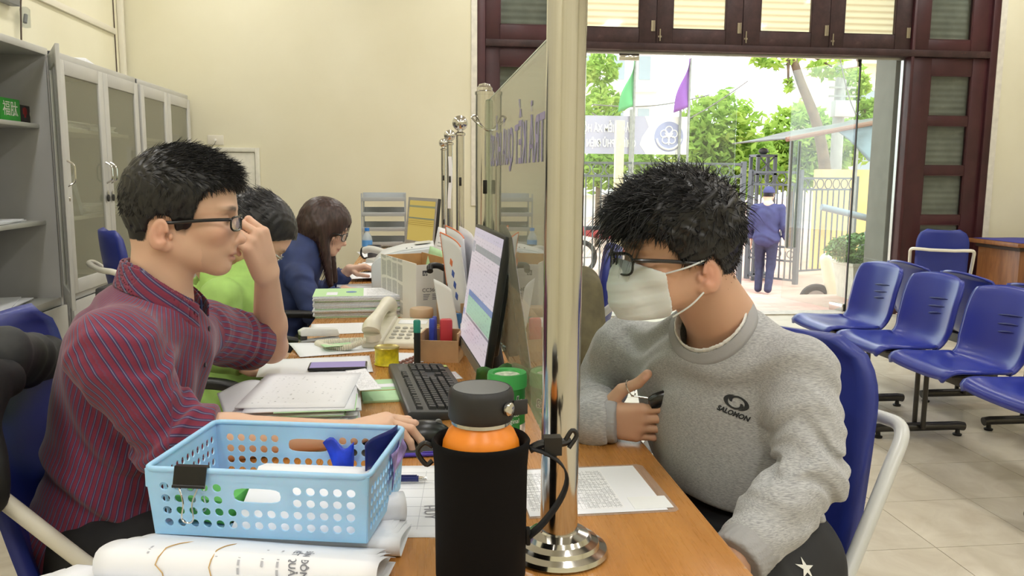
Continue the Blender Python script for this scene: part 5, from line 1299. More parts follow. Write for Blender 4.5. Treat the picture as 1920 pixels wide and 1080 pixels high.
T2 = Matrix.Translation((0, 0, 0.05)) @ Matrix.Rotation(math.radians(-6), 4, 'X')
def xf2(o): o.data.transform(T2); return o
xf2(MB().bb(-0.20, 0.20, 0.0, 0.025, 0.0, 0.315).build('housing', M('monitor_black', (30, 31, 33), 0.4), m2, bevel=0.003))
fm = MB(); fm.bb(-0.20, 0.20, -0.005, 0, 0, 0.025); fm.bb(-0.20, 0.20, -0.005, 0, 0.295, 0.315); fm.bb(-0.20, -0.182, -0.005, 0, 0.025, 0.295); fm.bb(0.182, 0.20, -0.005, 0, 0.025, 0.295)
xf2(fm.build('bezel', M('bezel_grey', (172, 172, 170), 0.4), m2))
t = NT('yellow_page'); t.setp((0, 0, 0), 0.3); tc = t.add('ShaderNodeTexCoord'); x, y, z = t.sep(tc.outputs['UV'])
c_ = t.mix(t.math('MULTIPLY', t.math('GREATER_THAN', y, 0.83), t.math('LESS_THAN', y, 0.88)), (214, 186, 96), (150, 150, 110))
c_ = t.mix(t.math('MULTIPLY', t.math('GREATER_THAN', y, 0.55), t.math('LESS_THAN', y, 0.58)), c_, (120, 130, 110))
c_ = t.mix(t.math('MULTIPLY', t.math('MULTIPLY', t.math('GREATER_THAN', y, 0.36), t.math('LESS_THAN', y, 0.54)), t.math('GREATER_THAN', t.math('FRACT', t.math('MULTIPLY', y, 22)), 0.6)), c_, (176, 146, 66))
t.link(c_, t.b.inputs['Emission Color']); t.b.inputs['Emission Strength'].default_value = 0.75
xf2(MB().grid(lambda u, v: Vector((-0.182+0.364*u, -0.001, 0.025+0.27*v)), 1, 1).build('screen', MATS['yellow_page'], m2))
MB().tube([(0, 0.06, 0.01), (0, 0.04, 0.15)], 0.02, 12).lathe([(0, 0), (0.09, 0), (0.08, 0.012), (0, 0.014)], (0, 0.06, 0), 24).build('stand', MATS['monitor_black'], m2, smooth=True)
wb_ = thing('plastic_bottle', 'small clear water bottle with blue cap by the far trays', 'bottle', (-0.335, 5.42, DZ))
MB().lathe([(0, 0), (0.032, 0.002), (0.033, 0.02), (0.031, 0.06), (0.033, 0.10), (0.026, 0.125), (0.013, 0.145), (0.013, 0.155)], (0, 0, 0), 24).build('body', M('pet_plastic', (214, 226, 232), 0.15, **{'Alpha': 0.55}), wb_, smooth=True)
MB().lathe([(0.0335, 0.055), (0.0335, 0.095)], (0, 0, 0), 24).build('label', M('label_blue', (90, 150, 210), 0.4), wb_, smooth=True)
MB().lathe([(0, 0.154), (0.0155, 0.154), (0.0155, 0.173), (0, 0.174)], (0, 0, 0), 20).build('cap', M('cap_blue', (50, 130, 220), 0.4), wb_, smooth=True)
mg = thing('coffee_mug', 'dark mug with black handle on the far desk', 'mug', (-0.268, 5.02, DZ))
MB().lathe([(0, 0), (0.04, 0), (0.042, 0.01), (0.042, 0.095), (0.039, 0.095), (0.038, 0.01), (0, 0.01)], (0, 0, 0), 28).build('cup', M('mug_grey', (84, 86, 92), 0.35), mg, smooth=True, angle=50)
MB().tube(spline([(-0.042, 0, 0.08), (-0.072, 0, 0.078), (-0.08, 0, 0.045), (-0.065, 0, 0.018), (-0.042, 0, 0.02)], 6), 0.006, 8).build('handle', MATS['black_plastic'], mg, smooth=True)
p2_ = thing('desk_telephone', 'pale far telephone with its handset across the mug', 'telephone', (-0.19, 4.72, DZ), math.radians(60))
MB().prism([(-0.09, 0), (-0.09, 0.02), (0.08, 0.05), (0.09, 0.0)], 'x', -0.08, 0.08).build('base', M('phone_pale', (206, 206, 200), 0.45), p2_, bevel=0.005)
MB().tube(spline([(-0.05, -0.11, 0.05), (-0.05, -0.04, 0.08), (-0.05, 0.06, 0.10), (-0.05, 0.11, 0.09)], 5), 0.02, 12).build('handset', MATS['phone_pale'], p2_, smooth=True)
for k in range(4):
    sheet('paper_sheet', '%s sheet from the top of the low far paper pile by the printer' % ORD[3-k], (-0.20, 4.45, DZ+0.018+0.006*k), 0.22, 0.16, 0.1*k, plain if k % 2 else M('grey_folder', (120, 122, 126), 0.6), group='low far paper pile', curl=0.004, thick=0.004)
# jackets on chairs
def jacket_fn(c, ax, hw, drop, r):
    def fn(P):
        d = smax(sd_cone(P, c-ax*hw, c+ax*hw, r, r), -sd_plane(P, c-Vector((0, 0, drop)), (0, 0, 1)), 0.01)
        return d
    return fn
dk = M('charcoal_jacket', (54, 56, 58), 0.75, var=0.12, bump=0.2, bscale=80, bdist=0.003); bkj = M('black_jacket', (26, 27, 29), 0.7, var=0.1, bump=0.2, bscale=80, bdist=0.003)
olv = M('olive_jacket', (92, 86, 62), 0.75, var=0.12, bump=0.2, bscale=60, bdist=0.003)
def drape(name, label, pts_, rx, mat, seed):
    """jacket hung over a chair back: thick folded slab along pts, with folds"""
    def fn(P):
        d = None
        for a, b, r1, r2 in pts_:
            e = sd_cone(P, a, b, r1, r2); d = e if d is None else smin(d, e, 0.06)
        return d+folds(P, 0.006, 38, seed, (0.2, 1, 0.4))
    ps = [Vector(x) for c in pts_ for x in c[:2]]
    lo = [min(p[i] for p in ps)-0.16 for i in range(3)]; hi = [max(p[i] for p in ps)+0.16 for i in range(3)]
    V, Q = net(fn, lo, hi, 0.007); c0 = Vector((ps[0].x, ps[0].y, lo[2]+0.1))
    return tag(np_mesh(name, V, Q, mat, None, None, loc=c0), label, 'jacket')
# ================================================================== people
t = NT('skin'); a = t.attr('tone'); t.setp(rough=0.48, spec=0.35)
t.base(a.outputs['Color']); t.b.inputs['Subsurface Weight'].default_value = 0.12
t.b.inputs['Subsurface Radius'].default_value = (0.012, 0.005, 0.003); t.b.inputs['Subsurface Scale'].default_value = 0.5
t.bump(t.noise(t.coords('Object'), 420, 3), 0.06, 0.0006)
t = NT('black_hair'); t.setp(rough=0.38, spec=0.5)
v = t.coords('Object', (60, 60, 60)); t.base(t.ramp(t.noise(v, 3, 3), [(0.3, (12, 12, 14)), (0.7, (30, 29, 32))]))
t = NT('brown_hair'); t.setp(rough=0.4, spec=0.5)
t.base(t.ramp(t.noise(t.coords('Object', (40, 40, 6)), 3, 3), [(0.3, (38, 24, 22)), (0.7, (70, 48, 44))]))
SKIN, BLACKHAIR, BROWNHAIR = MATS['skin'], MATS['black_hair'], MATS['brown_hair']
SKINT = (np.array(lin((224, 184, 158))), np.array(lin((208, 166, 140))), np.array(lin((228, 190, 168))))

def lerp1(x, xs, ys): return np.interp(x, xs, ys).astype(F32)
def skull(q):
    d = sd_ell(q, (0.0, 0, 0.036), (0.100, 0.077, 0.088))
    d = smin(d, sd_ell(q, (0.040, 0, 0.020), (0.068, 0.066, 0.075)), 0.02)
    d = smin(d, sd_ell(q, (-0.035, 0, -0.005), (0.062, 0.065, 0.065)), 0.03)
    return d
def head_sd(q, full=True):
    d = skull(q)
    m = q.copy(); m[:, 1] = np.abs(m[:, 1])          # mirrored half
    d = smin(d, sd_ell(q, (0.046, 0, -0.042), (0.060, 0.056, 0.066)), 0.025)
    d = smin(d, sd_cone(m, (-0.008, 0.050, -0.060), (0.070, 0.014, -0.096), 0.020, 0.019), 0.03)
    d = smin(d, sd_ell(q, (0.080, 0, -0.101), (0.019, 0.023, 0.017)), 0.018)
    d = smin(d, sd_ell(m, (0.068, 0.043, -0.030), (0.026, 0.022, 0.020)), 0.02)
    d = smin(d, sd_ell(m, (0.090, 0.027, 0.016), (0.017, 0.026, 0.009)), 0.014)
    d = smax(d, -sd_ell(m, (0.108, 0.033, -0.006), (0.016, 0.020, 0.013)), 0.012)
    d = smin(d, sd_ell(m, (0.082, 0.032, -0.006), (0.0165, 0.0165, 0.0135)), 0.004)
    # nose
    d = smin(d, sd_cone(q, (0.100, 0, 0.004), (0.1135, 0, -0.043), 0.007, 0.0105), 0.012)
    d = smin(d, sd_ell(q, (0.1175, 0, -0.046), (0.011, 0.0115, 0.0095)), 0.008)
    d = smin(d, sd_ell(m, (0.1035, 0.0125, -0.0515), (0.010, 0.0075, 0.0075)), 0.006)
    d = smax(d, -sd_ell(m, (0.106, 0.0065, -0.0600), (0.007, 0.004, 0.004)), 0.003)
    # lips
    d = smin(d, sd_ell(q, (0.0965, 0, -0.066), (0.012, 0.022, 0.012)), 0.012)
    d = smin(d, sd_ell(q, (0.1015, 0, -0.0735), (0.0085, 0.021, 0.0055)), 0.004)
    d = smin(d, sd_ell(q, (0.0995, 0, -0.0845), (0.0085, 0.018, 0.0062)), 0.004)
    d = smax(d, -sd_ell(q, (0.108, 0, -0.0790), (0.012, 0.026, 0.0013)), 0.0025)
    if full:
        Re = rotm(0, 0.20, 0.32)
        e = sd_ell(m, (-0.024, 0.079, -0.036), (0.0195, 0.0075, 0.0310), Re)
        e = smin(e, sd_ell(m, (-0.012, 0.074, -0.060), (0.010, 0.006, 0.010)), 0.008)
        e = smax(e, -sd_ell(m, (-0.020, 0.0880, -0.032), (0.0120, 0.0080, 0.0205), Re), 0.004)
        e = smin(e, sd_ell(m, (-0.022, 0.0800, -0.030), (0.0045, 0.004, 0.0120), Re), 0.004)
        e = smax(e, -sd_ell(m, (-0.010, 0.0840, -0.040), (0.0060, 0.0085, 0.0080)), 0.003)
        e = smin(e, sd_ell(m, (-0.003, 0.0750, -0.040), (0.0040, 0.0040, 0.0070)), 0.004)
        d = smin(d, e, 0.006)
    return d
def earbox(q): return ((q[:, 0] > -0.052) & (q[:, 0] < 0.006) & (q[:, 2] > -0.075) & (q[:, 2] < 0.002) & (np.abs(q[:, 1]) > 0.066)).astype(F32)
class Head:
    def __init__(s, O, f, u, scale=1.0):
        s.O = Vector(O); s.f = Vector(f).normalized(); u = Vector(u); s.u = (u-s.f*u.dot(s.f)).normalized(); s.l = s.u.cross(s.f)
        s.s = scale
        s.B = np.array([tuple(s.f), tuple(s.l), tuple(s.u)], dtype=F32).T      # world = O + B q
    def loc(s, P): return ((P-A3(s.O))@s.B/s.s).astype(F32)
    def w(s, q):
        q = Vector(q)*s.s; return s.O+s.f*q.x+s.l*q.y+s.u*q.z
    def W(s, Q): return np.asarray(Q)*s.s@s.B.T.astype(float)+np.array(tuple(s.O))
def near(P, c, r, fn, pad=0.03):
    """evaluate fn only near c"""
    d = np.sqrt(((P-A3(c))**2).sum(1))-r
    out = np.maximum(d, 0.0)+pad
    m = d < pad
    if m.any(): out[m] = fn(P[m])
    return out.astype(F32)

def hand_chain(wrist, f, n, l, curls, thumb, sc=1.0, spread=(6, 1, -4, -9)):
    """five fingers on a palm; f along the hand, n out of the palm, l towards the thumb"""
    w = Vector(wrist); f = Vector(f).normalized(); n = Vector(n); n = (n-f*n.dot(f)).normalized(); l = Vector(l); l = (l-f*l.dot(f)-n*l.dot(n)).normalized()
    lat = (0.027, 0.009, -0.010, -0.027); fw = (0.088, 0.092, 0.086, 0.077)
    ph = ((0.042, 0.026, 0.021), (0.046, 0.030, 0.022), (0.042, 0.028, 0.021), (0.033, 0.021, 0.019))
    rad = (0.0092, 0.0094, 0.0090, 0.0080)
    palm = []; fingers = []
    for i in range(4):
        mcp = w+(f*fw[i]+l*lat[i])*sc
        palm.append((w+(l*lat[i]*0.55+f*0.004)*sc, mcp, 0.0165*sc, 0.0118*sc))
        a = 0; p = mcp; segs = []
        sp = math.radians(spread[i])
        ff = (f*math.cos(sp)+l*math.sin(sp)).normalized()
        for j in range(3):
            a += math.radians(curls[i][j])
            dr = ff*math.cos(a)+n*math.sin(a)
            q = p+dr*ph[i][j]*sc
            r0 = rad[i]*(1-0.10*j)*sc; segs.append((p, q, r0*1.04, r0*0.90)); p = q
        fingers.append(segs)
    palm.append((w+(f*0.02+l*0.02+n*0.008)*sc, w+(f*0.06+l*0.018+n*0.006)*sc, 0.014*sc, 0.010*sc))
    palm.append((w+(f*0.015-l*0.015+n*0.006)*sc, w+(f*0.06-l*0.022+n*0.006)*sc, 0.013*sc, 0.010*sc))
    p = w+(f*0.022+l*0.022+n*0.010)*sc; segs = []
    for (dv, ln, r0) in zip(thumb, (0.046, 0.034, 0.027), (0.0140, 0.0108, 0.0098)):
        dr = (f*dv[0]+l*dv[1]+n*dv[2]).normalized(); q = p+dr*ln*sc
        segs.append((p, q, r0*sc, r0*0.88*sc)); p = q
    fingers.append(segs)
    c = w+f*0.085*sc
    def fn(P):
        d = None
        for a, b, r1, r2 in palm:
            e = sd_cone(P, a, b, r1, r2); d = e if d is None else smin(d, e, 0.012)
        for segs in fingers:
            e = None
            for a, b, r1, r2 in segs:
                g = sd_cone(P, a, b, r1, r2); e = g if e is None else smin(e, g, 0.003)
            d = smin(d, e, 0.0028)
        return d
    tips = [(s[-1][1], (s[-1][1]-s[-1][0]).normalized()) for s in fingers]
    knk = [s[0][0] for s in fingers[:4]]+[s[1][0] for s in fingers[:4]]
    return dict(fn=lambda P: near(P, c, 0.14*sc, fn), tips=tips, knuckles=knk, n=n, segs=fingers)

def person(name, label, loc, head, neck, arms, hands, core, h, tone=0, beard=None, hairmask=None, brow=True, extra_box=0.06):
    """one continuous skin mesh; arms = [(a,b,r1,r2)...]; core = hidden body chain"""
    def fn(P):
        d = near(P, head.w((0.01, 0, -0.01)), 0.17*head.s, lambda Q: head_sd(head.loc(Q))*head.s)
        for (a, b, r1, r2) in neck: d = smin(d, sd_cone(P, a, b, r1, r2), 0.028)
        e = None
        for (a, b, r1, r2) in core:
            g = sd_cone(P, a, b, r1, r2); e = g if e is None else smin(e, g, 0.03)
        for (a, b, r1, r2) in arms: e = smin(e, sd_cone(P, a, b, r1, r2), 0.014)
        for hd in hands: e = smin(e, hd['fn'](P), 0.012)
        return smin(d, e, 0.01)
    pts = [Vector(x) for c in (neck+arms+core) for x in c[:2]]+[head.w((0.0, 0, 0.06))]+[tp[0] for hd in hands for tp in hd['tips']]
    lo = [min(p[i] for p in pts)-0.14 for i in range(3)]; hi = [max(p[i] for p in pts)+0.14 for i in range(3)]
    V, Q = net(fn, lo, hi, h)
    q = head.loc(V.astype(F32)); m = q.copy(); m[:, 1] = np.abs(m[:, 1])
    base = SKINT[tone][None].repeat(len(V), 0).copy()
    # broad tone variation
    nz = 0.5+0.5*np.sin(V[:, 0]*61+1.3*np.sin(V[:, 2]*47))*np.sin(V[:, 1]*53+V[:, 2]*39)
    base *= (0.96+0.07*nz)[:, None]
    def blend(mask, col, k):
        mk = np.clip(mask, 0, 1)[:, None]*k
        base[:] = base*(1-mk)+np.array(lin(col))[None]*mk
    g = lambda c, r: np.exp(-(((m-np.array(c))/np.array(r))**2).sum(1))
    inhead = (np.abs(q) < 0.17).all(1)
    blend(inhead*g((0.085, 0.045, -0.035), (0.03, 0.03, 0.02)), (214, 140, 122), 0.35)
    blend(inhead*g((0.112, 0.0, -0.05), (0.02, 0.016, 0.016)), (206, 136, 118), 0.35)
    blend(inhead*g((-0.022, 0.085, -0.036), (0.03, 0.02, 0.035)), (212, 138, 122), 0.45)
    blend(inhead*(np.exp(-((q[:, 2]+0.079)/0.0085)**4)*np.exp(-(q[:, 1]/0.021)**4)*(q[:, 0] > 0.088)), (176, 104, 100), 0.75)
    if brow:
        bw = np.exp(-((m[:, 1]-0.033)/0.020)**4)*np.exp(-((m[:, 2]-0.0165-0.12*(0.02-np.abs(m[:, 1]-0.036)))/0.0050)**4)*(q[:, 0] > 0.06)
        blend(inhead*bw, (46, 36, 34), 0.85)
    eye = np.exp(-((m[:, 1]-0.032)/0.0125)**4)*np.exp(-((m[:, 2]+0.0070)/0.0036)**4)*(q[:, 0] > 0.08)
    blend(inhead*eye, (60, 44, 40), 0.9)
    if hairmask is not None: blend(inhead*hairmask(q), (26, 24, 26), 1.0)
    if beard is not None: blend(inhead*beard(q), (120, 96, 86), 0.35)
    for hd in hands:
        for kp in hd['knuckles']:
            blend(np.exp(-((V-np.array(tuple(kp)))**2).sum(1)/(0.011**2)), (206, 140, 120), 0.4)
        for (tp, td) in hd['tips']:
            nail = np.array(tuple(tp-hd['n']*0.007-td*0.004))
            blend(np.exp(-(((V-nail)**2).sum(1)/(0.0062**2))**2), (232, 190, 176), 0.7)
            blend(np.exp(-((V-np.array(tuple(tp)))**2).sum(1)/(0.014**2)), (216, 150, 130), 0.3)
    col = np.concatenate([base, np.ones((len(V), 1))], 1)
    o = np_mesh(name, V, Q, SKIN, None, {'tone': col}, loc=loc)
    return tag(o, label, 'person')
def child_np(name, V, Q, mat, root, attrs=None):
    o = np_mesh(name, V, Q, mat, root, attrs, loc=root.location); o.location = (0, 0, 0); return o
def garment(name, fn, pts, h, mat, root, pad=0.16, attrs=None):
    pts = [Vector(p) for p in pts]
    lo = [min(p[i] for p in pts)-pad for i in range(3)]; hi = [max(p[i] for p in pts)+pad for i in range(3)]
    V, Q = net(fn, lo, hi, h)
    at_ = attrs(V) if attrs else None
    return child_np(name, V, Q, mat, root, at_), V, Q
def strands(base_pts, dirs, lens, r, name, mat, root, droop=0.0, seg=4, curl=0.0):
    """tapered hair locks as thin three-sided tubes (world space arrays)"""
    n = len(base_pts); d = dirs/np.maximum(np.linalg.norm(dirs, axis=1, keepdims=True), 1e-6)
    up = np.array([0.31, 0.55, 0.77]); u = np.cross(d, up); u /= np.maximum(np.linalg.norm(u, axis=1, keepdims=True), 1e-6); w = np.cross(d, u)
    rng = np.random.default_rng(5); ph = rng.uniform(0, 6.28, n)
    rings = []
    for k in range(seg+1):
        t = k/seg
        c = base_pts+d*(lens*t)[:, None]+np.array([0, 0, -1])*(droop*lens*t*t)[:, None]+(u*np.sin(ph)[:, None]+w*np.cos(ph)[:, None])*(curl*lens*t*t)[:, None]
        rr = r*(1-t)**0.7+0.00015
        rings.append([c+(u*math.cos(a)+w*math.sin(a))*rr for a in (0, 2.094, 4.189)])
    V = np.stack([np.stack(rg, 1) for rg in rings], 1).reshape(n, -1, 3)        # n,(seg+1)*3,3
    tmpl = []
    for k in range(seg):
        for j in range(3):
            a = k*3+j; b = k*3+(j+1) % 3; tmpl.append((a, b, b+3, a+3))
    tmpl = np.array(tmpl); Q = (np.arange(n)[:, None, None]*((seg+1)*3)+tmpl[None]).reshape(-1, 4)
    o = child_np(name, V.reshape(-1, 3), Q, mat, root); o['kind'] = 'stuff'; return o
def vnormals(V, Q):
    n = np.cross(V[Q[:, 1]]-V[Q[:, 0]], V[Q[:, 2]]-V[Q[:, 0]]); N = np.zeros_like(V)
    for k in range(4): np.add.at(N, Q[:, k], n)
    return N/np.maximum(np.linalg.norm(N, axis=1, keepdims=True), 1e-9)
def fingers_curl(a): return (a, a, a, a)

def torso_sd(P, R, chest, belly, hips, shL, shR, neck, rc, rb, rh, rs, k=0.06):
    d = sd_ell(P, chest, rc, R)
    d = smin(d, sd_ell(P, belly, rb, R), k); d = smin(d, sd_ell(P, hips, rh, R), k)
    mid = (Vector(shL)+Vector(shR))/2
    d = smin(d, sd_cone(P, shL, shR, rs, rs), 0.05)
    d = smin(d, sd_cone(P, neck, mid, 0.062, 0.075), 0.05)
    return d
def basis(lat, fwd):
    lat = Vector(lat).normalized(); fwd = Vector(fwd); fwd = (fwd-lat*fwd.dot(lat)).normalized(); up = lat.cross(fwd)
    if up.z < 0: up = -up
    return np.array([tuple(lat), tuple(fwd), tuple(up)], dtype=F32).T
def sleeve(P, chain, cuff=None, k=0.02):
    d = None
    for (a, b, r1, r2) in chain:
        e = sd_cone(P, a, b, r1, r2); d = e if d is None else smin(d, e, k)
    if cuff is not None: d = smax(d, sd_plane(P, cuff[0], cuff[1]), 0.004)
    return d
def legs_garment(root, mat, hips, R, rh, legL, legR, h=0.008, name='trousers', amp=0.0022):
    def fn(P):
        d = sd_ell(P, hips, rh, R)
        for lg in (legL, legR):
            e = sleeve(P, lg, None, 0.04); d = smin(d, e, 0.04)
        return d+folds(P, amp, 55, 1.3, (1, 0.3, 0.4))
    pts = [hips]+[x for lg in (legL, legR) for c in lg for x in c[:2]]
    return garment(name, fn, pts, h, mat, root)[0]
def shoe(root, p, d, mat):
    d = Vector((d[0], d[1], 0)).normalized(); p = Vector(p)
    fn = lambda P: smax(smin(sd_cone(P, p+d*0.17+Vector((0, 0, -0.015)), p+d*0.0, 0.036, 0.04), sd_cone(P, p, p+Vector((0, 0, 0.05)), 0.042, 0.05), 0.03), -sd_plane(P, (0, 0, 0.004), (0, 0, 1)), 0.006)
    return garment('shoe', fn, [p, p+d*0.2], 0.008, mat, root, 0.08)[0]
shoe_black = M('black_shoe', (26, 26, 28), 0.4)

def glasses(root, H, mat_frame, rimless=False, wdt=0.060, lens_h=0.034, z=-0.010, full=True, dx=0.0):
    g = bpy.data.objects.new('glasses', None); COL.objects.link(g); g.parent = root
    g.location = (0, 0, 0)
    off = Vector(root.location)
    W = lambda q: H.w(q)-off
    ln = glassy('lens_glass', (242, 245, 248), 1.5, 0.0, 0.05, (225, 230, 240))
    for s in (-1, 1):
        pts = []
        for i in range(24):
            a = 2*PI*i/24
            cx, sz = math.cos(a), math.sin(a)
            yy = s*(0.033+0.026*math.copysign(abs(cx)**0.65, cx)); zz = z+lens_h/2*math.copysign(abs(sz)**0.65, sz)
            xx = 0.117+dx-0.011*((abs(yy)-0.006)/0.055)**2*1.2
            pts.append(W((xx, yy, zz)))
        m = MB(); m._add(pts, [tuple(range(24))]); m.build('lens', ln, g, solid=0.0015)
        rim = MB()
        if rimless: rim.tube(pts[0:13], 0.0011, 6)
        else: rim.tube(pts, 0.0021, 8, closed=True)
        rim.build('rim', mat_frame, g, smooth=True)
        hx = 0.117+dx-0.011*((0.060-0.006)/0.055)**2*1.2
        tp = [W((hx, s*0.060, z+0.008)), W((hx-0.004, s*0.071, z+0.009)), W((0.06, s*0.0765, z+0.006)), W((0.0, s*0.0790, z-0.001)), W((-0.018, s*0.0745, z-0.003)), W((-0.034, s*0.066, z-0.02))]
        MB().tube(spline(tp, 4), 0.0022 if rimless else 0.0034, 8).build('temple', mat_frame, g, smooth=True)
    MB().tube(spline([W((0.1165+dx, 0.009, z+0.004)), W((0.121+dx, 0.0, z+0.009)), W((0.1165+dx, -0.009, z+0.004))], 5), 0.0014, 8).build('bridge', mat_frame, g, smooth=True)
    return g
black_acetate = M('black_acetate', (18, 18, 20), 0.25, spec=0.6)
silver_wire = M('silver_wire', (190, 190, 192), 0.25, 0.9)

# ------------------------------------------------------------------ the man in the striped shirt
HA = Head(at(337, 402, 1.73), (0.988, 0.10, -0.05), (0.06, 0.02, 1))
nbA = HA.w((-0.035, 0, -0.175))
shR, elR, wrR = at(212, 660, 1.53), at(322, 822, 1.53), at(640, 814, 1.555)
shL, elL, wrL = at(380, 622, 1.92), at(508, 650, 2.20), at(500, 514, 1.99)
mouse_p = Vector((-0.045, 1.645, DZ))
fA = Vector((1, -0.05, -0.10)).normalized()
handRA = hand_chain(wrR, (0.955, 0.22, 0.17), (0.10, 0, -1), (-0.2, 1, 0),
                    ((22, 34, 26), (24, 36, 26), (26, 36, 26), (28, 34, 24)), ((0.75, 0.55, 0.35), (0.9, 0.2, 0.35), (0.95, -0.1, 0.3)), 1.06, (2, -6, -14, -22))
handLA = hand_chain(wrL, (-0.16, -0.42, 0.89), (-0.75, 0.55, 0.0), (0.6, 0.6, 0.4),
                    ((58, 84, 45), (60, 86, 50), (60, 88, 50), (58, 90, 50)), ((0.55, 0.45, 0.7), (0.7, 0.0, 0.75), (0.7, -0.3, 0.6)), 1.12, (5, 1, -4, -9))
chA, beA, hiA = Vector((-0.585, 1.73, 0.872)), Vector((-0.618, 1.73, 0.68)), Vector((-0.655, 1.73, 0.52))
def hair_lineA(q): return lerp1(q[:, 0], [-0.13, -0.064, -0.052, -0.045, -0.03, -0.004, 0.004, 0.020, 0.032, 0.046, 0.060, 0.09, 0.13], [-0.078, -0.076, -0.05, -0.016, 0.0, -0.002, -0.030, -0.034, -0.018, 0.028, 0.050, 0.062, 0.070])
root = person('person', 'man in maroon striped shirt and glasses using a computer mouse, hand at his nose', Vector((-0.65, 1.73, 0.5)), HA,
    [(HA.w((-0.032, 0, -0.055)), nbA, 0.056, 0.062)],
    [(shR, elR, 0.045, 0.043), (elR, elR.lerp(wrR, 0.35), 0.043, 0.043), (elR.lerp(wrR, 0.3), wrR, 0.043, 0.027), (shL, elL, 0.045, 0.042), (elL, elL.lerp(wrL, 0.35), 0.042, 0.042), (elL.lerp(wrL, 0.3), wrL, 0.042, 0.027)],
    [handRA, handLA], [(nbA, chA, 0.06, 0.09), (chA, hiA, 0.09, 0.10), (chA, shR, 0.07, 0.045), (chA, shL, 0.07, 0.045)], 0.0026, 0,
    beard=lambda q: np.exp(-((q[:, 2]+0.085)/0.022)**2)*(q[:, 0] > 0.05)*0.5,
    hairmask=lambda q: np.clip((q[:, 2]-hair_lineA(q)+0.006)/0.016, 0, 1)*(q[:, 2] > -0.09)*(1-earbox(q))*(skull(q) < 0.010))
pA = root
RA = basis((0, 1, 0), (0.94, 0, -0.30))
cuffR = (elR.lerp(wrR, 0.24), wrR-elR); cuffL = (elL.lerp(wrL, 0.02)+Vector((0.0, 0, 0)), (elL-shL))
cufL_pt = shL.lerp(elL, 0.68)
def shirtA(P):
    d = torso_sd(P, RA, chA, beA, hiA, shL, shR, nbA+Vector((0, 0, -0.03)), (0.175, 0.138, 0.20), (0.165, 0.142, 0.19), (0.19, 0.158, 0.12), 0.060)
    d = d+folds(P, 0.0070, 40, 0.7, (0.5, 0.2, 0.9))
    r = sleeve(P, [(shR, shR.lerp(elR, 0.5), 0.068, 0.064), (shR.lerp(elR, 0.5), elR, 0.064, 0.066), (elR, elR.lerp(wrR, 0.3), 0.066, 0.058)], cuffR)
    r = r+folds(P, 0.0075, 62, 2.1, (elR-shR))+np.exp(-((P-A3(elR))**2).sum(1)/0.09**2)*folds(P, 0.006, 110, 0.3, (elR-shR))
    l = sleeve(P, [(shL, elL, 0.070, 0.066)], (cufL_pt, elL-shL))
    l = l+folds(P, 0.0036, 80, 4.0, (elL-shL))
    d = smin(d, sd_cone(P, nbA+Vector((-0.02, -0.05, -0.045)), shR+Vector((0, 0.02, 0.0)), 0.045, 0.060), 0.05)
    d = smin(smin(d, r, 0.055), l, 0.03)
    # rolled cuffs
    for c, ax, rr in ((elR.lerp(wrR, 0.18), (wrR-elR).normalized(), 0.064), (shL.lerp(elL, 0.62), (elL-shL).normalized(), 0.072)):
        e = sd_cone(P, c-ax*0.018, c+ax*0.018, rr, rr-0.002); e = smax(e, np.abs(sd_plane(P, c, ax))-0.026, 0.008)
        d = smin(d, e, 0.006)
    d = smax(d, -sd_cone(P, nbA-Vector((0, 0, 0.03)), HA.w((-0.02, 0, -0.06)), 0.066, 0.074), 0.006)
    return smax(d, neckcutA(P)+0.004, 0.006)
def neckcutA(P): return (HA.loc(P)-np.array([-0.092, 0, -0.078], F32))@np.array([0.57, 0, 0.82], F32)
def torsoA(P): return torso_sd(P, RA, chA, beA, hiA, shL, shR, nbA+Vector((0, 0, -0.03)), (0.175, 0.138, 0.20), (0.165, 0.142, 0.19), (0.19, 0.158, 0.12), 0.060)
def stripesA(V):
    Vf = V.astype(F32)
    dR = sleeve(Vf, [(shR, elR, 0.07, 0.06), (elR, elR.lerp(wrR, 0.35), 0.06, 0.056)]); dL = sleeve(Vf, [(shL, elL, 0.072, 0.066)])
    dT = torso_sd(Vf, RA, chA, beA, hiA, shL, shR, nbA, (0.175, 0.138, 0.20), (0.165, 0.142, 0.19), (0.19, 0.158, 0.12), 0.05)
    def ang(a, b, ref, r):
        ax = (Vector(b)-Vector(a)).normalized(); u = (Vector(ref)-ax*Vector(ref).dot(ax)).normalized(); w = ax.cross(u)
        q = Vf-A3(a); return np.arctan2(q@A3(w), q@A3(u))*r
    up = nbA-hiA
    q = Vf-A3(chA)
    uT = np.arctan2(q[:, 1]*0.75, (q@A3(Vector((0.94, 0, -0.3)))))*0.16
    uR = ang(shR, elR, (0, 1, 0), 0.07)
    far = np.clip(((Vf-A3(elR))@A3((wrR-elR).normalized()))/0.02, 0, 1)
    uRf = ang(elR, wrR, (0, 1, 0), 0.06)
    uR = np.where(far > 0.5, uRf+0.003, uR)
    uL = ang(shL, elL, (0, 0, 1), 0.07)
    zone = np.where(dR < np.minimum(dT, dL)-0.008, 1, np.where(dL < dT-0.008, 2, 0))
    u = np.where(zone == 1, uR, np.where(zone == 2, uL, uT))
    return {'stripe': u}
t = NT('striped_cotton'); t.setp(rough=0.85, spec=0.2); t.b.inputs['Sheen Weight'].default_value = 0.25
a = t.attr('stripe').outputs['Fac']
u = t.math('FRACT', t.math('MULTIPLY', a, 1/0.0135))
cc = t.ramp(u, [(0.0, (134, 54, 76)), (0.30, (140, 57, 80)), (0.36, (70, 60, 98)), (0.47, (72, 66, 106)), (0.50, (130, 136, 166)), (0.55, (130, 136, 166)), (0.58, (70, 62, 100)), (0.68, (66, 54, 92)), (0.74, (132, 53, 76)), (1.0, (134, 54, 76))])
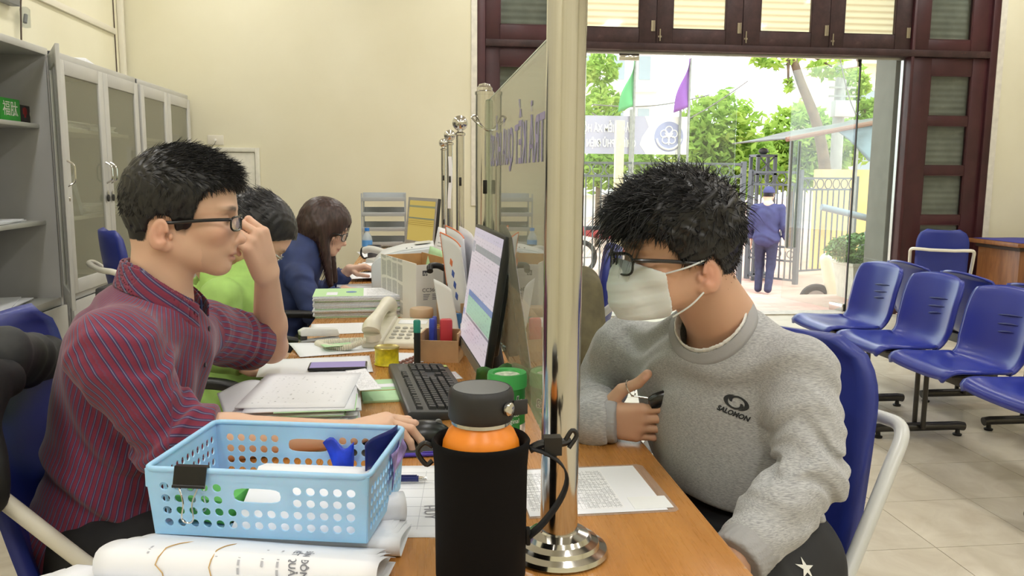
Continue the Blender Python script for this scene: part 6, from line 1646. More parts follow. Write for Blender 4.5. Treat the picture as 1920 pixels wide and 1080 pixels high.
wv = t.noise(t.coords('Object', (160, 160, 900)), 1.0, 2)
t.base(t.mix(t.math('MULTIPLY', wv, 0.40), cc, (84, 40, 64)))
t.bump(t.noise(t.coords('Object'), 700, 2), 0.2, 0.0006)
sh, VA, QA = garment('striped_shirt', shirtA, [shL, shR, elL, elR, elR.lerp(wrR, 0.4), nbA, hiA, hiA-Vector((0.1, 0, 0.06))], 0.0042, MATS['striped_cotton'], root, 0.16, stripesA)
# folded collar
def collarA(P):
    c = sd_cone(P, nbA-Vector((0, 0, 0.03)), HA.w((-0.02, 0, -0.06)), 0.070, 0.078); tt = torsoA(P); q = P-A3(nbA)
    stand = smax(np.abs(c)-0.0026, np.abs(tt-0.016)-0.024, 0.002)
    # turned-down outer leaf, deeper towards the front points
    drop = np.clip(0.012+0.16*np.maximum(q[:, 0]+0.02, 0), 0.012, 0.03)
    leaf_ = smax(np.abs(c-0.0085-0.35*np.clip(0.036-tt, 0, 0.05))-0.0026, np.maximum(tt-0.040, -(tt-0.010+drop*0.6)), 0.002)
    d = smin(stand, leaf_, 0.004)
    gap = np.abs(q[:, 1])-(0.010+0.55*np.maximum(0, q[:, 0]-0.04))
    return smax(np.where(q[:, 0] > 0.01, np.maximum(d, -gap), d), neckcutA(P), 0.003)
def collar_attr(V):
    q = V-np.array(tuple(nbA)); return {'stripe': np.arctan2(q[:, 1], q[:, 0])*0.075*0.6+q[:, 2]*0.6}
garment('collar', collarA, [nbA, HA.w((0, 0, -0.1))], 0.0032, MATS['striped_cotton'], root, 0.13, collar_attr)
inner = M('navy_lining', (38, 50, 92), 0.8)
pq = lambda x, z: nbA+Vector((x, 0.012, z))
garment('collar_lining', lambda P: smax(np.abs(sd_cone(P, nbA-Vector((0.005, 0, 0.035)), HA.w((-0.025, 0, -0.085)), 0.083, 0.062))-0.002, -sd_plane(P, nbA+Vector((0.045, 0, 0)), (1, 0.2, 0.1)), 0.002)
        + np.where(sd_plane(P, nbA+Vector((0, 0, 0.03)), (0.4, 0, 1)) > 0, 0.02, 0) + np.where(np.abs((P-A3(nbA))[:, 1]) < 0.014, 0.02, 0), [nbA], 0.0035, inner, root, 0.13)
# placket and buttons on the shirt front
bvhA = BVHTree.FromPolygons([tuple(v) for v in VA], [tuple(int(i) for i in f) for f in QA])
for k in range(4):
    o_ = Vector((-0.2, 1.725, 0.96-0.075*k)); hit = bvhA.ray_cast(o_, Vector((-1, 0, 0)))
    if hit[0] is not None:
        MB().lathe([(0, 0), (0.0055, 0), (0.0055, 0.002), (0, 0.0025)], hit[0]-root.location, 12, rotm(0, PI/2)).build('button', M('dark_button', (44, 36, 52), 0.35), root, smooth=True)
trousers_black = M('black_cotton', (30, 30, 33), 0.85, var=0.1, bump=0.15, bscale=600)
legs_garment(root, trousers_black, hiA-Vector((0.0, 0, 0.0)), RA, (0.185, 0.15, 0.10),
    [((-0.64, 1.84, 0.54), (-0.22, 1.86, 0.54), 0.088, 0.066), ((-0.22, 1.86, 0.54), (-0.19, 1.84, 0.09), 0.064, 0.052)],
    [((-0.64, 1.62, 0.54), (-0.22, 1.60, 0.54), 0.088, 0.066), ((-0.22, 1.60, 0.54), (-0.19, 1.62, 0.09), 0.064, 0.052)])
for yy in (1.84, 1.62): shoe(root, (-0.19, yy, 0.045), (1, 0, 0), shoe_black)
def hairA(P):
    q = HA.loc(P)
    th = lerp1(q[:, 2], [-0.09, -0.02, 0.02, 0.07, 0.12], [0.003, 0.004, 0.008, 0.014, 0.014])
    d = skull(q)-th
    d = smin(d, sd_ell(q, (0.064, 0, 0.084), (0.042, 0.056, 0.022)), 0.012)
    d = smax(d, (hair_lineA(q)-q[:, 2])*0.8, 0.004)
    d = smax(d, -sd_ell(q, (-0.024, 0.085, -0.036), (0.024, 0.032, 0.036)), 0.004)
    d = smax(d, -sd_ell(q, (-0.024, -0.085, -0.036), (0.024, 0.032, 0.036)), 0.004)
    n = 0.0014*np.sin(q[:, 1]*520+3*np.sin(q[:, 0]*60))*np.sin(q[:, 0]*90+q[:, 2]*70+2)+0.0012*np.sin(q[:, 0]*310+4*np.sin(q[:, 2]*80))*np.sin(q[:, 1]*160)
    return d+n
hs_, VH, QH = garment('hair', hairA, [HA.w((0, 0, 0.03))], 0.0028, BLACKHAIR, root, 0.17)
rng = np.random.default_rng(3)
NH = vnormals(VH, QH); qh = HA.loc(VH.astype(F32))
sel = rng.choice(np.where(qh[:, 2] > 0.0)[0], 5200)
qs = qh[sel]; B = HA.B.astype(float)
topw = np.clip((qs[:, 2]-0.04)/0.05, 0, 1)[:, None]
dl = topw*np.array([[0.95, 0, 0.12]])+(1-topw)*np.stack([-0.15+0*qs[:, 0], 0*qs[:, 0], -0.9+0*qs[:, 0]], 1)+rng.normal(0, 0.16, (len(sel), 3))
dw = dl@B.T+NH[sel]*(0.10+0.22*topw)
ln = 0.010+0.020*topw[:, 0]*rng.uniform(0.5, 1.2, len(sel))
strands(VH[sel]-NH[sel]*0.002, dw, ln, 0.00085, 'hair_strands', BLACKHAIR, root, 0.15, 4, 0.2)
# short bristles above the forehead
fs = rng.choice(np.where((qh[:, 0] > 0.07) & (qh[:, 2] > 0.05) & (qh[:, 2] < 0.11))[0], 900)
strands(VH[fs]-NH[fs]*0.003, (np.array([[0.9, 0, 0.05]])+rng.normal(0, 0.25, (len(fs), 3)))@B.T, rng.uniform(0.008, 0.018, len(fs)), 0.0008, 'fringe_strands', BLACKHAIR, root, 0.5, 4, 0.2)
glasses(root, HA, black_acetate, rimless=False, lens_h=0.028, z=-0.012)

# ------------------------------------------------------------------ the man in the grey sweatshirt
HB = Head(at(1277, 474, 1.42), (-0.985, -0.10, -0.03), (-0.08, 0.0, 1), 0.935)
nbB = at(1352, 598, 1.48)
bshR, belR, bwrR = at(1172, 652, 1.74), at(1114, 745, 1.80), at(1114, 786, 1.575)
bshL, belL, bwrL = at(1497, 696, 1.37), at(1520, 886, 1.27), at(1385, 1046, 1.16)
fRB = Vector((0.915, -0.40, 0.02)).normalized()
handRB = hand_chain(bwrR, fRB, (0.40, 0.90, 0.18), (0.0, -0.20, 0.98),
                    ((4, 96, 75), (8, 100, 75), (12, 102, 75), (16, 102, 75)), ((0.62, 0.75, 0.05), (0.88, 0.48, -0.05), (0.66, 0.74, -0.10)), 1.08, (5, 1, -4, -9))
handLB = hand_chain(bwrL, (-0.62, 0.30, -0.45), (-0.3, 0.4, 0.6), (-0.3, -0.9, 0.2), ((25, 40, 25),)*4, ((0.5, 0.7, 0.3), (0.8, 0.4, 0.3), (0.9, 0.2, 0.3)), 1.0)
chB, beB, hiB = Vector((0.590, 1.525, 0.850)), Vector((0.612, 1.505, 0.715)), Vector((0.632, 1.49, 0.60))
def hair_lineB(q): return lerp1(q[:, 0], [-0.13, -0.075, -0.06, -0.048, -0.03, 0.0, 0.010, 0.030, 0.045, 0.06, 0.085, 0.14], [-0.076, -0.074, -0.055, -0.02, -0.002, -0.006, -0.020, -0.008, 0.010, 0.034, 0.046, 0.05])
root = person('person', 'man in grey sweatshirt, black glasses and white face mask holding keys', Vector((0.63, 1.49, 0.5)), HB,
    [(HB.w((-0.032, 0, -0.05)), nbB, 0.058, 0.066)],
    [(bshR, belR, 0.045, 0.042), (belR, bwrR, 0.04, 0.027), (bshL, belL, 0.045, 0.042), (belL, bwrL, 0.04, 0.028)],
    [handRB, handLB], [(nbB, chB, 0.06, 0.08), (chB, hiB-Vector((0, 0, 0.05)), 0.08, 0.07), (chB, bshR, 0.06, 0.045), (chB, bshL, 0.06, 0.045)], 0.0027, 1,
    hairmask=lambda q: np.clip((q[:, 2]-hair_lineB(q)+0.01)/0.022, 0, 1)*(q[:, 2] > -0.105)*(1-earbox(q))*(skull(q) < 0.008))
pB = root
RB = basis(bshL-bshR, (-0.82, -0.57, -0.12))
cuffRB = (bwrR+fRB*0.030, fRB); cuffLB = (belL.lerp(bwrL, 0.98), bwrL-belL)
def shirtB(P):
    d = torso_sd(P, RB, chB, beB, hiB, bshL, bshR, nbB+Vector((0, 0, -0.02)), (0.182, 0.122, 0.185), (0.176, 0.120, 0.155), (0.182, 0.124, 0.095), 0.060)
    d = d+folds(P, 0.0078, 40, 3.3, (0.35, 0.6, 0.9))
    d = smax(d, -sd_plane(P, (0.6, 1.45, 0.672), (0.0, -0.12, 1)), 0.012)
    r = sleeve(P, [(bshR, belR, 0.068, 0.058), (belR, bwrR, 0.058, 0.048), (bwrR, bwrR+fRB*0.03, 0.048, 0.046)], cuffRB)+folds(P, 0.003, 80, 1.1, (bwrR-belR))
    e = sleeve(P, [(bshL, bshL.lerp(belL, 0.55), 0.063, 0.058), (bshL.lerp(belL, 0.55), belL, 0.058, 0.056), (belL, belL.lerp(bwrL, 0.5), 0.056, 0.054), (belL.lerp(bwrL, 0.5), bwrL, 0.054, 0.043)], cuffLB)
    wl = np.exp(-((P-A3(belL))**2).sum(1)/0.11**2)
    e = e+folds(P, 0.0042, 60, 5.0, (belL-bshL))+wl*folds(P, 0.0100, 85, 0.4, (0.5, 0.2, 0.9))
    d = smin(smin(d, r, 0.03), e, 0.032)
    d = smax(d, -sd_cone(P, nbB-Vector((0.01, 0, 0.03)), HB.w((-0.035, 0, -0.07)), 0.070, 0.085), 0.008)
    return d
t = NT('heather_jersey'); t.setp(rough=0.9, spec=0.15); t.b.inputs['Sheen Weight'].default_value = 0.3
n1 = t.noise(t.coords('Object', (90, 260, 900), (0.3, 0.2, 0.1)), 1.0, 3, 0.6)
n2 = t.noise(t.coords('Object'), 7, 3)
t.base(t.mix(t.math('MULTIPLY', n2, 0.3), t.ramp(n1, [(0.32, (138, 139, 142)), (0.5, (170, 171, 173)), (0.68, (196, 197, 198))]), (150, 150, 152)))
t.bump(t.noise(t.coords('Object'), 500, 2), 0.25, 0.0007)
JER = MATS['heather_jersey']
gB, VB, QB = garment('sweatshirt', shirtB, [bshL, bshR, belL, belR, bwrR, bwrL, nbB, hiB, hiB-Vector((0, 0, 0.05))], 0.0048, JER, root, 0.16)
rib = M('rib_knit', (158, 158, 160), 0.9, bump=0.4, bscale=400)
axB0, axB1 = nbB-Vector((0.01, 0, 0.03)), HB.w((-0.035, 0, -0.07))
def torsoB(P): return torso_sd(P, RB, chB, beB, hiB, bshL, bshR, nbB+Vector((0, 0, -0.02)), (0.182, 0.122, 0.185), (0.176, 0.120, 0.155), (0.182, 0.124, 0.095), 0.060)
def neckband(P, w0=-0.006, w1=0.012, t0=-0.012, t1=0.008):
    c = sd_cone(P, axB0, axB1, 0.070, 0.085); tt = torsoB(P)
    return smax(smax(c-w1, w0-c, 0.003), smax(tt-t1, t0-tt, 0.003), 0.003)
garment('neckband', neckband, [nbB], 0.0032, rib, root, 0.15)
garment('undershirt_edge', lambda P: neckband(P, -0.0095, -0.0055, -0.012, 0.012), [nbB], 0.003, M('white_tee', (226, 226, 224), 0.8), root, 0.15)
for nm, c, a, r in (('cuff', bwrR+fRB*0.022, fRB, 0.0445), ('cuff', belL.lerp(bwrL, 0.92), (bwrL-belL).normalized(), 0.0465)):
    garment(nm, lambda P, c=c, a=a, r=r: smax(sd_cone(P, c-a*0.03, c+a*0.03, r+0.001, r-0.001), np.abs(sd_plane(P, c, a))-0.026, 0.006)+0.0009*np.sin(np.arctan2((P-A3(c))[:, 2], (P-A3(c))[:, 1])*50), [c], 0.0035, rib, root, 0.09)
track = M('black_track', (30, 31, 35), 0.7, var=0.12, bump=0.1, bscale=300)
trB = legs_garment(root, track, hiB-Vector((0, 0, 0.03)), RB, (0.180, 0.128, 0.12),
    [((0.68, 1.385, 0.555), (0.38, 1.13, 0.560), 0.098, 0.070), ((0.38, 1.13, 0.560), (0.34, 1.12, 0.09), 0.066, 0.052)],
    [((0.58, 1.56, 0.545), (0.24, 1.47, 0.550), 0.092, 0.070), ((0.24, 1.47, 0.550), (0.28, 1.45, 0.09), 0.066, 0.052)])
for p in ((0.34, 1.12, 0.045), (0.28, 1.45, 0.045)): shoe(root, p, (-0.8, -0.5, 0), shoe_black)
def hairB(P):
    q = HB.loc(P)
    th = lerp1(q[:, 2], [-0.11, -0.03, 0.0, 0.04, 0.09, 0.13], [0.004, 0.005, 0.009, 0.019, 0.030, 0.034])
    d = skull(q)-th
    d = smin(d, sd_ell(q, (0.080, 0.0, 0.090), (0.046, 0.060, 0.030)), 0.02)
    d = smin(d, sd_ell(q, (-0.062, 0, 0.02), (0.042, 0.06, 0.07)), 0.02)
    d = smin(d, sd_ell(q, (-0.070, 0, -0.065), (0.028, 0.045, 0.045)), 0.02)
    d = smax(d, (hair_lineB(q)-q[:, 2])*0.8, 0.006)
    for s in (-1, 1): d = smax(d, -sd_ell(q, (-0.024, s*0.09, -0.036), (0.026, 0.034, 0.036)), 0.005)
    n = 0.003*np.sin(q[:, 1]*210+3*np.sin(q[:, 0]*45))*np.sin(q[:, 0]*80+q[:, 2]*95+2)+0.0028*np.sin(q[:, 0]*150+4*np.sin(q[:, 2]*60))*np.sin(q[:, 1]*90+q[:, 2]*120)
    return d+n*np.clip((q[:, 2]+0.05)/0.05, 0.2, 1)
_, VH, QH = garment('hair', hairB, [HB.w((0, 0, 0.03))], 0.003, BLACKHAIR, root, 0.19)
NH = vnormals(VH, QH); qh = HB.loc(VH.astype(F32)); B = HB.B.astype(float)
sel = rng.choice(np.where(qh[:, 2] > -0.058)[0], 8000); qs = qh[sel]
topw = np.clip((qs[:, 2]-0.02)/0.07, 0, 1)[:, None]; bk = np.clip(-qs[:, 0]/0.08, 0, 1)[:, None]
dl = topw*np.array([[0.75, -0.05, 0.10]])+(1-topw)*np.array([[0.10, 0, -0.95]])+bk*np.array([[-0.5, 0, -0.25]])+rng.normal(0, 0.28, (len(sel), 3))
dw = dl@B.T+NH[sel]*(0.05+0.10*topw)
ln = (0.010+0.026*topw[:, 0])*rng.uniform(0.5, 1.25, len(sel))
strands(VH[sel]-NH[sel]*0.003, dw, ln, 0.0010, 'hair_strands', BLACKHAIR, root, 0.25, 4, 0.35)
fs = rng.choice(np.where((qh[:, 0] > 0.085) & (qh[:, 2] > 0.045))[0], 420)
strands(VH[fs]-NH[fs]*0.003, (np.array([[0.72, 0, -0.10]])+rng.normal(0, 0.28, (len(fs), 3)))@B.T, rng.uniform(0.03, 0.062, len(fs)), 0.0010, 'fringe_strands', BLACKHAIR, root, 0.75, 6, 0.25)
tp = rng.choice(np.where((qh[:, 2] > 0.12) & (qh[:, 0] > -0.06))[0], 170)
strands(VH[tp]-NH[tp]*0.003, (np.array([[0.45, 0, 0.65]])+rng.normal(0, 0.32, (len(tp), 3)))@B.T, rng.uniform(0.018, 0.045, len(tp)), 0.0009, 'loose_strands', BLACKHAIR, root, 0.15, 5, 0.35)
glasses(root, HB, black_acetate, lens_h=0.040, z=-0.012, dx=0.014)
# pleated mask
def mask_fn(P):
    q = HB.loc(P)
    d = head_sd(q, False)
    d = smin(d, sd_ell(q, (0.100, 0, -0.060), (0.036, 0.040, 0.052)), 0.025)
    d = smin(d, sd_ell(q, (0.098, 0, -0.082), (0.034, 0.030, 0.036)), 0.02)
    pl = 0.0008*np.tanh(3*np.sin((q[:, 2]+0.02)*190+q[:, 0]*40))*np.clip((q[:, 0]-0.05)/0.03, 0, 1)
    d = np.abs(d-0.0045+pl)-0.0022
    d = smax(d, (0.036+0.024*np.clip((q[:, 2]+0.11)/0.08, 0, 1))-q[:, 0], 0.002)
    up = (q[:, 2]+0.028)-0.36*np.maximum(q[:, 0]-0.059, 0); dn = -(q[:, 2]+0.120)
    d = smax(smax(d, up, 0.002), dn, 0.002)
    return d
t = NT('mask_fabric'); t.setp((226, 228, 230), 0.85); t.b.inputs['Subsurface Weight'].default_value = 0.1; t.bump(t.noise(t.coords('Object'), 900, 2), 0.2, 0.0005)
mk, _, _ = garment('face_mask', mask_fn, [HB.w((0.08, 0, -0.07))], 0.0023, MATS['mask_fabric'], root, 0.12)
off = root.location
for s in (-1, 1):
    for a, b in (((0.060, s*0.066, -0.030), (-0.012, s*0.081, -0.006)), ((0.040, s*0.056, -0.112), (-0.010, s*0.079, -0.066))):
        m = Vector(a).lerp(Vector(b), 0.5)+Vector((0, s*0.010, 0))
        MB().tube(spline([HB.w(a)-off, HB.w(m)-off, HB.w(b)-off], 5), 0.0016, 8).build('ear_loop', MATS['mask_fabric'], mk, smooth=True)
# printed emblem and word on the chest, projected onto the cloth
bvhB = BVHTree.FromPolygons([tuple(v) for v in VB], [tuple(int(i) for i in f) for f in QB])
ink = M('ink_black', (34, 36, 40), 0.7)
def onto(bvh, o0, ex, ey, dr, eps, off):
    def conv(co):
        p = o0+ex*co.x+ey*co.y; h = bvh.ray_cast(p-dr*0.15, dr)
        q = h[0] if h[0] is not None else p
        return q-dr*eps-off
    return conv
lc = at(1380, 757, 1.40); hit = bvhB.ray_cast(CC, (lc-CC).normalized()); lc = hit[0]
nrm = hit[1]; nrm = nrm if nrm.dot(lc-CC) < 0 else -nrm
dr = -nrm
ey = (Vector((0, 0, 1))-nrm*nrm.z).normalized(); ex = ey.cross(nrm); ex, ey = (ex*0.975-ey*0.22).normalized(), (ey*0.975+ex*0.22).normalized()
cv = onto(bvhB, lc, ex, ey, dr, 0.0012, off)
lg = bpy.data.objects.new('chest_print', None); COL.objects.link(lg); lg.parent = root
text_mesh('lettering', 'SALOMON', 0.0125, ink, lg, Matrix.Translation((0, -0.0185, 0)), ext=0.0, shear=0.25, off=0.0006, xs=1.0, conv=cv)
for fl in (1, -1):
    mb = MB(); vs = []; N = 40
    for i in range(N+1):
        tt = i/N; a = math.radians(112+262*tt); rc_ = float(np.interp(tt, [0, 0.3, 0.6, 1], [0.90, 0.84, 0.80, 0.40]))
        hw = float(np.interp(tt, [0, 0.08, 0.26, 0.5, 0.72, 0.88, 1], [0.02, 0.10, 0.19, 0.12, 0.13, 0.17, 0.07]))
        for s_ in (1, -1):
            rr = rc_+s_*hw; vs.append(cv(Vector((0.0235*rr*math.cos(a)*fl, 0.0135*rr*math.sin(a)*fl+0.002, 0))))
    mb._add(vs, [(2*i, 2*i+1, 2*i+3, 2*i+2) for i in range(N)]); mb.build('emblem', ink, lg)
# white star-like mark on the track trousers
dgx = bpy.context.evaluated_depsgraph_get()
mt = trB.data; bvhT = BVHTree.FromPolygons([v.co+off for v in mt.vertices], [tuple(p.vertices) for p in mt.polygons])
sp_ = at(1510, 1066, 1.2); hit = bvhT.ray_cast(CC, (sp_-CC).normalized())
if hit[0] is not None:
    nrm = hit[1] if hit[1].dot(hit[0]-CC) < 0 else -hit[1]
    ex = (CR-nrm*CR.dot(nrm)).normalized(); ey = nrm.cross(ex)
    cv = onto(bvhT, hit[0], ex, ey, -nrm, 0.0015, off)
    mb = MB(); pts = []
    for i in range(10):
        a = math.radians(100+36*i); r = 0.021 if i % 2 == 0 else 0.007
        pts.append(cv(Vector((r*math.cos(a)*1.1, r*math.sin(a), 0))))
    mb._add([cv(Vector((0, 0, 0)))]+pts, [(0, i+1, (i+1) % 10+1) for i in range(10)]); mb.build('star_mark', M('print_white', (240, 240, 235), 0.6), root)
# keys in the fist
tseg = handRB['segs'][4]; iseg = handRB['segs'][0]
rc0 = tseg[1][0].lerp(tseg[1][1], 0.55); rax = (tseg[1][1]-tseg[1][0]).normalized()
ky = thing('key_bunch', 'black car key on a steel ring held in the masked man\'s fist', 'keys', tuple(rc0))
u_ = rax.orthogonal().normalized(); w_2 = rax.cross(u_)
MB().tube([(u_*math.cos(a)+w_2*math.sin(a))*0.0165+Vector((0, 0, -0.004)) for a in [2*PI*i/28 for i in range(28)]], 0.0011, 6, closed=True).build('key_ring', steel, ky, smooth=True)
fb = iseg[0][0].lerp(iseg[0][1], 0.75)+Vector((0.0, -0.006, 0.020))-rc0
MB().lathe([(0, -0.024), (0.012, -0.021), (0.016, -0.010), (0.016, 0.012), (0.011, 0.021), (0, 0.024)], fb, 18, rotm(0.3, 1.2, 0.2), 1, 0.6).build('key_fob', black_acetate, ky, smooth=True)
MB().tube([Vector((0.0, -0.004, -0.018)), fb], 0.0016, 6).build('key_blade', steel, ky)
# ================================================================== women at the far desks
def leaf_mesh(name, centers, size, mat, parent, rngs):
    n = len(centers); nr = rngs.normal(0, 1, (n, 3)); nr[:, 2] = np.abs(nr[:, 2])+0.3; nr /= np.linalg.norm(nr, axis=1, keepdims=True)
    a = np.cross(nr, rngs.normal(0, 1, (n, 3))); a /= np.linalg.norm(a, axis=1, keepdims=True); b = np.cross(nr, a)
    s = size*rngs.uniform(0.6, 1.3, (n, 1))
    V = np.stack([centers-a*s, centers+b*s*0.42+nr*s*0.12, centers+a*s, centers-b*s*0.42+nr*s*0.12], 1).reshape(-1, 3)
    Q = np.arange(4*n).reshape(n, 4)
    o = np_mesh(name, V, Q, mat, parent); o.data.polygons.foreach_set('use_smooth', np.zeros(n, bool)); o['kind'] = 'stuff'; return o
def woman(label, loc, H, tone, shL, shR, elL, elR, wrL, wrR, ch, be, hi, fwd, top_mat, top_name, hair_kind, hair_mat, hands, collar=None):
    nb = H.w((-0.03, 0, -0.16))
    r = person('person', label, loc, H, [(H.w((-0.03, 0, -0.055)), nb, 0.047, 0.052)],
        [(shR, elR, 0.036, 0.034), (elR, wrR, 0.034, 0.023), (shL, elL, 0.036, 0.034), (elL, wrL, 0.034, 0.023)], hands,
        [(nb, ch, 0.05, 0.08), (ch, hi, 0.08, 0.09), (ch, shR, 0.06, 0.04), (ch, shL, 0.06, 0.04)], 0.0042, tone)
    R = basis(Vector(shL)-Vector(shR), fwd)
    def fn(P):
        d = torso_sd(P, R, ch, be, hi, shL, shR, nb+Vector((0, 0, -0.03)), (0.165, 0.115, 0.17), (0.155, 0.12, 0.17), (0.175, 0.14, 0.11), 0.05)+folds(P, 0.005, 40, 0.9, (0.4, 0.3, 0.9))
        for (a, b, c) in ((shR, elR, wrR), (shL, elL, wrL)):
            e = sleeve(P, [(a, b, 0.060, 0.052), (b, c, 0.052, 0.038)], (Vector(b).lerp(Vector(c), 0.86), Vector(c)-Vector(b)))+folds(P, 0.0045, 70, 2.0, Vector(b)-Vector(a)); d = smin(d, e, 0.02)
        return smax(d, -sd_cone(P, nb-Vector((0, 0, 0.03)), H.w((-0.02, 0, -0.06)), 0.060, 0.075), 0.006)
    garment(top_name, fn, [shL, shR, elL, elR, wrL, wrR, nb, hi], 0.007, top_mat, r)
    if collar: garment(collar, lambda P: smax(np.abs(sd_cone(P, nb-Vector((0.03, 0, 0.04)), H.w((-0.05, 0, -0.10)), 0.085, 0.095))-0.012, np.abs(sd_plane(P, nb+Vector((-0.02, 0, -0.005)), (0.55, 0, 1)))-0.03, 0.01)+folds(P, 0.003, 60, 1.0), [nb], 0.006, top_mat, r, 0.17)
    legs_garment(r, trousers_black if hair_kind == 'long' else M('grey_trousers', (96, 98, 96), 0.85), Vector(hi)-Vector((0, 0, 0.07)), R, (0.17, 0.145, 0.10),
        [((hi.x, hi.y+0.09, 0.52), (hi.x+0.38, hi.y+0.10, 0.52), 0.075, 0.058), ((hi.x+0.38, hi.y+0.10, 0.52), (hi.x+0.40, hi.y+0.09, 0.09), 0.054, 0.042)],
        [((hi.x, hi.y-0.09, 0.52), (hi.x+0.38, hi.y-0.08, 0.52), 0.075, 0.058), ((hi.x+0.38, hi.y-0.08, 0.52), (hi.x+0.40, hi.y-0.08, 0.09), 0.054, 0.042)], 0.010)
    for dy in (0.09, -0.08): shoe(r, (hi.x+0.40, hi.y+dy, 0.045), (1, 0, 0), shoe_black)
    def hair(P):
        q = H.loc(P)
        d = skull(q)-0.014
        if hair_kind == 'long':
            d = smin(d, sd_ell(q, (-0.035, 0, 0.02), (0.085, 0.088, 0.10)), 0.02)
            m = q.copy(); m[:, 1] = np.abs(m[:, 1])
            for s_ in (-1, 1):
                a_ = H.w((-0.05, s_*0.03, -0.02)); d = smin(d, sd_cone(P, a_, a_+Vector((-0.035, 0, -0.20)), 0.055, 0.042), 0.03)
                a_ = H.w((0.0, s_*0.070, 0.0)); d = smin(d, sd_cone(P, a_, a_+Vector((0.035, 0, -0.25)), 0.032, 0.014), 0.03)
            face = sd_ell(q, (0.10, 0, -0.045), (0.075, 0.060, 0.100))
            d = smax(d, -face, 0.012)
        else:
            d = smin(d, sd_ell(q, (-0.10, 0, 0.0), (0.05, 0.045, 0.045)), 0.03)
            hl = lerp1(q[:, 0], [-0.13, -0.06, -0.03, 0.02, 0.05, 0.09, 0.13], [-0.07, -0.06, -0.02, -0.01, 0.02, 0.060, 0.075])
            d = smax(d, (hl-q[:, 2])*0.8, 0.006)
        return d+0.0016*np.sin(q[:, 1]*330+2*np.sin(q[:, 2]*40))*np.sin(q[:, 0]*240+3*np.sin(q[:, 2]*25))
    _, VH_, QH_ = garment('hair', hair, [H.w((0, 0, 0.02)), H.w((0, 0, -0.28 if hair_kind == 'long' else 0.0))], 0.0045, hair_mat, r, 0.15)
    N_ = vnormals(VH_, QH_); sl_ = rng.choice(len(VH_), 1800)
    qq = H.loc(VH_[sl_].astype(F32)); dn = np.array([[0.0, 0, -1.0]]) if hair_kind == 'long' else np.array([[-0.9, 0, -0.1]])
    dwn = (dn+rng.normal(0, 0.10, (len(sl_), 3)))@H.B.astype(float).T+N_[sl_]*0.05
    strands(VH_[sl_]-N_[sl_]*0.0015, dwn, rng.uniform(0.02, 0.05, len(sl_)), 0.0009, 'hair_strands', hair_mat, r, 0.1, 3, 0.05)
    glasses(r, H, black_acetate if hair_kind == 'long' else silver_wire, rimless=hair_kind != 'long', lens_h=0.036, z=-0.014)
    return r
navy = M('navy_cloth', (44, 58, 104), 0.7, var=0.12, vscale=12, bump=0.15, bscale=90, bdist=0.002)
lime = M('lime_cloth', (160, 200, 108), 0.75, var=0.08, vscale=12, bump=0.15, bscale=90, bdist=0.002)
# navy jacket: head bowed over her papers
HW = Head(at(606, 424, 3.72), (0.93, -0.05, -0.34), (0.30, 0, 1), 0.95)
w1 = [at(545, 500, 3.90), at(560, 520, 3.55), at(600, 560, 3.98), at(590, 585, 3.50), at(655, 505, 3.95), at(645, 545, 3.62)]
hwL = hand_chain(w1[4], (0.9, -0.2, 0.2), (0.1, 0, -1), (0, -1, 0.1), ((30, 40, 30),)*4, ((0.6, 0.6, 0.4), (0.9, 0.2, 0.3), (0.9, 0, 0.3)), 0.92)
hwR = hand_chain(w1[5], (0.9, 0.3, -0.1), (0.0, 0, -1), (0, 1, 0), ((20, 30, 20),)*4, ((0.6, 0.6, 0.4), (0.9, 0.2, 0.3), (0.9, 0, 0.3)), 0.92)
woman('woman in navy hooded jacket with long brown hair and glasses, bowed over papers', Vector((-0.62, 3.72, 0.5)), HW, 2, w1[0], w1[1], w1[2], w1[3], w1[4], w1[5],
      Vector((-0.545, 3.72, 0.87)), Vector((-0.60, 3.72, 0.72)), Vector((-0.64, 3.72, 0.56)), (0.94, 0, -0.3), navy, 'hooded_jacket', 'long', BROWNHAIR, [hwL, hwR], 'hood')
# lime top, mostly hidden behind the striped shirt
HG = Head(at(476, 436, 2.62), (0.68, 0.22, -0.68), (0.65, 0.15, 0.75), 0.97)
w2 = [at(420, 545, 2.82), at(415, 560, 2.42), at(440, 640, 2.86), at(395, 655, 2.38), at(500, 668, 2.60), at(470, 690, 2.36)]
hgL = hand_chain(w2[4], (0.9, 0, -0.1), (0, 0, -1), (0, -1, 0), ((25, 30, 20),)*4, ((0.6, 0.6, 0.4), (0.9, 0.2, 0.3), (0.9, 0, 0.3)), 0.92)
hgR = hand_chain(w2[5], (0.9, 0.1, -0.1), (0, 0, -1), (0, 1, 0), ((25, 30, 20),)*4, ((0.6, 0.6, 0.4), (0.9, 0.2, 0.3), (0.9, 0, 0.3)), 0.92)
woman('woman in lime green top, mostly hidden behind the man in striped shirt', Vector((-0.60, 2.62, 0.5)), HG, 0, w2[0], w2[1], w2[2], w2[3], w2[4], w2[5],
      Vector((-0.555, 2.62, 0.87)), Vector((-0.58, 2.62, 0.72)), Vector((-0.60, 2.62, 0.56)), (0.94, 0.1, -0.3), lime, 'green_top', 'tied', BLACKHAIR, [hgL, hgR])

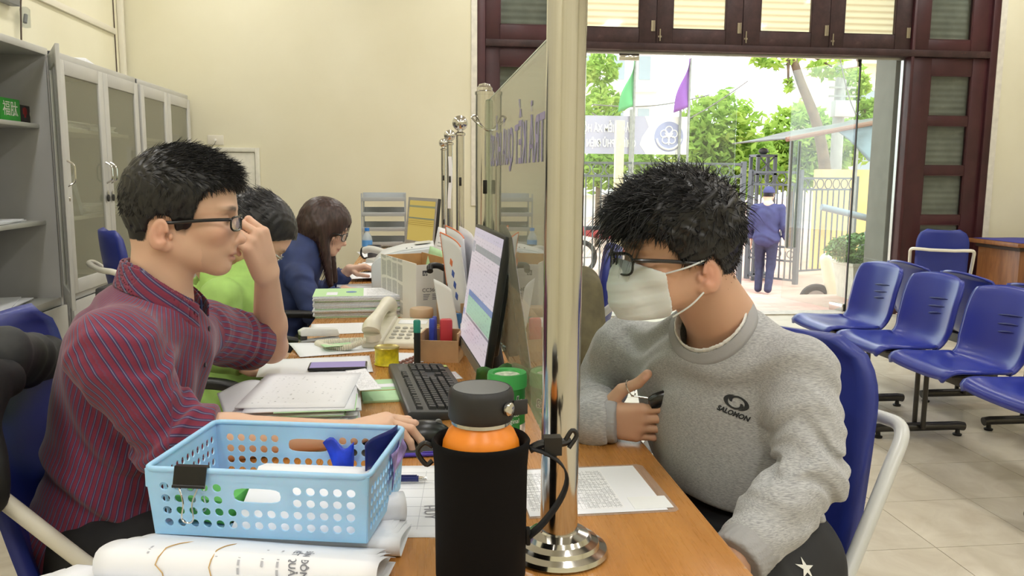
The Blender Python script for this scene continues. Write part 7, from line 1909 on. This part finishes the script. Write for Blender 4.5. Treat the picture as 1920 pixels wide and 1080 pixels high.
# ================================================================== outside the doors
GZ = -0.5
t = NT('yard_paving'); v = t.coords('Object', (2.5, 2.5, 2.5)); t.setp(rough=0.7)
br = t.add('ShaderNodeTexBrick'); t.link(v, br.inputs['Vector']); br.inputs['Color1'].default_value = (*lin((206, 166, 150)), 1); br.inputs['Color2'].default_value = (*lin((214, 180, 164)), 1); br.inputs['Mortar'].default_value = (*lin((190, 160, 146)), 1); br.inputs['Scale'].default_value = 1.0; br.inputs['Mortar Size'].default_value = 0.01
t.base(br.outputs['Color'])
yard = MB().bb(-14, 30, 7.4, 60, GZ-0.1, GZ).build('yard_ground', MATS['yard_paving']); yard['kind'] = 'structure'
land = MB().bb(0.3, 6.2, 7.4, 8.55, GZ, -0.012).build('entrance_landing', MATS['yard_paving']); land['kind'] = 'structure'
for k in range(2):
    s_ = MB().bb(0.3, 6.2, 8.55+0.3*k, 8.85+0.3*k, GZ, -0.012-0.163*(k+1)).build('entrance_step', MATS['yard_paving']); s_['kind'] = 'structure'
pil = MB().bb(at(1652, 300, 7.75).x, at(1690, 300, 7.75).x+0.1, 7.6, 7.95, -0.012, 3.4).build('wall_outside', M('grey_render', (112, 110, 104), 0.8, var=0.06, vscale=6)); pil['kind'] = 'structure'
och = MB().bb(at(1536, 400, 15.0).x, at(1536, 400, 15.0).x+6.0, 15.0, 15.3, GZ, at(1600, 318, 15.0).z).build('wall_yard', M('ochre_wall', (226, 194, 132), 0.8, var=0.08, vscale=2)); och['kind'] = 'structure'
# far street buildings
def building(label, x0, x1, y, z1, mat, rows, cols):
    b = thing('street_building', label, 'building', ((x0+x1)/2, y, GZ), 0)
    w = x1-x0; H_ = z1-GZ
    MB().bb(-w/2, w/2, 0, 4, 0, H_).build('wall', mat, b)
    for r_ in range(rows):
        for c_ in range(cols):
            cx = -w/2+w*(c_+0.5)/cols; cz = 1.0+(H_-1.2)*(r_+0.4)/rows
            f = MB().bb(cx-w/cols*0.28, cx+w/cols*0.28, -0.05, 0, cz-0.5, cz+0.6).build('window', M('shutter_pale', (196, 190, 186), 0.6), b)
            MB().bb(cx-w/cols*0.22, cx+w/cols*0.22, -0.07, -0.05, cz-0.42, cz+0.52).build('pane', M('far_glass', (150, 160, 168), 0.2), f)
        MB().bb(-w/2, w/2, -0.5, 0, 0.6+(H_-1.2)*(r_+0.15)/rows, 0.75+(H_-1.2)*(r_+0.15)/rows).build('balcony', mat, b)
    MB().bb(-w/2-0.1, w/2+0.1, -0.3, 4, H_, H_+0.2).build('parapet', mat, b)
    return b
bA = at(1575, 240, 30.0)
building('cream street building with balconies behind the utility pole', bA.x, bA.x+9, 30, 10.5, M('cream_render', (236, 222, 196), 0.8, var=0.05), 4, 4)
MB().bb(-2.2, 0.8, -0.6, -0.5, 7.2, 8.3).build('red_banner', M('red_fade', (226, 120, 120), 0.7), bpy.data.objects['street_building'])
building('pale house across the street behind the banner', at(1085, 200, 34).x, at(1230, 200, 34).x, 34, 7.0, M('white_render', (236, 236, 232), 0.8), 3, 3)
# trees
t = NT('sunlit_leaf'); t.n.remove(t.b)
df = t.add('ShaderNodeBsdfDiffuse'); tl = t.add('ShaderNodeBsdfTranslucent'); ge = t.add('ShaderNodeTexCoord')
cl_ = t.ramp(t.noise(ge.outputs['Object'], 1.6, 3), [(0.3, (120, 160, 70)), (0.55, (164, 192, 96)), (0.75, (196, 210, 120))])
t.link(cl_, df.inputs[0]); t.link(cl_, tl.inputs[0]); mx = t.add('ShaderNodeMixShader'); mx.inputs[0].default_value = 0.45
t.link(df.outputs[0], mx.inputs[1]); t.link(tl.outputs[0], mx.inputs[2]); t.link(mx.outputs[0], t.out.inputs['Surface'])
leafm = MATS['sunlit_leaf']
bark = M('bark', (104, 90, 74), 0.9, var=0.2, vscale=5, bump=0.4, bscale=12, bdist=0.03)
rgt = np.random.default_rng(11)
def tree(label, base, trunk, blobs, n, size, tr=0.12, group='street trees'):
    b = Vector(base); t = thing('street_tree', label, 'tree', b, 0, group)
    pts = [Vector(p)-b for p in trunk]
    MB().tube(spline(pts, 5), [tr*(1-0.5*i/(len(spline(pts, 5))-1)) for i in range(len(spline(pts, 5)))], 12).build('trunk', bark, t, smooth=True)
    cs = []
    for (c, r) in blobs:
        c = np.array(tuple(Vector(c)-b)); k = int(n*r[0]*r[2]/sum(q[1][0]*q[1][2] for q in blobs))
        u = rgt.normal(0, 1, (k, 3)); u /= np.linalg.norm(u, axis=1, keepdims=True); u *= rgt.uniform(0.35, 1, (k, 1))**0.5
        u *= 1+0.18*np.sin(u[:, :1]*9+c[0])*np.sin(u[:, 2:]*8)
        cs.append(c+u*np.array(r))
        MB().tube([pts[-1], Vector(tuple(c))], [tr*0.4, tr*0.12], 8).build('branch', bark, t, smooth=True)
    leaf_mesh('foliage', np.concatenate(cs), size, leafm, t, rgt)
    return t
Yt = 19.0
tree('broad leafy tree behind the banner and purple flag', at(1330, 430, Yt)*1.0+Vector((0, 0, 0)), [at(1330, 470, Yt), at(1335, 380, Yt), at(1340, 300, Yt)],
     [(at(1345, 235, Yt), (0.95, 0.9, 0.75)), (at(1300, 280, Yt), (0.8, 0.8, 0.7)), (at(1395, 300, Yt), (0.8, 0.8, 0.6)), (at(1350, 330, Yt), (1.3, 0.8, 0.7))], 5200, 0.13)
tree('leafy tree between the gate post and the leaning trunk', at(1480, 430, Yt+1), [at(1480, 470, Yt+1), at(1482, 350, Yt+1), at(1485, 300, Yt+1)],
     [(at(1490, 255, Yt+1), (0.85, 0.9, 0.8)), (at(1440, 295, Yt+1), (0.9, 0.8, 0.55)), (at(1560, 270, Yt+1), (0.9, 0.8, 0.7)), (at(1470, 330, Yt+1), (1.2, 0.8, 0.4))], 5200, 0.12)
tree('leaning grey-brown tree trunk with sparse hanging leaves beside the utility pole', at(1552, 430, 16.5), [at(1556, 470, 16.5), at(1548, 330, 16.5), at(1532, 235, 16.5), at(1500, 150, 16.5), at(1478, 80, 16.5)],
     [(at(1455, 110, 16.5), (0.55, 0.5, 0.18)), (at(1560, 125, 16.5), (0.5, 0.5, 0.25)), (at(1478, 160, 16.5), (0.10, 0.1, 0.16))], 420, 0.11, 0.14)
tree('small tree with light leaves at the left of the door glass', at(1125, 430, 20), [at(1120, 470, 20), at(1122, 330, 20), at(1125, 250, 20)],
     [(at(1128, 205, 20), (0.5, 0.6, 0.55)), (at(1125, 130, 20), (0.45, 0.5, 0.4)), (at(1175, 310, 20), (0.9, 0.5, 0.35)), (at(1125, 320, 20), (0.7, 0.5, 0.5))], 2400, 0.12, 0.08)
tree('yellow-green tree above the tarp roof at the right', at(1640, 430, 21), [at(1640, 470, 21), at(1642, 330, 21), at(1645, 260, 21)],
     [(at(1645, 205, 21), (0.6, 0.6, 0.3)), (at(1630, 240, 21), (0.9, 0.6, 0.35)), (at(1600, 160, 21), (0.35, 0.5, 0.5))], 1500, 0.13, 0.08)
# poles, flags, banner, wires
conc = M('concrete_pole', (150, 150, 146), 0.8, var=0.08)
up = thing('utility_pole', 'grey concrete utility pole with a meter box beside the leaning tree', 'pole', at(1557, 470, 17.2)*1.0)
pz = at(1557, 470, 17.2); up.location = (pz.x, 17.2, GZ)
MB().tube([(0, 0, 0), (0.0, 0, 7.0)], [0.14, 0.10], 14).build('shaft', conc, up, smooth=True)
mbz = at(1552, 205, 17.2).z-GZ
MB().bb(-0.24, 0.22, -0.30, -0.10, mbz-0.17, mbz+0.17).build('meter_box', M('meter_grey', (170, 172, 170), 0.6), up, bevel=0.01)
for k in (0.0, 0.6): MB().bb(-0.3, 0.3, -0.12, -0.08, mbz+0.25+k*0.3, mbz+0.29+k*0.3).build('bracket', conc, up)
for i, (a, b, sag, lab) in enumerate(((at(1110, 255, 16), at(1402, 152, 16), 0.35, 'thin overhead wire crossing behind the purple flag'), (at(1110, 196, 16.5), at(1330, 178, 16.5), 0.12, 'upper overhead wire left of the purple flag'), (at(1110, 212, 15.5), at(1290, 218, 15.5), 0.30, 'slack wire above the banner'), (at(1575, 110, 15), at(1605, 215, 15), 0.10, 'slanting wire in front of the street building'), (at(1660, 110, 15.5), at(1640, 230, 15.5), 0.02, 'thin wire at the right of the street building'))):
    o = MB().tube([a.lerp(b, k/14)+Vector((0, 0, -sag*math.sin(PI*k/14))) for k in range(15)], 0.012, 5).build('overhead_wire', M('wire_grey', (110, 106, 100), 0.6)); tag(o, lab, 'wire')
def flag(label, px, top, bot, y, col, name):
    p = at(px, bot, y); f = thing('pennant_flag', label, 'flag', (p.x, y, GZ), 0, 'pennant flags')
    zt, zb = at(px, top, y).z-GZ, p.z-GZ
    MB().tube([(0, 0, 0), (0, 0, zt+0.1)], 0.02, 8).build('pole', conc, f, smooth=True)
    MB().grid(lambda u, v: Vector((-(0.02+0.24*v)*u+0.03*math.sin(v*7)*u, 0.05*math.sin(u*4+v*3), zt-(zt-zb)*v-0.10*u*v)), 6, 14).build('cloth', M(name, col, 0.7, **{'Transmission Weight': 0.0}), f, smooth=True, solid=0.004)
flag('green pennant flag at the left behind the glass', 1189, 108, 198, 12.6, (90, 170, 110), 'flag_green')
flag('purple pennant flag hanging beside the banner', 1292, 98, 200, 12.8, (140, 80, 170), 'flag_purple')
bn0, bn1, bny = at(1085, 216, 13.0), at(1288, 290, 13.0), 13.0
bn = thing('street_banner', 'grey-lilac banner with mirrored lettering and round emblem', 'banner', (bn1.x, bny, bn1.z))
W_, H_ = bn1.x-bn0.x, bn0.z-bn1.z
lil = M('banner_lilac', (176, 172, 190), 0.7); whi = M('banner_white', (240, 236, 228), 0.7)
MB().bb(-W_, 0, 0, 0.02, 0, H_).build('cloth', lil, bn)
pts = [(-0.0, 0), (0.0, H_), (-W_*0.40, H_), (-W_*0.36, H_*0.72), (-W_*0.42, H_*0.45), (-W_*0.44, H_*0.25), (-W_*0.38, 0.0)]
MB().prism(pts, 'y', -0.004, 0.0).build('white_panel', whi, bn)
ecx, ecz, eR = -W_*0.175, H_*0.47, H_*0.40
MB().lathe([(0, 0), (eR, 0), (eR, 0.004), (0, 0.004)], (ecx, -0.004, ecz), 40, rotm(PI/2)).build('emblem_disc', M('emblem_lilac', (158, 160, 190), 0.7), bn)
for k in range(5):
    a0 = PI/2+2*PI*k/5; cx, cz = ecx+eR*0.36*math.cos(a0), ecz+eR*0.08+eR*0.36*math.sin(a0)
    MB().tube([(cx+eR*0.24*math.cos(a), -0.010, cz+eR*0.24*math.sin(a)) for a in [2*PI*i/20 for i in range(20)]], eR*0.035, 6, closed=True).build('emblem_petal', whi, bn)
MB().tube([(ecx-eR*0.25, -0.012, ecz+eR*0.22), (ecx, -0.012, ecz-eR*0.08), (ecx, -0.012, ecz-eR*0.55)], eR*0.05, 6).tube([(ecx+eR*0.25, -0.012, ecz+eR*0.22), (ecx, -0.012, ecz-eR*0.08)], eR*0.05, 6).lathe([(0, 0), (eR*0.09, 0), (eR*0.09, 0.004), (0, 0.004)], (ecx, -0.010, ecz+eR*0.14), 16, rotm(PI/2)).build('emblem_figure', whi, bn)
MB().tube([(ecx+eR*0.84*math.cos(a), -0.010, ecz+eR*0.84*math.sin(a)) for a in [PI*1.05+PI*0.9*i/20 for i in range(21)]], eR*0.07, 6).build('emblem_ribbon', whi, bn)
# the cloth is printed for the street, so it reads mirrored from inside
for (txt, zz, x1) in (('BẢO HIỂM XÃ HỘI VIỆT NAM', 0.66, -W_*0.505), ('CHÍNH PHỦ ĐIỆN TỬ, N', 0.27, -W_*0.475)):
    text_mesh('lettering', txt, H_*0.27, whi, bn, frame4((x1, -0.006, H_*zz), (1, 0, 0), (0, 0, 1)), ext=0.001, align='LEFT', mirror=True, xs=0.62, off=0.004)
for x in (-W_*0.08, -W_*0.53): MB().tube([(x, -0.03, GZ-bn1.z), (x, -0.03, H_+0.1)], 0.022, 8).build('support_pole', conc, bn, smooth=True)
cp = thing('cream_column', 'slim cream column standing in front of the banner', 'column', (at(1156, 480, 11.0).x, 11.0, GZ))
MB().bb(-0.055, 0.055, -0.055, 0.055, 0, at(1156, 226, 11.0).z-GZ).build('shaft', M('cream_col', (226, 212, 176), 0.7, var=0.05), cp, bevel=0.006)
MB().bb(-0.075, 0.075, -0.075, 0.075, 0, 0.1).build('foot', MATS['cream_col'], cp, bevel=0.006)
# railings and gate
irn = M('gate_iron', (92, 98, 102), 0.5, 0.3)
def railing(name, label, cat, p0, p1, z0, z1, nbar, rings=True, lower=0.0, posts=True, group=None):
    p0, p1 = Vector(p0), Vector(p1); d = p1-p0; d.z = 0; L = d.length
    t = thing(name, label, cat, (p0.x, p0.y, z0), math.atan2(d.y, d.x), group); H2 = z1-z0
    if posts:
        for x in (0, L): MB().bb(x-0.035, x+0.035, -0.035, 0.035, 0, H2).build('post', irn, t)
    for z in (0.06, H2-0.24, H2-0.04)+((H2*0.32, H2*0.20) if lower else ()): MB().bb(0, L, -0.016, 0.016, z-0.016, z+0.016).build('rail', irn, t)
    for i in range(1, nbar):
        x = L*i/nbar; MB().bb(x-0.010, x+0.010, -0.010, 0.010, 0.06, H2-0.24).build('bar', irn, t)
    if rings:
        nr_ = max(3, int(L/0.20))
        for i in range(nr_):
            x = L*(i+0.5)/nr_; MB().tube([(x+0.085*math.cos(a), 0, H2-0.14+0.085*math.sin(a)) for a in [2*PI*k/14 for k in range(14)]], 0.010, 5, closed=True).build('ring', irn, t)
        if lower:
            for i in range(nr_):
                x = L*(i+0.5)/nr_; MB().tube([(x+0.06*math.cos(a), 0, H2*0.26+0.06*math.sin(a)) for a in [2*PI*k/14 for k in range(14)]], 0.008, 5, closed=True).build('ring', irn, t)
    return t
yg = 12.6
zt = at(1105, 300, yg).z
railing('iron_fence', 'black iron street fence with ring frieze behind the masked man\'s hair', 'fence', at(1085, 300, yg), at(1395, 300, yg), GZ, zt, 22)
g0, g1 = at(1400, 520, 13.4), at(1490, 538, 12.6)
railing('gate_leaf', 'iron gate leaf with ring rows standing open beside the guard', 'gate', (g0.x, 13.4, 0), (g1.x, 12.6, 0), GZ+0.04, at(1440, 318, 13.0).z, 9, True, 1)
railing('gate_leaf', 'second iron gate leaf behind the open one, before the ochre wall', 'gate', at(1500, 330, 13.9), at(1606, 330, 14.4), GZ+0.04, at(1550, 330, 14.1).z, 10, True, 0)
gp_ = thing('gate_post', 'square lattice gate post with a lamp ball on top', 'gate post', (at(1421, 500, 13.6).x, 13.6, GZ))
gh = at(1421, 292, 13.6).z-GZ
for sx_ in (-0.15, 0.15):
    for sy_ in (-0.15, 0.15): MB().bb(sx_-0.025, sx_+0.025, sy_-0.025, sy_+0.025, 0, gh).build('corner_bar', irn, gp_)
for z in (0.1, gh*0.5, gh-0.3, gh): MB().bb(-0.175, 0.175, -0.175, 0.175, z-0.02, z+0.02).build('plate', irn, gp_)
for k in range(2): MB().tube([(-0.15, -0.16, gh-0.3), (0.15, -0.16, gh)] if k else [(0.15, -0.16, gh-0.3), (-0.15, -0.16, gh)], 0.012, 6).build('lattice_bar', irn, gp_)
MB().lathe([(0, 0), (0.05, 0.01), (0.085, 0.05), (0.07, 0.09), (0.03, 0.11), (0, 0.115)], (0, 0, gh+0.02), 16).build('lamp_ball', M('lamp_grey', (96, 96, 96), 0.4), gp_, smooth=True)
# tarp roof and clutter by the ochre wall
ra, rb = at(1415, 268, 13.2), at(1662, 232, 12.2)
rf = thing('tarp_roof', 'sagging tarpaulin lean-to roof with torn grey edge', 'roof', (rb.x, 12.7, ra.z))
w_ = rb.x-ra.x+0.5
MB().grid(lambda u, v: Vector((-w_+w_*u+0.5, -0.9+2.4*v, 0.02+0.42*u-0.20*v*0.0+0.05*math.sin(u*9+v*4)*u)), 20, 8).build('tarp', M('tarp_grey', (96, 98, 92), 0.8, var=0.2, vscale=3), rf, smooth=True, solid=0.02)
MB().grid(lambda u, v: Vector((-w_*0.66+w_*0.90*u+0.4, -0.88, 0.16+0.30*u-float(np.interp(u, [0, 0.3, 0.55, 1], [0.0, 0.55, 0.45, 0.85]))*v+0.03*math.sin(u*13))), 24, 6).build('hanging_tarp', M('tarp_blue', (116, 134, 142), 0.7, var=0.2, vscale=2.5), rf, smooth=True, solid=0.01)
MB().tube([(-w_+0.4, -0.9, 0.0), (0.5, -0.9, 0.44)], 0.035, 8).build('eave_pole', M('rust_pole', (130, 100, 84), 0.8), rf, smooth=True)
for x in (-w_*0.30, 0.4): MB().tube([(x, -0.85, GZ-ra.z), (x, -0.85, 0.2)], 0.035, 8).build('prop', conc, rf, smooth=True)
sg_ = thing('notice_board', 'tall white and green notice on the ochre wall by the pillar', 'sign', (at(1643, 450, 11.2).x, 11.2, at(1643, 455, 11.2).z))
hh = at(1643, 310, 11.2).z-at(1643, 455, 11.2).z
MB().tube([(0.02, 0.02, GZ-sg_.location.z), (0.02, 0.02, 0.1)], 0.02, 8).build('stake', conc, sg_); MB().bb(-0.06, 0.10, -0.01, 0.01, 0, hh).build('board', M('board_white', (236, 240, 236), 0.6), sg_); MB().bb(-0.062, 0.102, -0.012, -0.0105, 0, hh*0.30).build('green_band', M('board_green', (60, 150, 96), 0.6), sg_)
MB().bb(-0.062, 0.102, -0.012, -0.0105, hh*0.94, hh).build('green_band', MATS['board_green'], sg_)
br_ = thing('barrier_pole', 'grey barrier pole leaning in front of the ochre wall', 'barrier', (at(1600, 420, 11.4).x, 11.4, GZ))
b0 = [at(1540, 388, 11.4), at(1640, 412, 11.4), at(1662, 416, 11.4), at(1640, 412, 11.4), at(1618, 456, 11.4)]
MB().tube([p-br_.location for p in b0[:3]], 0.05, 10).build('arm', M('barrier_grey', (124, 134, 142), 0.5), br_, smooth=True)
MB().tube([b0[3]-br_.location, b0[4]-br_.location, Vector((b0[4].x-br_.location.x-0.2, 0, 0))], 0.05, 10).build('stay', MATS['barrier_grey'], br_, smooth=True)
pt_ = thing('potted_shrub', 'green leafy shrub in a pale square planter outside the glass', 'plant', (at(1612, 560, 8.28).x, 8.28, -0.012))
pm = M('planter_stone', (206, 202, 190), 0.8, var=0.05); zpt = at(1612, 496, 8.28).z+0.012
MB().lathe([(0.24, 0), (0.30, zpt*0.98), (0.32, zpt), (0.32, zpt+0.03), (0.28, zpt+0.03), (0.27, zpt-0.02), (0, zpt-0.02)], (0, 0, 0), 4, rotm(0, 0, PI/4)).build('planter', pm, pt_)
gsh = M('shrub_leaf', (112, 148, 84), 0.5, var=0.35, vscale=40)
for k in range(7):
    a = k*0.9; MB().tube([(0.06*math.cos(a), 0.06*math.sin(a), zpt-0.03), (0.16*math.cos(a), 0.14*math.sin(a), zpt+0.2)], [0.012, 0.005], 6).build('stem', bark, pt_)
u = rgt.normal(0, 1, (1500, 3)); u /= np.linalg.norm(u, axis=1, keepdims=True); u *= rgt.uniform(0.3, 1, (1500, 1))**0.5
leaf_mesh('foliage', np.array([0, 0, zpt+0.17])+u*np.array([0.40, 0.28, 0.17]), 0.036, gsh, pt_, rgt)
# parked scooter behind the glass
s0 = at(1535, 560, 8.75)
sc_ = thing('parked_scooter', 'cream and grey scooter parked outside, seen behind the glass leaf', 'scooter', (s0.x+1.05, 9.75, GZ), math.radians(165)); sc_.scale = (0.85, 0.85, 0.85)
def sfn(P): return smin(smin(sd_ell(P, (-0.42, 0, 0.62), (0.34, 0.13, 0.20)), sd_cone(P, (-0.15, 0, 0.36), (0.30, 0, 0.34), 0.11, 0.10), 0.08), sd_cone(P, (0.36, 0, 0.36), (0.50, 0, 0.86), 0.12, 0.10), 0.08)
V, Q = net(sfn, (-0.95, -0.35, 0.1), (0.85, 0.35, 1.15), 0.02); np_mesh('body', V, Q, M('scooter_cream', (226, 220, 196), 0.35), sc_)
for x in (-0.52, 0.62):
    MB().tube([(x+0.20*math.cos(a), 0, 0.25+0.20*math.sin(a)) for a in [2*PI*k/20 for k in range(20)]], 0.05, 8, closed=True).build('tyre', M('black_rubber', (20, 20, 20), 0.6), sc_, smooth=True)
    MB().lathe([(0, -0.03), (0.15, -0.03), (0.15, 0.03), (0, 0.03)], (x, 0, 0.25), 20, rotm(PI/2)).build('wheel', M('wheel_grey', (160, 160, 160), 0.4, 0.6), sc_)
MB().box((-0.38, 0, 0.83), (0.60, 0.22, 0.08)).build('seat', M('seat_dark', (40, 40, 44), 0.6), sc_, bevel=0.03)
MB().tube([(0.46, -0.30, 1.02), (0.50, 0, 1.0), (0.46, 0.30, 1.02)], 0.018, 8).build('handlebar', dark_steel, sc_, smooth=True)
MB().box((-0.82, 0, 0.66), (0.05, 0.16, 0.07)).build('tail_lamp', M('lamp_blue', (90, 120, 190), 0.3), sc_, bevel=0.01)
MB().box((-0.80, 0, 0.48), (0.01, 0.19, 0.14)).build('number_plate', M('plate_white', (226, 226, 216), 0.5), sc_)
MB().box((-0.55, -0.16, 0.28), (0.30, 0.10, 0.12)).build('exhaust', M('exhaust_grey', (150, 152, 150), 0.4, 0.4), sc_, bevel=0.03)
MB().tube([(0.34, -0.02, 0.3), (0.30, -0.2, 0.02)], 0.012, 6).build('kick_stand', dark_steel, sc_)
mo = at(1150, 440, 14.5)
mc = thing('parked_motorbike', 'red and black motorbike parked behind the street fence', 'motorbike', (mo.x, 14.5, GZ), math.radians(12))
def mfn2(P): return smin(smin(sd_ell(P, (0.12, 0, 0.72), (0.24, 0.12, 0.13)), sd_cone(P, (-0.15, 0, 0.72), (-0.6, 0, 0.78), 0.11, 0.08), 0.06), sd_cone(P, (0.0, 0, 0.40), (0.2, 0, 0.48), 0.15, 0.13), 0.06)
V, Q = net(mfn2, (-0.95, -0.3, 0.1), (0.75, 0.3, 1.1), 0.025); np_mesh('body', V, Q, M('bike_red', (176, 60, 60), 0.35), mc)
for x in (-0.62, 0.66):
    MB().tube([(x+0.27*math.cos(a), 0, 0.31+0.27*math.sin(a)) for a in [2*PI*k/20 for k in range(20)]], 0.045, 8, closed=True).build('tyre', MATS['black_rubber'], mc, smooth=True)
    for k in range(5): MB().tube([(x, 0, 0.31), (x+0.26*math.cos(k*1.2566), 0, 0.31+0.26*math.sin(k*1.2566))], 0.012, 5).build('spoke', MATS['wheel_grey'], mc)
MB().tube([(0.66, 0, 0.31), (0.42, 0, 0.95)], 0.03, 8).build('fork', dark_steel, mc); MB().tube([(0.36, -0.34, 1.02), (0.42, 0, 0.97), (0.36, 0.34, 1.02)], 0.018, 8).build('handlebar', dark_steel, mc, smooth=True)
MB().lathe([(0, -0.05), (0.08, -0.03), (0.09, 0.03), (0, 0.05)], (0.56, 0, 0.88), 14, rotm(0, PI/2)).build('headlamp', M('wheel_grey', (160, 160, 160), 0.4, 0.6), mc, smooth=True)
MB().box((-0.3, 0, 0.83), (0.6, 0.2, 0.07)).build('seat', MATS['seat_dark'], mc, bevel=0.03)

# ------------------------------------------------------------------ the guard walking off outside
gx = at(1432, 552, 11.94).x; gy = 11.94
def gpt(x, y, z): return Vector((gx+x, gy+y, GZ+z))
fwd_ = Vector((0.45, 0.88, 0)).normalized(); lt = Vector((-fwd_.y, fwd_.x, 0))
def gp2(f, l, z): return Vector((gx, gy, GZ+z*0.95))+fwd_*f+lt*l
HGd = Head(gp2(0.03, 0, 1.57), fwd_+Vector((0.25, -0.1, 0)), (0, 0, 1), 0.95)
shl, shr = gp2(0, 0.185, 1.36), gp2(0, -0.185, 1.36)
ell_, elr_ = gp2(0.02, 0.245, 1.09), gp2(-0.05, -0.25, 1.09)
wrl, wrr = gp2(0.12, 0.23, 0.86), gp2(0.03, -0.28, 0.85)
gh_ = [hand_chain(w, (0.1*fwd_.x, 0.1*fwd_.y, -1), tuple(-fwd_), tuple(fwd_), ((20, 30, 25),)*4, ((0.6, 0.6, 0.3), (0.9, 0.2, 0.3), (0.9, 0, 0.3)), 0.95) for w in (wrl, wrr)]
gr = person('person', 'guard in navy uniform and cap walking away outside the gate', Vector((gx, gy, GZ)), HGd, [(HGd.w((-0.03, 0, -0.05)), gp2(0, 0, 1.40), 0.055, 0.06)],
    [(shl, ell_, 0.045, 0.04), (ell_, wrl, 0.038, 0.026), (shr, elr_, 0.045, 0.04), (elr_, wrr, 0.038, 0.026)], gh_, [(gp2(0, 0, 1.4), gp2(0, 0, 0.9), 0.09, 0.09)], 0.008, 0,
    hairmask=lambda q: (q[:, 2] > -0.03)*(q[:, 0] < 0.03)*1.0)
uni = M('navy_uniform', (58, 62, 104), 0.75, var=0.08, vscale=10, bump=0.2, bscale=60, bdist=0.004); uni2 = M('dark_uniform', (48, 52, 80), 0.75, var=0.08)
RG = basis(lt, fwd_)
def gj(P):
    d = torso_sd(P, RG, gp2(0, 0, 1.22), gp2(0, 0, 1.02), gp2(0, 0, 0.88), shl, shr, gp2(0, 0, 1.40), (0.20, 0.13, 0.22), (0.185, 0.13, 0.2), (0.20, 0.15, 0.14), 0.06)
    for (a, b, c) in ((shl, ell_, wrl), (shr, elr_, wrr)): d = smin(d, sleeve(P, [(a, b, 0.066, 0.06), (b, c, 0.058, 0.045)], (b.lerp(c, 0.93), c-b)), 0.02)
    return d+folds(P, 0.006, 30, 2.0)
garment('uniform_jacket', gj, [shl, shr, wrl, wrr, gp2(0, 0, 0.8), gp2(0, 0, 1.45)], 0.012, uni, gr)
legs_garment(gr, uni2, gp2(0, 0, 0.86), RG, (0.165, 0.13, 0.12), [(gp2(0, 0.09, 0.84), gp2(0.10, 0.09, 0.46), 0.088, 0.068), (gp2(0.10, 0.09, 0.46), gp2(0.02, 0.09, 0.07), 0.066, 0.056)],
             [(gp2(0, -0.09, 0.84), gp2(0.02, -0.08, 0.46), 0.088, 0.068), (gp2(0.02, -0.08, 0.46), gp2(-0.10, -0.06, 0.08), 0.066, 0.056)], 0.012)
shoe(gr, gp2(0.02, 0.09, 0.045), fwd_, shoe_black); shoe(gr, gp2(-0.10, -0.06, 0.05), fwd_, shoe_black)
def capf(P):
    q = HGd.loc(P); d = smax(skull(q)-0.012, 0.028-q[:, 2], 0.006); d = smin(d, smax(sd_ell(q, (0.10, 0, 0.035), (0.08, 0.07, 0.02)), -sd_ell(q, (0.10, 0, 0.02), (0.078, 0.068, 0.018)), 0.004), 0.006); return d
garment('cap', capf, [HGd.O], 0.006, uni, gr, 0.24)
# jackets over the chairs
j0, j1 = at(12, 652, 1.56), at(86, 662, 1.90)
drape('dark_jacket', 'charcoal jacket folded over the back of the chair at the left edge', [(j0, j1, 0.036, 0.034), (j0-Vector((0.02, 0, 0.05)), j1-Vector((0.02, 0, 0.04)), 0.030, 0.026)], 0, dk, 1.0)
k0, k1 = at(-52, 720, 1.46), at(-50, 1040, 1.40)
drape('dark_jacket', 'black jacket hanging down the chair at the lower left edge', [(k0, k0.lerp(k1, 0.5), 0.045, 0.042), (k0.lerp(k1, 0.5), k1, 0.042, 0.034), (k0, at(5, 712, 1.52), 0.035, 0.03)], 0, bkj, 2.0)
drape('olive_jacket', 'olive jacket hung over the blue customer chair beyond the post', [(at(1085, 545, 2.95), at(1075, 640, 2.9), 0.085, 0.11), (at(1085, 545, 2.95), at(1100, 640, 2.9), 0.06, 0.06)], 0, olv, 3.0)
